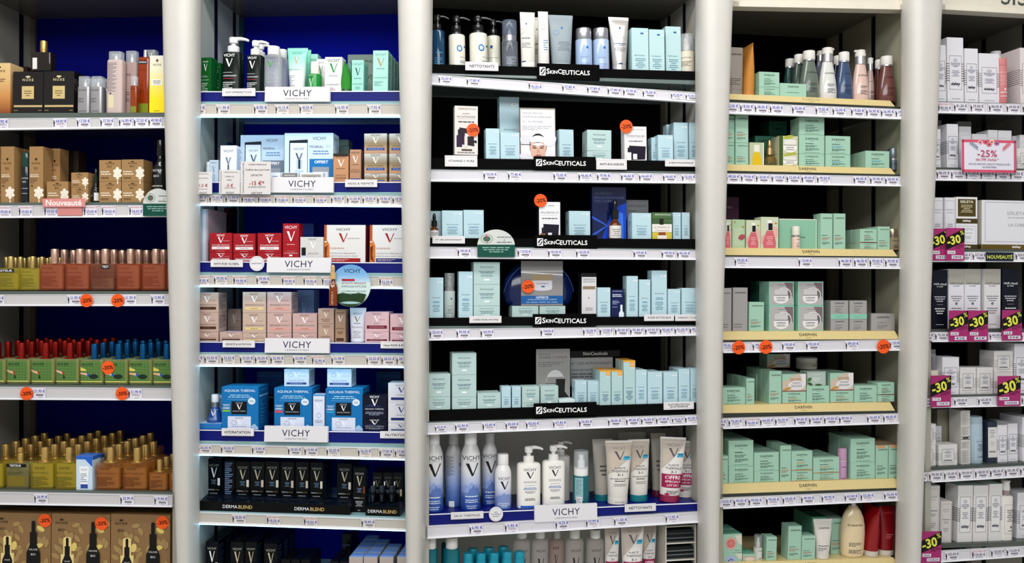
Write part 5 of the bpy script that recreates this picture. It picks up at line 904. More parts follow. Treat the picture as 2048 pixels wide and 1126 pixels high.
sty('e_textbox', 'tall white box covered in fine print', '#c9c6c0', [('l', .08, .92, .03, .27, 16, '#8c8c8c'), ('l', .08, .92, .3, .46, 12, '#8c8c8c'), ('r', -.0, .485, 1, .495, '#20242e'), ('r', 0, .53, 1, .54, '#20242e'), ('r', .2, .49, .8, .525, '#3c3c48'), ('l', .08, .92, .58, .7, 10, '#8c8c8c'), ('l', .08, .92, .74, .97, 16, '#8c8c8c')])
sty('e_bluebottle', 'pale blue cylindrical bottle', '#a4b8c4', [('f', .3, .36, .98, .9, '#e4ecf0', .0006), ('t', 'HYDRA-GLOBAL', .62, .44, .56, '#4c5c6c', .025), ('l', .4, .92, .5, .7, 6, '#3c4c5c', 1), ('t', 'sisley', .65, .83, .4, '#1c2430', .03, .02)], name='lotion_bottle', cat='bottle')
sty('e_navywhite', 'white label box with navy ends', '#2c3444', [('r', .06, .14, .96, .88, '#d6d4d2'), ('l', .2, .8, .2, .4, 4, '#8c8c94', 1), ('l', .25, .75, .48, .6, 3, '#a4a4ac', 1), ('t', 'sisley', .5, .74, .7, '#2a2f3c', .06, .03)])
sty('e_suprem', 'white striped box with flared frame', '#d8d6d4', [('p', [(.1, .2), (.9, .2), (.8, .5), (.92, .82), (.08, .84), (.2, .5)], '#e0dedd')]+sis(x0=.14, x1=.86, y0=.2, y1=.83, stripes=(.4, .62))[:-1], side=sside(8, .4, .62), top='#c4e0d8')
sty('e_siyatall', 'tall greyish box with thin frame', '#c9c4c0', [('f', .1, .06, .94, .96, '#6c7080', .0005), ('t', 'SISLEYA', .5, .2, .6, '#8a8c96', .03), ('l', .2, .8, .24, .26, 1, '#9a9ca4', 1), ('l', .15, .85, .42, .46, 1, '#6c7080', 1), ('l', .3, .7, .48, .54, 2, '#8a8c96', 1), ('l', .25, .75, .64, .74, 3, '#8a8c96', 1)], top='#e4e4e0')
sty('e_whitebottle', 'white bottle with silver collar and round cap', '#dcdad4', [('f', .22, .2, .98, .84, '#3a3f4c', .0005), ('l', .4, .92, .3, .58, 7, '#4c4c50', 1), ('c', .75, .7, .06, .03, '#1c1c20'), ('t', 'sisley', .7, .78, .4, '#2a2f3c', .03, .02)], name='lotion_bottle', cat='bottle')
# ================================================================ far left bay
at('A', 1)
bx(-25, 20, 126, 'bronze', dep=.055)
bx(25, 86, 143, 'blackgold', d=.010, dep=.095); bx(86.5, 148, 142, 'blackgold', d=.010, dep=.095)
bx(33, 53, 133, 'goldedge', d=.125, dep=.05)
bot(61, 101, 104, 79, 'perf_dark', prof='square', e=8, dr=.55, d=.04, capw=.33, capcol='m#c8a860', collar='m#b89850', yb=141.5)
bot(153, 178, 173, 152, 'silverspray', kind='clear', prof='square', e=5, dr=.8, capw=.9, capcol='m#c8c8cc', n=2); bot(179, 203, 173, 152, 'silverspray', kind='clear', prof='square', e=5, dr=.8, capw=.9, capcol='m#c8c8cc', n=2)
bot(211, 243, 119, 102, 'rosespray', kind='clear', prof='square', e=4, dr=.62, capw=.85, capcol='m#c8c8cc')
bot(246, 272, 124, 101, 'rosespray2', kind='clear', prof='square', e=4, dr=.7, capw=.85, capcol='m#c8c8cc', d=.035)
bot(259, 273, 171, 152, 'smallamber', kind='clear', prof='square', e=4, dr=.8, capw=.85, capcol='m#c8c8cc', d=.009)
bot(274, 298, 114, 98, 'amberspray', kind='flatpump', prof='square', e=4, dr=.7, capw=.35, capcol='m#d0d0d4', d=.034)
bot(284, 311, 119, 99, 'amberback', kind='clear', prof='square', e=4, dr=.7, capw=.9, capcol='m#c8c8cc', d=.07)
bx(298, 329, 111, 'yellowbox', d=.008, dep=.03)
at('A', 2)
bx(-30, -1, 293, 'krafttall', dep=.04); bx(1, 28, 293, 'krafttall', dep=.04, n=2); bx(58, 86, 293, 'krafttall', dep=.04); bx(98, 120, 297, 'krafttall', d=.055, dep=.04)
bx(122, 138, 300, 'kraftdarktall', d=.11, dep=.04); bx(140, 157, 302, 'kraftdarktall', d=.13, dep=.04)
bot(39, 57, 333, 304, 'greenbottle', prof='straight', d=.014, capw=.95, capcol='g#0c3c38')
bx(93, 136, 363, 'kraftlow', dep=.05)
st(142, 176, [375, 345], 'kraftlow', dep=.042)
bot(178, 196, 365, 335, 'darkdropper', kind='dropper', prof='serum', d=.012, capw=.5, capcol='g#0c2420')
st(198, 242, [363, 320], 'kraftlow', dep=.05, n=1); st(243, 287, [363, 319], 'kraftlow', dep=.05)
bot(298, 329, 310, 277, 'darkoil', kind='cap', prof='serum', d=.014, capw=.5, capcol='g#080808')
bot(318, 345, 314, 280, 'darkoil', kind='cap', prof='serum', d=.07, capw=.5, capcol='g#080808')
card('A', 2, 85, 170, 397, 414, [('t', 'Nouveauté', .5, .5, .84, '#fbf2f0', .7, .02)], 'pink card reading Nouveauté hanging over the price rail', '#d98d88', d=-.020, th=.002)
card('A', 2, 115, 164, 414.3, 431, [], 'pink tab below the Nouveauté card', '#cf8580', d=-.0165, th=.001, name='card_tab')
arch = [('r', 0, .55, 1, 1, '#0c4a3c'), ('o', .25, .34, .16, .16, '#54484a', .07), ('c', .25, .34, .1, .1, '#3c6c54'), ('tr', '/', .25, .34, .08, '#a83038', .4), ('l', .5, .95, .25, .3, 1, '#2c3c3c', 1), ('t', '&', .72, .38, .03, '#2c3c3c'), ('l', .46, .98, .44, .49, 1, '#2c3c3c', 1), ('l', .1, .9, .62, .85, 3, '#8fb4a8', 1)]
card('A', 2, 286, 345, 377, 432, arch, 'arch shaped hygiene notice in white and green at the rail', '#c9cdc8', d=-.022, th=.002, shape='arch')
LQ = {'perf_yellow': ('q#c8b438', .93), 'perf_yellow_t': ('q#b8a420', .75), 'perf_rose': ('q#bc7450', .93), 'perf_rose_t': ('q#9c6440', .45), 'perf_pool_r': ('q#a8b040', .93), 'perf_pool_b': ('q#a8b040', .93), 'oil_olive': ('q#c4ac24', .96), 'oil_test': ('q#7c6c1c', .5), 'oil_amber': ('q#c07c34', .8), 'oil_small': ('q#c07c34', .9)}
def grid(xs, ybody, ycap, sty_, cap, w, rows, pitch, capw=.28, d=.010, dr=.6, test=None, collar=None, pr='square'):
    for i, x in enumerate(xs):
        if test and i in test:      # only the front bottle is the tester
            bot(x-w/2, x+w/2, ybody, ycap, test[i], prof=pr, e=7, dr=dr, d=d, capw=capw, capcol=cap, collar=collar, liq=LQ[test[i]])
            _, hh, _, _ = frame(x-w/2, x+w/2, ybody, d); s_, _ = cast(CUR[0], x, 563, d)
            r0 = bot(x-w/2, x+w/2, ybody, ycap, sty_, prof=pr, e=7, dr=dr, d=d, capw=capw, capcol=cap, n=1, collar=collar, liq=LQ[sty_])
            THINGS.pop(); local(CUR[0], r0, s_, d+pitch, hh, slope(*CUR)); thing(r0, STY[sty_]['desc']+', second row back', 'bottle', CUR[0], CUR[1], s_)
            for k in range(2, rows):
                c = dup(r0, CUR[0], s_, d+k*pitch, hh, slope(*CUR)); thing(c, STY[sty_]['desc']+f', {ORD[k+1]} row back', 'bottle', CUR[0], CUR[1], s_)
            continue
        bot(x-w/2, x+w/2, ybody, ycap, test[i] if test and i in test else sty_, prof=pr, e=7, dr=dr, d=d, capw=capw, capcol=cap, n=rows, pitch=pitch, collar=collar, liq=LQ[test[i] if test and i in test else sty_])
at('A', 3)
grid([-36, 13], 536, 512, 'perf_yellow', 'm#ccb470', 46, 5, .040, capw=.24, test={1: 'perf_yellow_t'}, d=.012)
grid([58], 536, 512, 'perf_yellow', 'm#ccb470', 42, 5, .040, capw=.26, d=.02)
grid([101, 152, 203, 254, 305], 527, 497, 'perf_rose', 'm#dcb4a0', 49, 6, .043, capw=.3, test={2: 'perf_rose_t'}, collar='m#dcb4a0')
grid([350], 533, 498, 'perf_rose', 'm#dcb4a0', 40, 4, .043, capw=.3, d=.02)
at('A', 4)
grid([-14, 35, 84, 133], 718, 686, 'perf_pool_r', 'm#a02018', 47, 6, .043, capw=.28, collar='Pm#a02018')
grid([182, 231, 280, 328], 719, 688, 'perf_pool_b', 'm#0c5c94', 47, 6, .043, capw=.28, collar='Pm#0c5c94')
at('A', 5)
grid([-19], 927, 896, 'oil_olive', 'm#d4b068', 47, 6, .043, capw=.32, collar='Pm#d8bc78')
grid([33], 927, 908, 'oil_test', 'm#d4b068', 46, 1, .043, capw=.26, collar='Pm#d8bc78')
grid([33], 927, 896, 'oil_olive', 'm#d4b068', 46, 6, .043, capw=.32, collar='Pm#d8bc78', d=.053)
grid([82, 131], 926, 896, 'oil_olive', 'm#d4b068', 47, 7, .043, capw=.32, collar='Pm#d8bc78')
bx(152, 185, 912, 'bluecream', d=.008, dep=.04); bx(161, 193, 912, 'bluecream', d=.052, dep=.04, tag='second')
grid([205], 926, 896, 'oil_olive', 'm#d4b068', 40, 4, .043, capw=.32, collar='Pm#d8bc78', d=.096)
grid([214], 927, 896, 'oil_amber', 'm#d4b068', 50, 6, .043, capw=.3, collar='Pm#d8bc78')
grid([268], 927, 897, 'oil_amber', 'm#d4b068', 50, 3, .043, capw=.3, collar='Pm#d8bc78')
grid([315], 945, 920, 'oil_small', 'm#d4b068', 38, 4, .036, capw=.3, collar='Pm#d8bc78')
grid([354], 945, 920, 'oil_small', 'm#d4b068', 34, 4, .036, capw=.3, collar='Pm#d8bc78')
at('A', 6)
bx(-18, 101, 1026, 'kraftset', dep=.07); bx(102, 220, 1028, 'kraftset', dep=.07); bx(221, 340, 1029, 'kraftset', dep=.07)
for x, y, t, w_, r, d in ((173, 601, '-20%', 'under the tester rose bottle', 3, -.018), (235.5, 601, '-20%', 'under the fourth rose bottle', 3, -.018), (53, 787, '-30%', 'under red capped bottles', 4, -.018), (244, 787, '-30%', 'under blue capped bottles', 4, -.018), (216, 735, '-30%', 'stuck on blue capped bottle', 4, .0085),
                       (90, 1041, '-30%', 'on first kraft gift box', 6, .006), (203, 1047, '-30%', 'on middle kraft gift box', 6, .006), (325, 1045, '-30%', 'on last kraft gift box', 6, .006)): sticker('A', x, y, t, d, where=w_, row=r)
# ================================================================ second bay
at('B', 1)
bx(399, 424, 115, 'v_darkgreenbox', d=.02, dep=.03, rz=-.15); bx(425, 443, 126, 'v_darkgreenbox', d=.06, dep=.03, rz=-.15)
bot(441, 480, 102, 71, 'v_blackpump', kind='pump', prof='pumpcyl', e=3.4, dr=.75, capw=.58, capcol='g#e8e8e6', collar=None)
bot(490, 522, 108, 78, 'v_blackpump', kind='pump', prof='pumpcyl', e=3.4, dr=.75, capw=.6, capcol='g#e8e8e6'); bot(503, 531, 113, 86, 'v_blackpump', kind='pump', prof='pumpcyl', e=3.4, dr=.75, capw=.6, capcol='g#d8d8d6', d=.07, desc='dark pump bottle behind clear bottles')
bot(525, 560, 108, 90, 'v_clear', prof='pumpcyl', e=3, dr=.7, capw=.68, capcol='#e8e8e6', d=.012); bot(548, 574, 115, 97, 'v_clear', prof='pumpcyl', e=3, dr=.7, capw=.7, capcol='#d4d8d8', d=.055, desc='clear micellar bottle behind the first')
tub(570, 611, 93, 'v_minttube', capcol='#e8e8e6', d=.008, low=.72); tub(594, 619, 98, 'v_mintback', d=.05); bx(617, 635, 108, 'v_mintbox', d=.10, dep=.03, tag='small back')
bot(612, 639, 146, 121, 'v_greenpump', kind='cap', prof='pumpcyl', dr=1, capw=.62, capcol='#ece6dc', d=.009)
bx(632, 650, 118, 'v_whitegreen', d=.045, dep=.04); bx(649, 684, 114, 'v_whitegreen', d=.014, dep=.035)
tub(678, 702, 125, 'v_greentube', d=.010, sideon=True, capcol='g#1c5c20'); tub(692, 708, 124, 'v_tealtube', d=.055, sideon=True)
bx(703, 727, 120, 'v_mintbox', d=.012, dep=.05); bx(745, 776, 101, 'v_mintbig', d=.008, dep=.035, n=4, gap=.004)
bx(694, 745, 109, 'v_greyback', d=.16, dep=.03)
at('B', 2)
bx(399, 428, 275, 'v_bluepack', d=.16, dep=.04); bx(434, 458, 284, 'v_bluepack', d=.19, dep=.04)
bot(410, 421, 335, 323, 'v_whitesm', prof='straight', capw=.9, d=.03, capcol='#e8ecf4'); bx(418, 437, 320, 'v_m89sm', d=.03, dep=.03)
bx(440, 473, 291, 'v_m89', d=.008, dep=.04, n=2, gap=.012)
bx(480, 568, 270, 'v_setgrey', d=.045, dep=.055); bx(568, 666, 266, 'v_setblue', d=.022, dep=.055)
bx(672, 697, 279, 'v_greyback', d=.13, dep=.04)
bx(541, 561, 345, 'v_lowwhite', d=.006, dep=.012); bx(562, 597, 345, 'v_lowgrey', d=.006, dep=.012); bx(599, 646, 345, 'v_lowvichy', d=.006, dep=.012)
bx(666, 697, 307, 'v_copper', d=.010, dep=.04); bx(699, 722, 299, 'v_coppertall', d=.010, dep=.03)
st(728, 774, [347, 307, 267], 'v_silver', d=.010, dep=.05); st(778, 824, [347, 307, 267], 'v_silver', d=.010, dep=.05)
def offer(x0, x1, y0, y1, L, desc):
    D = [('tr', 'PHARMACIE de l\'HOMME DE FER', .09, .5, .9*(y1-y0)/(x1-x0), '#3a3638', math.pi/2, .01)] if x1-x0 > 33 else []
    card('B', 2, x0, x1, y0, y1, D+L, desc, '#d5d1cf', d=-.026, th=.001, name='offer_card')
offer(392, 424, 344, 388, [('t', 'OFFRE SPÉCIALE', .4, .08, .7, '#2a2628', .05), ('t', 'MASQUE MINÉRAL', .4, .28, .75, '#2a2628', .06, .01), ('t', '-1,5 €', .4, .62, .66, '#8c1c24', .16, .012), ('l', .05, .8, .76, .8, 1, '#6c1c24', 1), ('t', 'VICHY', .45, .95, .5, '#2a2628', .1)], 'white offer card reading minus 1,5 euro hung before the rail')
offer(438, 480, 340, 388, [('t', 'OFFRE SPÉCIALE', .56, .09, .64, '#2a2628', .05), ('t', 'MINÉRAL 89', .5, .27, .42, '#2a2628', .06, .01), ('t', '50ML', .5, .42, .22, '#2a2628', .07, .01), ('t', '-5 €', .5, .64, .34, '#a8202c', .14, .012), ('t', 'DE REMISE IMMEDIATE', .52, .75, .56, '#2a2628', .04), ('t', 'VICHY', .52, .95, .4, '#2a2628', .09)], 'white offer card reading minus 5 euro')
offer(481, 541, 323, 388.5, [('t', 'OFFRE SPÉCIALE', .56, .09, .6, '#2a2628', .045, .01), ('t', 'Coffret duo jour+nuit', .56, .26, .8, '#2a2628', .07, .01), ('t', 'LIFTACTIV', .54, .42, .38, '#2a2628', .06, .01), ('t', '-15 €*', .54, .66, .5, '#a8202c', .15, .014), ('t', 'DE REMISE IMMEDIATE', .54, .78, .58, '#2a2628', .04), ('t', 'VICHY', .54, .97, .38, '#2a2628', .08)], 'larger white offer card reading minus 15 euro')
at('B', 3)
bx(400, 416, 418, 'v_poster', d=.03, dep=.12); bx(418, 460, 416, 'v_burg', d=.17, dep=.05)
st(419, 464, [505, 466], 'v_red', d=.012, dep=.05); st(466, 511, [506, 467], 'v_red', d=.016, dep=.05); st(515, 563, [506, 466], 'v_red', d=.010, dep=.05)
bx(565, 598, 447, 'v_redtall', d=.008, dep=.035); bx(597, 627, 447, 'v_navyslab', d=.10, dep=.05); bx(600, 647, 474, 'v_lift', d=.008, dep=.04)
bx(648, 731, 450, 'v_ampred', d=.008, dep=.05); bx(739, 826, 450, 'v_ampnavy', d=.010, dep=.05)
at('B', 4)
st(391, 437, [664, 625, 585], 'v_neobrown', d=.008, dep=.055); bx(439, 485, 664, 'v_neobrown', d=.008, dep=.055, tag='single'); bx(455, 482, 618, 'v_neobrown', d=.12, dep=.05, tag='back')
st(485, 532, [666, 626, 584], 'v_neoyel', d=.008, dep=.055); st(534, 583, [666, 626, 584], 'v_neopink', d=.008, dep=.055); st(585, 634, [666, 627], 'v_neopink', d=.008, dep=.055)
bx(594, 628, 580, 'v_bluelav', d=.12, dep=.05)
st(636, 668, [648, 617], 'v_neosm', d=.008, dep=.04); bx(670, 691, 619, 'v_neotall', d=.008, dep=.035)
tub(697, 730, 616, 'v_whitetube', capcol='#e4e8f0', d=.010, low=.86); st(729.5, 778, [664, 624], 'v_pink', d=.008, dep=.055); st(780, 828, [667, 628], 'v_pink', d=.008, dep=.055)
at('B', 5)
bx(392, 443, 847, 'v_stand', d=.008, dep=.05)
bot(408, 440, 816, 790, 'v_cone', prof='cone', d=.014, capw=.46, capcol='#e4ecf4', collar='m#a0a8b0:.4', yb=846)
bx(427, 446, 790, 'v_bluebox2', d=.062, dep=.04)
bx(443, 517, 774, 'v_aq_green', d=.008, dep=.075); bx(548, 624, 776, 'v_aq_red', d=.008, dep=.075); bx(651, 726, 777, 'v_aq_blue', d=.008, dep=.075)
bx(568, 618, 738, 'v_aqwhite', d=.020, dep=.05, yb=773); bx(654, 703, 738, 'v_aqwhite', d=.020, dep=.05, yb=774)
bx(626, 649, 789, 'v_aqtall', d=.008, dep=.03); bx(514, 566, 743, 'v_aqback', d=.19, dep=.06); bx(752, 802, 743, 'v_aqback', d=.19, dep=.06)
st(724, 774, [838, 789], 'v_navybox', d=.008, dep=.05); st(776, 824, [846, 805, 766], 'v_nutri', d=.008, dep=.05)
at('B', 6)
def tray(x0, x1, ybase0, ytop0, row, txts, desc, slope_d=.055):
    """black counter display: a low front board, a sloping tester deck and a lip"""
    s0, _ = cast('B', x0, 563, .002); s1, _ = cast('B', x1, 563, .002); W = s1-s0; s = (s0+s1)/2
    h = line('B', row, 0, s); H = cast('B', (x0+x1)/2, ytop0, .002)[1]-cast('B', (x0+x1)/2, ybase0, .002)[1]
    m = M(); m.box(-W/2, W/2, 0, .003, 0, H, 'b#040506'); D2 = slope_d
    m.prism([(-W/2, .003, 0), (W/2, .003, 0), (W/2, D2, 0), (-W/2, D2, 0), (-W/2, .003, H*.82), (W/2, .003, H*.82), (W/2, D2, H*1.15), (-W/2, D2, H*1.15)], 'b#07101c')
    for q, w_ in txts: m.draw([('t', 'DERMA', q-w_*.26, .5, w_*.48, '#e8e8ea', .55, .02), ('t', 'BLEND', q+w_*.24, .5, w_*.46, '#b89c64', .55, .02)], W, H)
    o = m.build('counter_display'); local('B', o, s, .002, h, slope('B', row)); thing(o, desc, 'display stand', 'B', row, s)
    n = int(W/.04)
    for i in range(n):
        m = M(); m.loft([(0, .011, .007), (.0008, .011, .007)], '#101620'); q = m.build('tester_spot', o); q.location = (-W/2+W*(i+.5)/n, D2*.55, H*1.03); q.rotation_euler = (.1, 0, 0)
    return h+H*1.15
tray(394, 700, 1020, 1001, 6, [(.27, .2), (.74, .2)], 'long black counter display with white and gold lettering', .062)
for i, (x0, x1, yt, q, d) in enumerate([(413, 441, 918, 'db_white', .066), (447, 469, 921, 'db_text', .066), (470, 499, 923, 'db_a', .066), (500, 528, 923, 'db_b', .066), (529, 558, 923, 'db_a', .066), (560, 588, 924, 'db_b', .066), (590, 617, 924, 'db_b', .066), (619, 646, 925, 'db_a', .066), (673, 703, 927, 'db_a', .066)]): bx(x0, x1, yt, q, d=d, dep=.04, n=2)
bx(705, 731, 935, 'db_c', d=.03, dep=.035)
tray(731, 800, 1031, 1013, 6, [(.5, .86)], 'small black counter display with white and gold lettering', .05)
for x in (744, 765, 785): bx(x, x+20, 945, 'db_low', d=.058, dep=.035, n=2)
for x in (739, 757, 777): bot(x, x+12, 984, 972, 'db_tube', prof='straight', capw=1, capcol='g#182030', d=.03, yb=1016)
at('B', 7)
for x0, x1, yt, q, n in ((411, 437, 1083, 'db_white', 4), (461, 488, 1084, 'db_a', 4), (490, 514, 1084, 'db_a', 4), (528, 555, 1087, 'db_b', 3)): bx(x0, x1, yt, q, d=.01, dep=.045, n=n)
for x in (562, 582, 602): bx(x, x+18, 1119, 'db_lying', d=.01, dep=.10)
for x in (660, 680): bx(x, x+17, 1122, 'db_lying', d=.01, dep=.10, tag='separate')
bx(684, 703, 1068, 'db_lying', d=.14, dep=.09, tag='tall rear')
for x0, n in ((698, 5), (727, 4), (759, 3), (794, 4)): bx(x0, x0+28, 1114, 'db_lav', d=.01, dep=.035, n=n, gap=.004)
for r, a in ((1, (529, 659, 173, 203)), (2, (541, 666, 354, 385)), (3, (533, 661, 515, 545)), (4, (529, 658, 677, 706)), (5, (528, 655, 853, 884))): vsign(r, *a)
for r, a in ((1, (444, 510, 177, 192, 'ANTI-IMPERFECTIONS')), (2, (690, 754, 359, 374, 'RIDES & FERMETÉ')), (3, (421, 485, 520, 534, 'ANTI-ÂGE GLOBAL')), (4, (445, 509, 681, 695, 'DENSITÉ & NUTRITION')), (4, (761, 826, 683, 697, '1ères RIDES & ÉCLAT')), (5, (443, 507, 857, 872, 'HYDRATATION')), (5, (760, 826, 863, 877, 'NUTRITION'))): catcard('B', r, *a, d=-.011)
card('B', 3, 499, 528, 512, 542, [('o', .5, .5, .44, .44, '#c8c8cc', .06), ('t', 'INNOVATION', .5, .5, .7, '#1c2440', .1, .01)], 'round white disc reading innovation', '#e2e0e2', d=-.013, th=.003, shape='round')
card('B', 3, 661, 741, 529, 614, [('p', [(.02, .42), (.98, .42), (1, .5), (.98, .62), (.9, .76), (.1, .76), (.02, .62)], '#c9dcd8'), ('p', [(.12, .72), (.3, .66), (.5, .7), (.7, .66), (.9, .7), (.82, .88), (.6, .98), (.4, .98), (.18, .88)], '#1e3a1c'), ('e', .5, .9, .25, .03, '#9fc4c8'), ('t', 'VICHY', .54, .15, .42, '#16305c', .1), ('r', .28, .34, .6, .39, '#a81c2c'), ('t', 'LIFTACTIV SPECIALIST', .58, .44, .62, '#8c2430', .06, .01), ('t', 'AMPOULES ANTI-ÂGE', .58, .51, .62, '#1c2c4c', .06, .012), ('t', 'LA SUPERDOSE ANTI-RIDES', .58, .63, .62, '#3c4c54', .04), ('l', .28, .9, .67, .7, 1, '#5c6c74')],
     'large round poster of lake and sky with ampoule advert', 'G#1e3a1c#b4c8b8#cfe0e4#7cb0dc#5c98cc', d=-.03, th=.002, shape='round', name='round_poster', cat='poster')
CUR[:] = ['B', 3]
sty('amp_real', 'amber ampoule bottle cut-out on round poster', 'g#7c3410', [('t', 'VICHY', .5, .16, .6, '#e8c8a8', .05), ('v', .5, .26, .5, .1, '#f4e8d8'), ('tr', 'PEPTIDE-C', .5, .7, 1.5, '#e0b48c', math.pi/2)], name='ampoule_sign', cat='sign')
bot(656, 673, 558, 529, 'amp_real', kind='dropper', prof='serum', d=-.046, dr=.8, capw=.7, capcol='g#c8a468', yb=612)
# ================================================================ middle bay
at('C', 1)
bot(864, 892, 58, 26, 's_bluepump', kind='pump', prof='pumpcyl', capw=.6, capcol='g#0a0a0c', d=.02)
bot(900, 933, 66, 28, 's_whitepump', kind='pump', prof='pumpcyl', capw=.6, capcol='g#08080a', collar='g#2c2c38', d=.012); bot(942, 978, 63, 28, 's_whitepump', kind='pump', prof='pumpcyl', capw=.6, capcol='g#08080a', collar='g#2c2c38', d=.010)
bot(976, 1004, 69, 36, 's_whitepump2', kind='pump', prof='pumpcyl', capw=.6, capcol='g#08080a', d=.05)
bot(1007, 1039, 80, 38, 's_foam', kind='clear', prof='straight', capw=.92, capcol='g#1c1c24', collar='m#909098:.28', clear='k#8c98b0')
tub(1043, 1073, 22, 's_whitetube', capcol='#dcdad4', low=.9); tub(1068, 1088, 33, 's_whitetube', d=.08, low=.95); tub(1080, 1100, 20, 's_whitetube2', capcol='#dcdad4', low=1.1, dr=1.1)
tub(1101, 1151, 26, 's_greytube', capcol='#a0acb4', low=.76)
bot(1156, 1189, 77, 53, 's_toner', prof='straight', capw=.94, capcol='m#a8a8b0'); bot(1191, 1223, 77, 53, 's_toner', prof='straight', capw=.94, capcol='m#a8a8b0', d=.012)
tub(1222, 1263, 31, 's_silvertube', capcol='s#c0bec0', low=.66)
bx(1264, 1298, 56, 's_bluetag', dep=.035); bx(1299, 1330, 59, 's_bluetag', dep=.035); bx(1332, 1363, 53, 's_bluetag', dep=.035, d=.02)
bot(1365, 1394, 100, 66, 's_cream', kind='clear', prof='pumpcyl', capw=.95, capcol='#cfccc0', d=.012)
at('C', 2)
bx(909, 956, 212, 's_setwhite', dep=.03, yb=310, d=.004)
bx(972, 1000, 257, 's_aqua', dep=.035); bx(1000, 1040, 194, 's_aqua', d=.06, dep=.035, tag='tall back'); bx(1001, 1040, 265, 's_aqua', dep=.035)
face = [('r', .02, .03, .98, 1, '#e6e4e8'), ('t', 'MARQUE MÉDICALE', .36, .1, .56, '#6c6a72', .045), ('t', 'ESTHÉTIQUE AMÉRICAINE', .48, .17, .8, '#6c6a72', .045), ('t', 'N°1 AU MONDE', .36, .26, .56, '#7c8088', .05), ('l', .06, .9, .33, .43, 3, '#a8aab0'),
        ('c', .5, .72, .24, .24, '#161214'), ('c', .5, .74, .225, .21, '#d9b09c'), ('p', [(.28, .68), (.72, .68), (.7, .9), (.58, 1), (.42, 1), (.3, .9)], '#d9b09c'), ('c', .5, .62, .22, .1, '#e8e6ee'), ('p', [(.29, .66), (.71, .66), (.7, .7), (.5, .645), (.3, .7)], '#d9b09c'),
        ('e', .4, .755, .07, .012, '#4c3028'), ('e', .6, .755, .07, .012, '#4c3028'), ('p', [(.33, .715), (.45, .71), (.45, .722), (.34, .73)], '#3c2420'), ('p', [(.55, .71), (.67, .715), (.66, .73), (.55, .722)], '#3c2420'), ('p', [(.48, .76), (.52, .76), (.545, .84), (.455, .84)], '#c89c88'), ('e', .5, .895, .09, .02, '#b06c64'),
        ('e', .84, .62, .2, .1, '#dcdce2', .6), ('e', .14, .6, .16, .1, '#d4d4dc', -.9), ('r', .02, .69, .3, .7, '#28282c'), ('e', .16, .95, .2, .1, '#d8d8e0', -.5)]
card('C', 2, 1041, 1112, 216, 322, face, 'framed poster of a face with closed eyes and gloved hands', '#8f867c', d=.010, th=.006, name='framed_poster', cat='poster')
bx(1117, 1150, 259, 's_aqua', dep=.035, rz=.12); st(1174, 1223, [302, 260], 's_sage', dep=.05)
bx(1249, 1294, 253, 's_hydra', dep=.03)
bx(1303, 1315, 275, 's_aqua', dep=.03, d=.03); bx(1316, 1347, 270, 's_aqua', dep=.035, d=.010); bx(1334, 1345, 249, 's_aqua', dep=.03, d=.075, tag='back'); bx(1348, 1377, 245, 's_aqua', dep=.035, d=.03); bx(1379, 1398, 245, 's_aqua', dep=.035, d=.03)
at('C', 3)
bx(860, 882, 422, 's_droppic', dep=.035, d=.045); bx(884, 926, 421, 's_aqua', dep=.04); bx(927, 968, 420, 's_aqua', dep=.04)
bot(860, 879, 452, 426, 's_amberdrop', kind='dropper', prof='serum', capw=.62, capcol='g#0c0c0e', d=.010)
bx(1078, 1121, 404, 's_phlor', dep=.03, d=.008); bx(1138, 1181, 422, 's_aqua', dep=.04, d=.02)
sty('s_display', 'tall clear block showing blue rays and dropper bottle', 'g#0a1a4c', [('p', [(.3, .95), (.62, .4), (1, .3), (1, 1), (.3, 1)], '#1648c8'), ('p', [(.45, .9), (.68, .45), (.9, .5), (.92, 1), (.5, 1)], '#3c7cf0'), ('t', 'CE FERULIC', .34, .12, .5, '#5c6c8c', .05), ('t', 'EFFICACITÉ PROUVÉE', .5, .2, .86, '#5c6c8c', .05), ('t', 'POST LASER', .32, .27, .5, '#5c6c8c', .05), ('p', [(0, .55), (.5, .75), (.5, .77), (0, .6)], '#2c5cc8'), ('p', [(0, .9), (.5, .7), (.5, .72), (0, .96)], '#2c5cc8')], name='display_block', cat='display stand')
bx(1184, 1253, 374, 's_display', dep=.02, d=.045)
bot(1221, 1246, 437, 397, 's_amberdrop', kind='dropper', prof='serum', capw=.6, capcol='g#0c0c0e', d=.008, desc='large amber dropper bottle before the blue block', yb=477)
card('C', 3, 1253, 1297, 400, 440, [('t', 'OXYDANTS', .5, .3, .86, '#30343c', .2), ('l', .1, .5, .5, .6, 1, '#4c5058')], 'grey antioxidant card standing behind boxes', '#77797c', d=.07, th=.003, name='info_card')
bx(1264, 1303, 426, 's_aqua', dep=.04, d=.012); bx(1304, 1344, 425, 's_silym', dep=.035, d=.010); bx(1345.5, 1362, 425, 's_aqua', dep=.035, d=.02); bx(1364, 1380, 425, 's_aqua', dep=.035, d=.02)
card('C', 3, 955, 1030, 459, 514, arch, 'arch shaped hygiene notice in white and green on black plinth', '#c9cdc8', d=-.02, th=.002, shape='arch')
at('C', 4)
bx(858, 887, 555, 's_aqua', dep=.035); bot(889, 911, 582, 546, 's_frostpump', kind='clear', prof='straight', capw=.92, capcol='m#b8b8bc', collar='m#a8a8ac:.25', clear='k#b8c0c0'); bx(917, 946, 543, 's_aqua', dep=.035)
st(947, 1000, [612, 569, 524], 's_sage', dep=.055)
bx(1024, 1077, 612, 's_sage', dep=.055, d=.03); bx(1079, 1131, 612, 's_sage', dep=.055, d=.03)
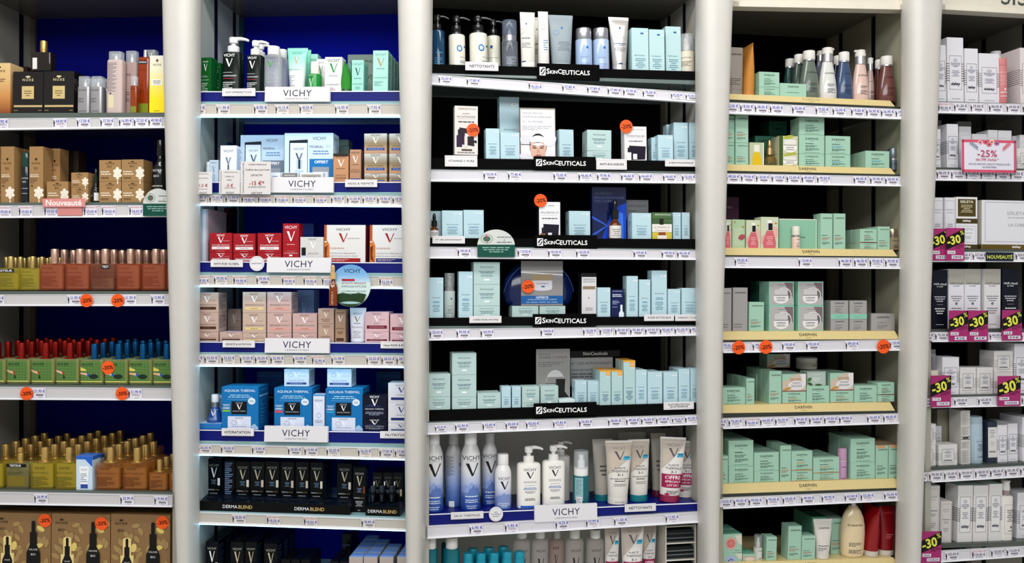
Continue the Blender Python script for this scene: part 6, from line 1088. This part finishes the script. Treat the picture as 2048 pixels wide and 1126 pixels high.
# navy vanity pouch with a photo sleeve
s_, h_, W_p, H_p = frame(1008, 1152, 520, .035, 611)
m = M(); m.loft([(0, W_p*.42, .028, 3), (H_p*.08, W_p*.47, .032, 3), (H_p*.3, W_p*.5, .034, 2.6), (H_p*.6, W_p*.46, .03, 2.4), (H_p*.85, W_p*.34, .02, 2.2), (H_p, W_p*.14, .008, 2)], 'g#0b1c4c', cy=.034, N=40)
m.tube([(-W_p*.5*math.cos(a), .02-.02*math.sin(a), H_p*.1+H_p*.88*math.sin(a)) for a in [i*math.pi/14 for i in range(1, 14)]], .0012, 'g#2c4c94')
pouch = m.build('vanity_pouch'); local('C', pouch, s_, .035, h_); thing(pouch, 'navy blue zipped vanity pouch on sage boxes', 'bag', 'C', 4, s_)
m = M(); W2 = W_p*.58; m.box(-W2/2, W2/2, 0, .003, 0, H_p*.98, '#8e8c8c')
m.draw([('r', 0, .22, 1, .25, '#b8b8b8')]+[('p', [(0, .24), (1, .3), (1, .33), (0, .27)], '#dcdcdc')]+[('r', .25, .3, .75, .46, '#9c8c6c'), ('r', .26, .44, .74, .62, '#cfcfd6'), ('c', .5, .62, .24, .05, '#cfcfd6'), ('r', .48, .56, .56, .59, '#1c4c9c'), ('l', .32, .68, .49, .53, 1, '#7c7c84', 1), ('r', 0, .78, 1, .96, '#1c5c9c'), ('t', 'OFFERTE', .5, .82, .3, '#e8f0fa', .05, .01), ('t', 'VOTRE ROUTINE 10 JOURS COMPLETE', .5, .87, .7, '#cfe0f2', .04), ('l', .1, .9, .91, .94, 1, '#a8c4e4', 1)], W2, H_p*.98)
q = m.build('photo_sleeve', pouch); q.location = (.004, -.004, .0); q['label'] = 'photo sleeve with cream jar picture'
bx(1163, 1193, 546, 's_neck', dep=.035, d=.016); bx(1195, 1221, 575, 's_aqua', dep=.035); bx(1222.5, 1248, 579, 's_navydef', dep=.035)
bx(1253, 1276, 552, 's_aqua', dep=.035); bx(1278, 1301, 559, 's_aqua', dep=.035); bx(1303, 1334, 541, 's_aqua', dep=.035, d=.012); bx(1336, 1361, 578, 's_aqua', dep=.035); bx(1363, 1396, 576, 's_aqua', dep=.035)
at('C', 5)
st(854, 901, [794, 748], 's_sage', dep=.055); st(904, 953, [794, 750, 706], 's_sage', dep=.055); bx(955, 1002, 786, 's_sage', dep=.055)
bx(1003, 1022, 773, 's_aqua', dep=.03); bx(1024, 1042, 773, 's_aqua', dep=.03); st(1044, 1079, [806, 773], 's_sage', dep=.04); bx(1081, 1117, 772, 's_sage', dep=.04, tag='taller', d=.012); bx(1118, 1150, 799, 's_flatwhite', dep=.04, d=.012)
man = [('r', .02, .02, .98, .98, '#8e8d8b'), ('t', 'PÈRE DE LA', .24, .1, .36, '#4a4a4c', .035), ('t', 'VITAMINE C TOPIQUE', .48, .17, .86, '#4a4a4c', .05), ('l', .05, .85, .25, .36, 3, '#6a6a6c'), ('c', .56, .62, .26, .2, '#c8c8c8'), ('p', [(.32, .56), (.8, .56), (.82, .8), (.7, 1), (.42, 1), (.3, .8)], '#8a8888'), ('p', [(.58, .6), (.86, .6), (.84, .85), (.98, .98), (.6, .98)], '#1c1c1c'), ('r', .28, .69, .62, .71, '#2c2c2c'), ('e', .36, .72, .08, .03, '#3c3c3c'), ('p', [(.4, .98), (.6, .9), (.98, .98)], '#141414')]
card('C', 5, 1073, 1140, 698, 798, man, 'grey framed poster with black and white portrait of white haired person', '#a4a4a2', d=.055, th=.006, name='framed_poster', cat='poster')
card('C', 5, 1141, 1226, 715, 772, [('t', 'N°1 DES ANTIOXYDANTS', .5, .2, .96, '#2c3038', .13), ('t', 'FORMULES HAUTE EFFICACITÉ', .44, .42, .86, '#3c4048', .1), ('l', .02, .8, .52, .72, 2, '#4c5058')], 'grey antioxidant panel behind yellow topped boxes', '#8f9090', d=.085, th=.004, name='info_card')
card('C', 5, 1141, 1240, 701, 714, [('t', 'SkinCeuticals', .5, .45, .5, '#c8c8cc', .5, .01)], 'black brand header board at the back', '#0a0a0a', d=.085, th=.004, name='header_board')
bx(1150, 1174, 761, 's_aqua', dep=.035, d=.02); bx(1175, 1198, 762, 's_aqua', dep=.035, d=.02)
bx(1199.5, 1222, 741, 's_yellow', dep=.035, n=2); bx(1223, 1246, 741, 's_yellow', dep=.035, n=2); bx(1247, 1271, 721, 's_yellow', dep=.035, n=2, tag='taller')
bx(1271.5, 1294, 740, 's_aqua', dep=.035, n=2); bx(1295, 1325, 744, 's_aqua', dep=.035, n=2); bx(1327, 1356, 744, 's_aqua', dep=.035); bx(1357, 1380, 738, 's_aqua', dep=.035, n=2); bx(1381, 1397, 737, 's_aqua', dep=.035)
at('C', 6)
bot(849, 888, 890, 869, 'v_can', prof='can', capw=.62, capcol='#e2e2e0', d=.010); bot(924, 963, 890, 867, 'v_can', prof='can', capw=.62, capcol='#e2e2e0', d=.010)
bot(891, 926, 890, 868, 'v_canback', prof='can', capw=.62, capcol='#cfcfcd', d=.055); bot(965, 997, 888, 867, 'v_can', prof='can', capw=.62, capcol='#c8c8c6', d=.055, desc='shaded thermal spray can behind small can')  # the last can's cap colour is darkened to look shaded
bot(992, 1025, 931, 910, 'v_cansm', prof='can', capw=.66, capcol='#e6e6e4', d=.009)
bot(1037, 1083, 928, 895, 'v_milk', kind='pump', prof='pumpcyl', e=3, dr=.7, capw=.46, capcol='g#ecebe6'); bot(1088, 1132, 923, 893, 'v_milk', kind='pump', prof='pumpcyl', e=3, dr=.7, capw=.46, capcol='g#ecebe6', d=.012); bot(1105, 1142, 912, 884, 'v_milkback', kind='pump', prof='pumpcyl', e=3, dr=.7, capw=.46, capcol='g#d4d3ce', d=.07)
bot(1150, 1182, 953, 904, 'v_tealfoam', kind='clear', prof='straight', capw=.9, capcol='g#e8e8e6', collar='#e8e8e6:.3')
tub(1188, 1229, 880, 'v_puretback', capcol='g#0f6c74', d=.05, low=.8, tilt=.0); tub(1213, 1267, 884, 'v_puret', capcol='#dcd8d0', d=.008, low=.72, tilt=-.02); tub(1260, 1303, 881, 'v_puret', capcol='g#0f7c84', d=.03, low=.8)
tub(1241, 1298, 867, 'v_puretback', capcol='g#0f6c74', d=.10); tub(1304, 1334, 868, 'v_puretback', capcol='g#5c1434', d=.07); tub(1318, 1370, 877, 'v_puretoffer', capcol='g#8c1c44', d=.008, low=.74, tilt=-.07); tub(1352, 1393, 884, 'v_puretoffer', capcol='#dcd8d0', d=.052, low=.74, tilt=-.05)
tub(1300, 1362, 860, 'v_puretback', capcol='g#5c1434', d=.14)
at('C', 7)
for x0, x1, d in ((848, 875, .01), (887, 920, .01)): bot(x0, x1, 1100, 1078, 'v_tealbottle', prof='pumpcyl', capw=.72, capcol='#e8e6e0', d=d, n=2, pitch=.05)
for x0, x1, yt, d in ((926, 946, 1108, .01), (952, 972, 1108, .01), (978, 998, 1107, .01), (1004, 1025, 1105, .01), (1029, 1050, 1105, .01), (936, 956, 1099, .05), (968, 988, 1097, .05), (997, 1017, 1095, .05)): bot(x0, x1, yt+14, yt, 'v_tealcap', prof='straight', capw=1.0, capcol='g#0e8ca4', d=d)
for x0, x1, q in ((1026, 1062, 'v_clearlow'), (1064, 1098, 'v_clearlow'), (1133, 1169, 'v_clearlow'), (1175, 1210, 'v_clearlow')): bot(x0, x1, 1079, 1062, q, prof='cyl', e=2.4, dr=.8, capw=.56, capcol='#e6e4de', d=.036)
bot(1099, 1130, 1079, 1064, 'v_clearpink', prof='cyl', e=2.4, dr=.8, capw=.5, capcol='#c8c4be', d=.06)
tub(1210, 1240, 1052, 'v_puretoffer', capcol='#8c1c44', d=.03, low=.8); tub(1244, 1291, 1050, 'v_puretoffer', capcol='#8c1c44', d=.010, low=.74); tub(1284, 1314, 1050, 'v_puretoffer', capcol='#8c1c44', d=.045, low=.8)
# leaflet rack on the bottom shelf
s_, h_, Wr, Hr = frame(1331, 1392, 1051, .012); h_ += .002
rack = bpy.data.objects.new('leaflet_rack', None); C.objects.link(rack); local('C', rack, s_, .012, h_); thing(rack, 'white pigeonhole rack holding dark leaflets', 'rack', 'C', 7, s_)
m = M(); m.box(-Wr/2, -Wr/2+.003, 0, .1, 0, Hr, '#cfcabc'); m.box(Wr/2-.003, Wr/2, 0, .1, 0, Hr, '#cfcabc'); m.box(-Wr/2+.003, Wr/2-.003, .096, .1, 0, Hr, '#8c8878'); m.build('rack_frame', rack)
for k in range(6):
    z = Hr-.003-k*.0445
    if z < 0: break
    m = M(); m.box(-Wr/2+.0031, Wr/2-.0031, 0, .0955, z-.0025, z, '#dcd8ca'); m.build('rack_shelf', rack)
    if k:
        for j in range(9):
            lf = M(); lf.box(-Wr*.44, Wr*.44, 0, .085, 0, .0022, '#24282a' if j % 3 else '#6c7070'); o = lf.build('leaflet'); local('C', o, s_+.0006*((j*7+k) % 3-1), .012+.001+.0015*((j*5+k) % 4), h_+z+.0006+j*.0036); o['group'] = 'leaflets in the pigeonhole rack'
            thing(o, f"dark leaflet, {ORD[j+1]} from bottom in {ORD[k]} slot of leaflet rack", 'leaflet', fixed=True)
for r, a in ((1, (1076, 1200, 128, 159)), (2, (1069, 1192, 313, 338)), (3, (1071, 1195, 470, 498)), (4, (1067, 1193, 628, 653)), (5, (1069, 1194, 806, 832))): ssign(r, *a)
for r, a in ((1, (931, 997, 124, 141, 'NETTOYANTS')), (2, (890, 955, 311, 333, 'VITAMINE C PURE')), (2, (1193, 1254, 318, 339, 'ANTI-ROUGEURS')), (2, (1331, 1393, 319, 333, 'ACIDE HYALURONIQUE')), (3, (865, 930, 472, 487, 'N°1 DES ANTIOXYDANTS')), (4, (939, 1003, 632, 646, 'CORRECTEURS ANTI-ÂGE')), (4, (1289, 1348, 629, 642, 'ACIDE GLYCOLIQUE')), (4, (1351, 1399, 629, 642, 'IMPERFECTIONS')), (5, (1328, 1388, 804, 819, 'PHOTOPROTECTION\nQUOTIDIENNE')), (6, (902, 967, 1024, 1038, 'EAUX THERMALES')), (6, (1250, 1312, 1008, 1023, 'NETTOYANTS'))): catcard('C', r, *a, d=-.011)
vsign(6, 1070, 1195, 1010, 1042, bay='C')
card('C', 6, 978, 1006, 1014, 1043, [('o', .5, .5, .44, .44, '#c8c8cc', .06), ('t', 'EAU', .5, .36, .2, '#1c2440', .12, .01), ('t', 'VOLCANIQUE', .5, .5, .66, '#1c2440', .12, .01), ('t', 'DE VICHY', .5, .64, .46, '#1c2440', .12, .01)], 'round white disc about volcanic water', '#e2e0e2', d=-.013, th=.003, shape='round')
sticker('C', 946, 260, '-20%', .0005, where='on white purple-bottle set box', row=2); sticker('C', 1252.5, 253, '-20%', .0045, where='on hydrating set box', row=2); sticker('C', 1081, 401, '-20%', .004, where='on navy pouch print box', row=3); sticker('C', 1056, 573, '-20%', .026, where='on navy pouch', row=4)
# ================================================================ fourth bay
at('D', 1)
tub(1458, 1490, 92, 'd_taupetube', capcol='#8c857c', d=.02, low=.9); tub(1476, 1499, 101, 'd_orangeback', d=.07); tub(1489, 1513, 88, 'd_orange', d=.03, sideon=True, capcol='#c4843c')
st(1518, 1559, [175, 144], 'd_sqgreen', d=.02, dep=.05); bx(1560, 1613, 167, 'd_wide', d=.016, dep=.05)
def dbot(x0, x1, yb_, yc, k, kind='cap', d=.016, **q): bot(x0, x1, yb_, yc, 'dl_'+k, kind=kind, prof='taper', dr=.8, capw=.58, capcol=q.pop('cc', '#d8d6d0'), collar='m#b8b8bc:'+('.55' if kind == 'flatpump' else '.14'), d=d, **q)
dbot(1571, 1600, 134, 115, 'teal', d=.10); dbot(1589, 1619, 126, 106, 'green2', d=.06); dbot(1607, 1645, 119, 98, 'greygreen'); dbot(1634, 1660, 121, 99, 'mid', 'flatpump', d=.07, cc='#b8b6b0'); dbot(1645, 1680, 121, 92, 'white', 'flatpump', d=.016)
dbot(1668, 1694, 129, 109, 'navy', d=.075); dbot(1679, 1712, 122, 101, 'blue', d=.018); dbot(1712, 1745, 126, 97, 'pink', 'flatpump', d=.016, dirx=-1); dbot(1736, 1753, 140, 114, 'pink2', 'flatpump', d=.07); dbot(1752, 1777, 137, 117, 'brown', d=.06); dbot(1764, 1800, 130, 109, 'mauve', d=.02)
at('D', 2)
st(1471, 1497, [286, 230], 'd_tall', d=.016, dep=.04) ; st(1452, 1469, [285, 231], 'd_tall', d=.022, dep=.04)
bx(1499, 1528, 285, 'd_yelbox', d=.016, dep=.04); bx(1510, 1550, 272, 'd_dark', d=.08, dep=.05); bx(1538, 1574, 242, 'd_dark', d=.14, dep=.05)
bot(1533, 1557, 308, 278, 'd_dropper', kind='dropper', prof='serum', capw=.55, capcol='m#b89c6c', d=.016)
st(1558, 1596, [308, 272], 'd_jarboxph', d=.016, dep=.045); st(1598, 1649, [308, 270, 235], 'd_sqgreen', d=.016, dep=.05); st(1651, 1701, [309, 272], 'd_sqblue', d=.016, dep=.05)
bx(1731, 1779, 302, 'd_sqblue', d=.016, dep=.05, n=2); bot(1783, 1803, 320, 295, 'd_steel', prof='straight', capw=.96, capcol='s#7c868c', collar='m#b8b8bc', d=.04)
at('D', 3)
bx(1450, 1478, 394, 'd_purple', d=.15, dep=.03)
bx(1448, 1463, 439, 'd_pinkbox', d=.018, dep=.04); bx(1464, 1490, 439, 'd_textbox', d=.018, dep=.04); bx(1492, 1521, 440, 'd_pinkbox', d=.018, dep=.04); bx(1521.5, 1557, 434, 'd_pinkbox', d=.016, dep=.04)
bx(1558, 1634, 438, 'd_bigmint', d=.035, dep=.04); bot(1588, 1603, 474, 452, 'd_pinksm', prof='straight', capw=.95, capcol='#dcd8cc', collar='m#b8b0a8:.2', d=.014)
bx(1641, 1665, 427, 'd_tall', d=.018, dep=.04); bx(1667, 1691, 427, 'd_tall', d=.018, dep=.04)
st(1720, 1754, [486, 458], 'd_sqred', d=.018, dep=.04, n=2); bx(1755.5, 1780, 453, 'd_tall', d=.016, dep=.035, n=2); bot(1781, 1802, 475, 457, 'd_beige', prof='straight', e=6, capw=.9, capcol='m#b8a894', d=.03)
at('D', 4)
bx(1443, 1463, 576, 'd_graytall', d=.018, dep=.04); bx(1465, 1495, 575, 'd_graytall', d=.018, dep=.04); bx(1498, 1528, 604, 'd_tall', d=.016, dep=.035); bx(1512, 1536, 562, 'd_dark', d=.12, dep=.04)
st(1538, 1588, [611, 563], 'd_jarbox', d=.02, dep=.06); st(1596, 1647, [611, 563], 'd_jarbox', d=.02, dep=.06)
st(1661, 1697, [638, 601], ['d_silver2', 'd_silver'], d=.018, dep=.05); st(1699, 1734, [638, 601], ['d_silver2', 'd_silver'], d=.018, dep=.05); bx(1742, 1790, 627, 'd_silver2', d=.018, dep=.05)
at('D', 5)
bx(1442, 1491, 775, 'd_sqgreen', d=.016, dep=.055); bx(1492, 1509, 757, 'd_tall', d=.014, dep=.04, n=3); bx(1512, 1530, 748, 'd_tall', d=.09, dep=.05, tag='back')
bx(1538, 1563, 742, 'd_tall', d=.016, dep=.045, n=3)
st(1564.5, 1612, [783, 748], ['d_sqorange', 'd_jarbox2'], d=.016, dep=.055, n=2); bx(1534, 1580, 708, 'd_jarbox2', d=.12, dep=.05, yb=736, tag='back')
bx(1613, 1659, 772, 'd_sqgreen', d=.016, dep=.055); bx(1614, 1652, 743, 'd_greyleaf', d=.018, dep=.04, yb=772); jar(1604, 1643, 715, 726, 740, 'd_jar', .10)
st(1660.5, 1707, [781, 746], ['d_sqorange', 'd_jarbox2'], d=.016, dep=.055, n=2); bx(1708, 1754, 771, 'd_sqgreen', d=.016, dep=.055); st(1755, 1789, [790, 765], 'd_sqred', d=.016, dep=.05)
at('D', 6)
bx(1438, 1456, 912, 'd_tall', d=.016, dep=.045); st(1457, 1507, [933, 881], 'd_sqgreen', d=.016, dep=.055, n=3); st(1508, 1558, [942, 905], 'd_sqgreen', d=.016, dep=.055, n=3)
bx(1560, 1582, 891, 'd_tall', d=.016, dep=.04, n=2); st(1583, 1625, [941, 902], 'd_sqorange', d=.016, dep=.05, n=2); st(1626.5, 1679, [946, 915], 'd_sqorange', d=.016, dep=.055, n=2)
bot(1680, 1697, 922, 897, 'd_lilac', prof='straight', capw=1.0, capcol='g#b890ac', d=.016); bx(1668, 1684, 893, 'd_tall', d=.13, dep=.035, tag='back')
st(1701, 1750, [925, 877], 'd_sqgreen', d=.016, dep=.055, n=2); bx(1751, 1776, 891, 'd_tallorange', d=.016, dep=.04, n=3); bx(1777, 1802, 890, 'd_tallorange', d=.016, dep=.04, n=3)
at('D', 7)
st(1446, 1484, [1106, 1068], ['d_berrybox', 'd_flowerbox'], d=.016, dep=.045, n=2); bx(1485, 1513, 1108, 'd_blobbox', d=.02, dep=.05)
bot(1511, 1527, 1097, 1072, 'd_smallwhite', kind='clear', prof='straight', capw=.92, capcol='#dcdcd8', d=.018, clear='k#b8bcbc'); bx(1532, 1553, 1074, 'd_tall', d=.016, dep=.035); bx(1575, 1602, 1052, 'd_tall', d=.018, dep=.04); bx(1603, 1630, 1072, 'd_tall', d=.016, dep=.04)
bx(1622, 1652, 1034, 'd_talldark', d=.075, dep=.05, n=2); bx(1661, 1689, 1037, 'd_tall', d=.055, dep=.05, n=2)
tub(1631, 1669, 1041, 'd_whitetube', capcol='#d4d0c8', d=.012, low=.68); bot(1690, 1737, 1015, 1000, 'd_cream', kind='pump', prof='belly', dr=.7, capw=.26, capcol='m#b8b4ac', d=.016)
tub(1735, 1763, 1014, 'd_redtube', d=.02, sideon=True, capcol='#c8c0b4'); tub(1763, 1793, 1014, 'd_redtube2', d=.025, low=.95, capcol='#c8c0b4')
for x, y, w_ in ((1477.5, 695, 'under grey tall boxes'), (1532, 694, 'under big mint picture boxes'), (1767, 693, 'under single silver box')): sticker('D', x, y, '-20%', -.018, where=w_, row=4)
# ================================================================ far right bay
at('E', 1)
bx(1872, 1893, 90, 'e_box', d=.012, dep=.05); bx(1895, 1928, 75, 'e_box', d=.012, dep=.05); bx(1930, 1957, 97, 'e_box', d=.012, dep=.045); bx(1959, 1999, 107, 'e_box', d=.012, dep=.05)
bot(2000, 2020, 131, 115, 'e_pink', prof='straight', capw=1.0, capcol='#c87c7c', d=.008); bx(2041, 2074, 96, 'e_boxpink', d=.012, dep=.085)
bot(1990, 2012, 110, 100, 'e_whitebottle', prof='straight', capw=.8, capcol='#e0dfe2', d=.09, desc='white bottle cap showing behind pink tube')
at('E', 2)
bx(1866, 1882, 258, 'e_box', d=.012, dep=.05); bx(1864, 1884, 240, 'e_dark', d=.13, dep=.04); bx(1894, 1917, 248, 'e_box', d=.010, dep=.06); bx(1918.5, 1943, 253, 'e_plain', d=.03, dep=.05); bx(1915, 1944, 243, 'e_dark', d=.11, dep=.04)
bx(1945, 1974, 268, 'e_plain', d=.03, dep=.05); bx(1977, 1996, 260, 'e_plain', d=.022, dep=.05); bx(1997, 2024, 261, 'e_plain', d=.022, dep=.05); bx(2025, 2038, 272, 'e_plain', d=.05, dep=.05); bx(2040, 2070, 270, 'e_plain', d=.035, dep=.05); bx(2035, 2068, 297, 'e_boxlow', d=.008, dep=.025)
fl = [('f', .0, .0, 1, 1, '#d0526c', .0075)]
for i, (a, b, c) in enumerate(((.34, .08, '#e8a0a8'), (.44, .07, '#d05c74'), (.55, .06, '#f0c0a8'), (.64, .1, '#b06c94'), (.5, .14, '#d8707c'))): fl.append(('c', a, b, .05, .07, c)); fl.append(('c', a, b, .018, .025, '#5c3454'))
for i in range(10): fl.append(('e', .16+.014*i, .1+.018*i, .04, .012, '#8c94a8', .6+.1*i)); fl.append(('e', .88-.014*i, .1+.02*i, .04, .012, '#d8747c', 2.4-.1*i))
card('E', 2, 1924, 2033, 280, 345, fl+[('t', '-25%', .46, .42, .36, '#b83a58', .21, .006), ('t', 'dès 59€ d\'achat *', .46, .6, .42, '#b84a60', .09, .006), ('t', 'SUR LES PARFUMS, SOINS ET MAQUILLAGES', .5, .75, .76, '#54506c', .06), ('t', 'EN PARFUMERIE', .5, .84, .26, '#54506c', .06), ('r', .64, .95, .9, .958, '#d0526c')], 'white and rose floral card reading minus 25 percent', '#dcdae6', d=-.03, th=.0015, name='offer_card')
at('E', 3)
bx(1864, 1886, 395, 'e_sisA', d=.012, dep=.04); bx(1889, 1911, 395, 'e_sisA', d=.012, dep=.04); st(1912, 1955, [447, 394], ['e_swhite', 'e_sgold'], d=.012, dep=.05)
bx(1963, 2075, 401, 'e_lacure', d=.012, dep=.05)
def disc(x0, x1, y0, y1, row, d, p1, p2, desc):
    D = [('p', [(0, .3), (1, .0), (1, .42), (0, .68)], '#0c0a0c'), ('tr', '-30', .42, .37, .74, '#e0e050', .22, .03), ('tr', '%', .86, .14, .2, '#c8c850', .22, .02), ('l', .5, .98, .5, .64, 3, '#3c0c24'), ('r', .08, .7, .5, .8, '#e4dfe6'), ('t', p1, .29, .75, .34, '#1c1820', .07, .006), ('r', .3, .84, .92, .95, '#dcd6e4'), ('t', p2, .6, .895, .5, '#1c1820', .08, .006)]
    card('E', row, x0, x1, y0, y1, D, desc, '#a02c68', d=d, th=.001, name='discount_card')
disc(1860, 1898, 457, 521, 3, -.020, '356€', '249€', 'magenta discount card at the column, upper left one'); disc(1892, 1929, 456, 521, 3, -.024, '356€', '249€', 'magenta discount card beside the sign reading nouveauté')
card('E', 3, 1972, 2027, 504.5, 522, [('t', 'NOUVEAUTÉ', .5, .5, .92, '#d8e05c', .55, .016)], 'dark card with yellow lettering reading nouveauté', '#141c2c', d=-.018, th=.001)
at('E', 4)
bx(1864, 1895, 540, 'e_hairdark', d=.012, dep=.045); bx(1897, 1928, 538, 'e_hair1', d=.012, dep=.045); bx(1929, 1961, 538, 'e_hair2', d=.012, dep=.045); bx(1968, 2001, 538, 'e_hair3', d=.012, dep=.045); bx(2004, 2037, 538, 'e_hairdark', d=.012, dep=.045)
bot(1845, 1861, 600, 588, 'e_yellow', prof='taper', d=.03, capw=.5, capcol='g#8c8818')
disc(1898, 1936, 621, 683, 4, -.020, '60€', '42€', 'magenta discount card before first white hair care box'); disc(1936.5, 1976, 621, 683, 4, -.020, '60€', '42€', 'magenta discount card before second white hair care box'); disc(2004, 2044, 620, 681, 4, -.020, '56€', '39€', 'magenta discount card before the black hair box')
at('E', 5)
bx(1844, 1857, 716, 'e_box', d=.012, dep=.05); bot(1859, 1883, 741, 708, 'e_pumpclear', kind='clear', prof='pumpcyl', capw=.62, capcol='g#2c1c20', d=.02, clear='k#b8bcc4'); bx(1884, 1918, 714, 'e_box', d=.012, dep=.05, rz=0); bx(1850, 1871, 699, 'e_plain', d=.11, dep=.05)
bx(1919.5, 1952, 735, 'e_boxlow', d=.012, dep=.05, tag='tall'); bx(1953.5, 1986, 735, 'e_boxlow', d=.012, dep=.05, tag='tall'); st(1988, 2026, [745, 702], 'e_boxlow', d=.014, dep=.06); bx(2028, 2058, 687, 'e_box', d=.014, dep=.05, n=2)
disc(1861, 1902, 751, 814, 5, -.020, '171€', '119€70', 'magenta discount card before the clear capped bottle'); disc(1995, 2041, 752, 812, 5, -.020, '144€', '100€80', 'magenta discount card before the two high striped box stack')
at('E', 6)
st(1838, 1872, [890, 848], 'e_boxlow', d=.012, dep=.045); bx(1872, 1884, 852, 'e_plain', d=.06, dep=.03); bx(1877, 1915, 889, 'e_boxlow', d=.010, dep=.04, tag='single')
bx(1875, 1921, 818, 'e_setside', d=.075, dep=.10); bx(1922, 1941, 821, 'e_textbox', d=.012, dep=.05)
bot(1943, 1973, 848, 834, 'e_bluebottle', prof='straight', capw=.99, capcol='#a4b8c4', d=.010)
bx(1975, 1995, 843, 'e_navywhite', d=.02, dep=.04); bx(1996, 2015, 850, 'e_box', d=.016, dep=.04, n=2); bx(2016, 2036, 847, 'e_box', d=.02, dep=.04, n=2); bx(2045, 2075, 834, 'e_box', d=.014, dep=.09)
at('E', 7)
bx(1834, 1848, 972, 'e_siyatall', d=.012, dep=.045); bx(1850, 1878, 971, 'e_siyatall', d=.012, dep=.045); bx(1880, 1903, 1003, 'e_siyatall', d=.012, dep=.05, tag='shorter')
bx(1914, 1944, 971, 'e_suprem', d=.012, dep=.055); bx(1945.5, 1975, 971, 'e_suprem', d=.012, dep=.055); bx(1976.5, 2003, 968, 'e_suprem', d=.012, dep=.055)
bot(2003, 2028, 992, 962, 'e_whitebottle', prof='pumpcyl', e=3, dr=.7, kind='flatpump', capw=.6, capcol='#dcdad4', collar='s#a8989c:.35', d=.010); bx(2033, 2075, 985, 'e_box', d=.03, dep=.06)
disc(1841, 1882, 1063, 1126, 7, -.020, '246€', '172€20', 'magenta discount card before the tall greyish boxes')
# ================================================================ price labels
E_ = ' €'
def prices(bay, row, s):
    L = []
    for t in s.split():
        x, p = t.split(':'); f = ''
        if p[-1] in 'Ns': f = p[-1]; p = p[:-1]
        L.append((float(x), p+E_, f) if f else (float(x), p+E_))
    price(bay, row, L)
for b_, r_, s_ in (('A', 1, '-12:9.90 105:64.00 152:17.50 199:27.50 236:16.90 266:27.50 295:49.90'), ('A', 2, '-6:39.00N 36:39.00N 87:39.00N 134:29.00N 166:29.00N 202:24.50N 257:24.50N'), ('A', 3, '-20:13.90 134:21.90 244:21.90 301:13.90'), ('A', 4, '62:21.90 255:21.90'), ('A', 5, '67:26.90 239:25.90 307:19.90'),
 ('B', 1, '382:9.50 431:11.90 506:8.90 549:10.15 597:18.50 668:16.95 733:17.95'), ('B', 2, '385:13.90 417:19.50 449:21.90 481:79.80N 514:59.80N 548:59.80N 583:29.90N 625:29.90N 660:38.95 692:21.00 723:29.90 752.5:29.90 783:29.90'), ('B', 3, '390:19.90N 426:39.90 465:39.90N 511:39.90 562:39.90N 605:29.95N 642:27.50N 757:52.50N'), ('B', 4, '377:33.50 407:33.50 441:33.50 478:33.50 508:33.50 539:32.90 584:32.90 622:22.90N 661:21.99 731:32.50 761:28.50 791:28.95'),
 ('B', 5, '394:26.50 440:20.50 502:13.90 574:20.50 607:13.90 651:20.50 714:26.50 757:17.00 787.5:17.00'), ('B', 6, '463:18.50 532:18.50N 606:18.50N 721:18.40'),
 ('C', 1, '875:32.50 931:37.80 1055:42.00N 1122:37.80 1172:37.80 1213:37.80 1244:37.90 1283:76.00 1338:81.00s 1367:65.00s'), ('C', 2, '965:155.00 1014:77.40 1105:72.00 1155:66.60 1192:79.90 1240:66.60 1276:66.60 1324:66.60 1362:55.00'), ('C', 3, '913:145.00 1033:119.00 1094:165.00 1150:165.00 1265:159.00 1321:149.90 1352:82.00'),
 ('C', 4, '857:120.00 911:99.95 959:163.00 1079:154.00 1164:132.00 1197:119.00 1228:85.00 1258:95.40 1288:69.90 1317.5:83.60 1347:81.00 1377:89.00'), ('C', 5, '866:63.20s 908:62.90 963:55.00 1009:82.00 1050:83.60 1104:67.40 1156:36.00 1214:38.00 1250:49.00 1280:36.00 1310:37.00 1340:38.00s 1368:43.00'), ('C', 6, '937:6.90 1008:5.90 1109:14.20 1170:10.99 1226:11.50 1329:17.95'),
 ('D', 1, '1448:22.00 1478:18.00 1507.5:28.00 1537.5:30.00 1582:35.00 1629:19.00 1663:22.00 1700:19.00 1730:26.90 1759.5:26.90 1789:29.00'), ('D', 2, '1420:54.00 1450:49.00 1480:79.00 1510:120.00 1541:119.00 1571:52.00 1601:49.00 1632:49.50 1705:46.00 1738:39.90 1768:28.90'), ('D', 3, '1467:59.00 1595:110.00 1675:46.00 1706:46.00 1737:39.00 1768:39.90'), ('D', 4, '1440:79.00 1503:199.00 1562:195.00 1610:195.00 1689:89.00 1777:120.00'),
 ('D', 5, '1424:49.00 1455:76.00 1488:56.00N 1518:66.00 1548:56.00 1586:89.00 1616:56.00 1646:39.00 1676:89.00 1732:56.00 1764:48.00'), ('D', 6, '1435:110.00 1465:99.00 1495:99.00 1530:99.00 1563:59.00 1600:49.00 1641:49.90 1687:63.00 1719:55.00 1766:35.00'),
 ('E', 1, '1874:85.00N 1906:81.00 1939:29.00 1976:86.00 2011:69.00 2043:69.00'), ('E', 2, '1871:86.00 1900:155.00 1929.5:91.00 1959:69.00 1988.5:121.00 2018:68.00'), ('E', 3, '1834:356.00 1864:356.00 1913:327.00 1943:327.00 2029:829.00'), ('E', 4, '1838:90.00 1868:75.00 1977:60.00 2007:56.00 2040:75.00'), ('E', 5, '1837:144.00 1906:109.00 1954:165.00 2041:109.00'),
 ('E', 6, '1826:121.00 1856:99.00 1886:125.00 1916:290.00 1948:168.00 1978:185.00 2008:181.00 2038:97.00'), ('E', 7, '1889:105.00 1942:159.00N 1980:120.00 2011:116.00')): prices(b_, r_, s_)
finish_labels()
print('THINGS', len(THINGS))
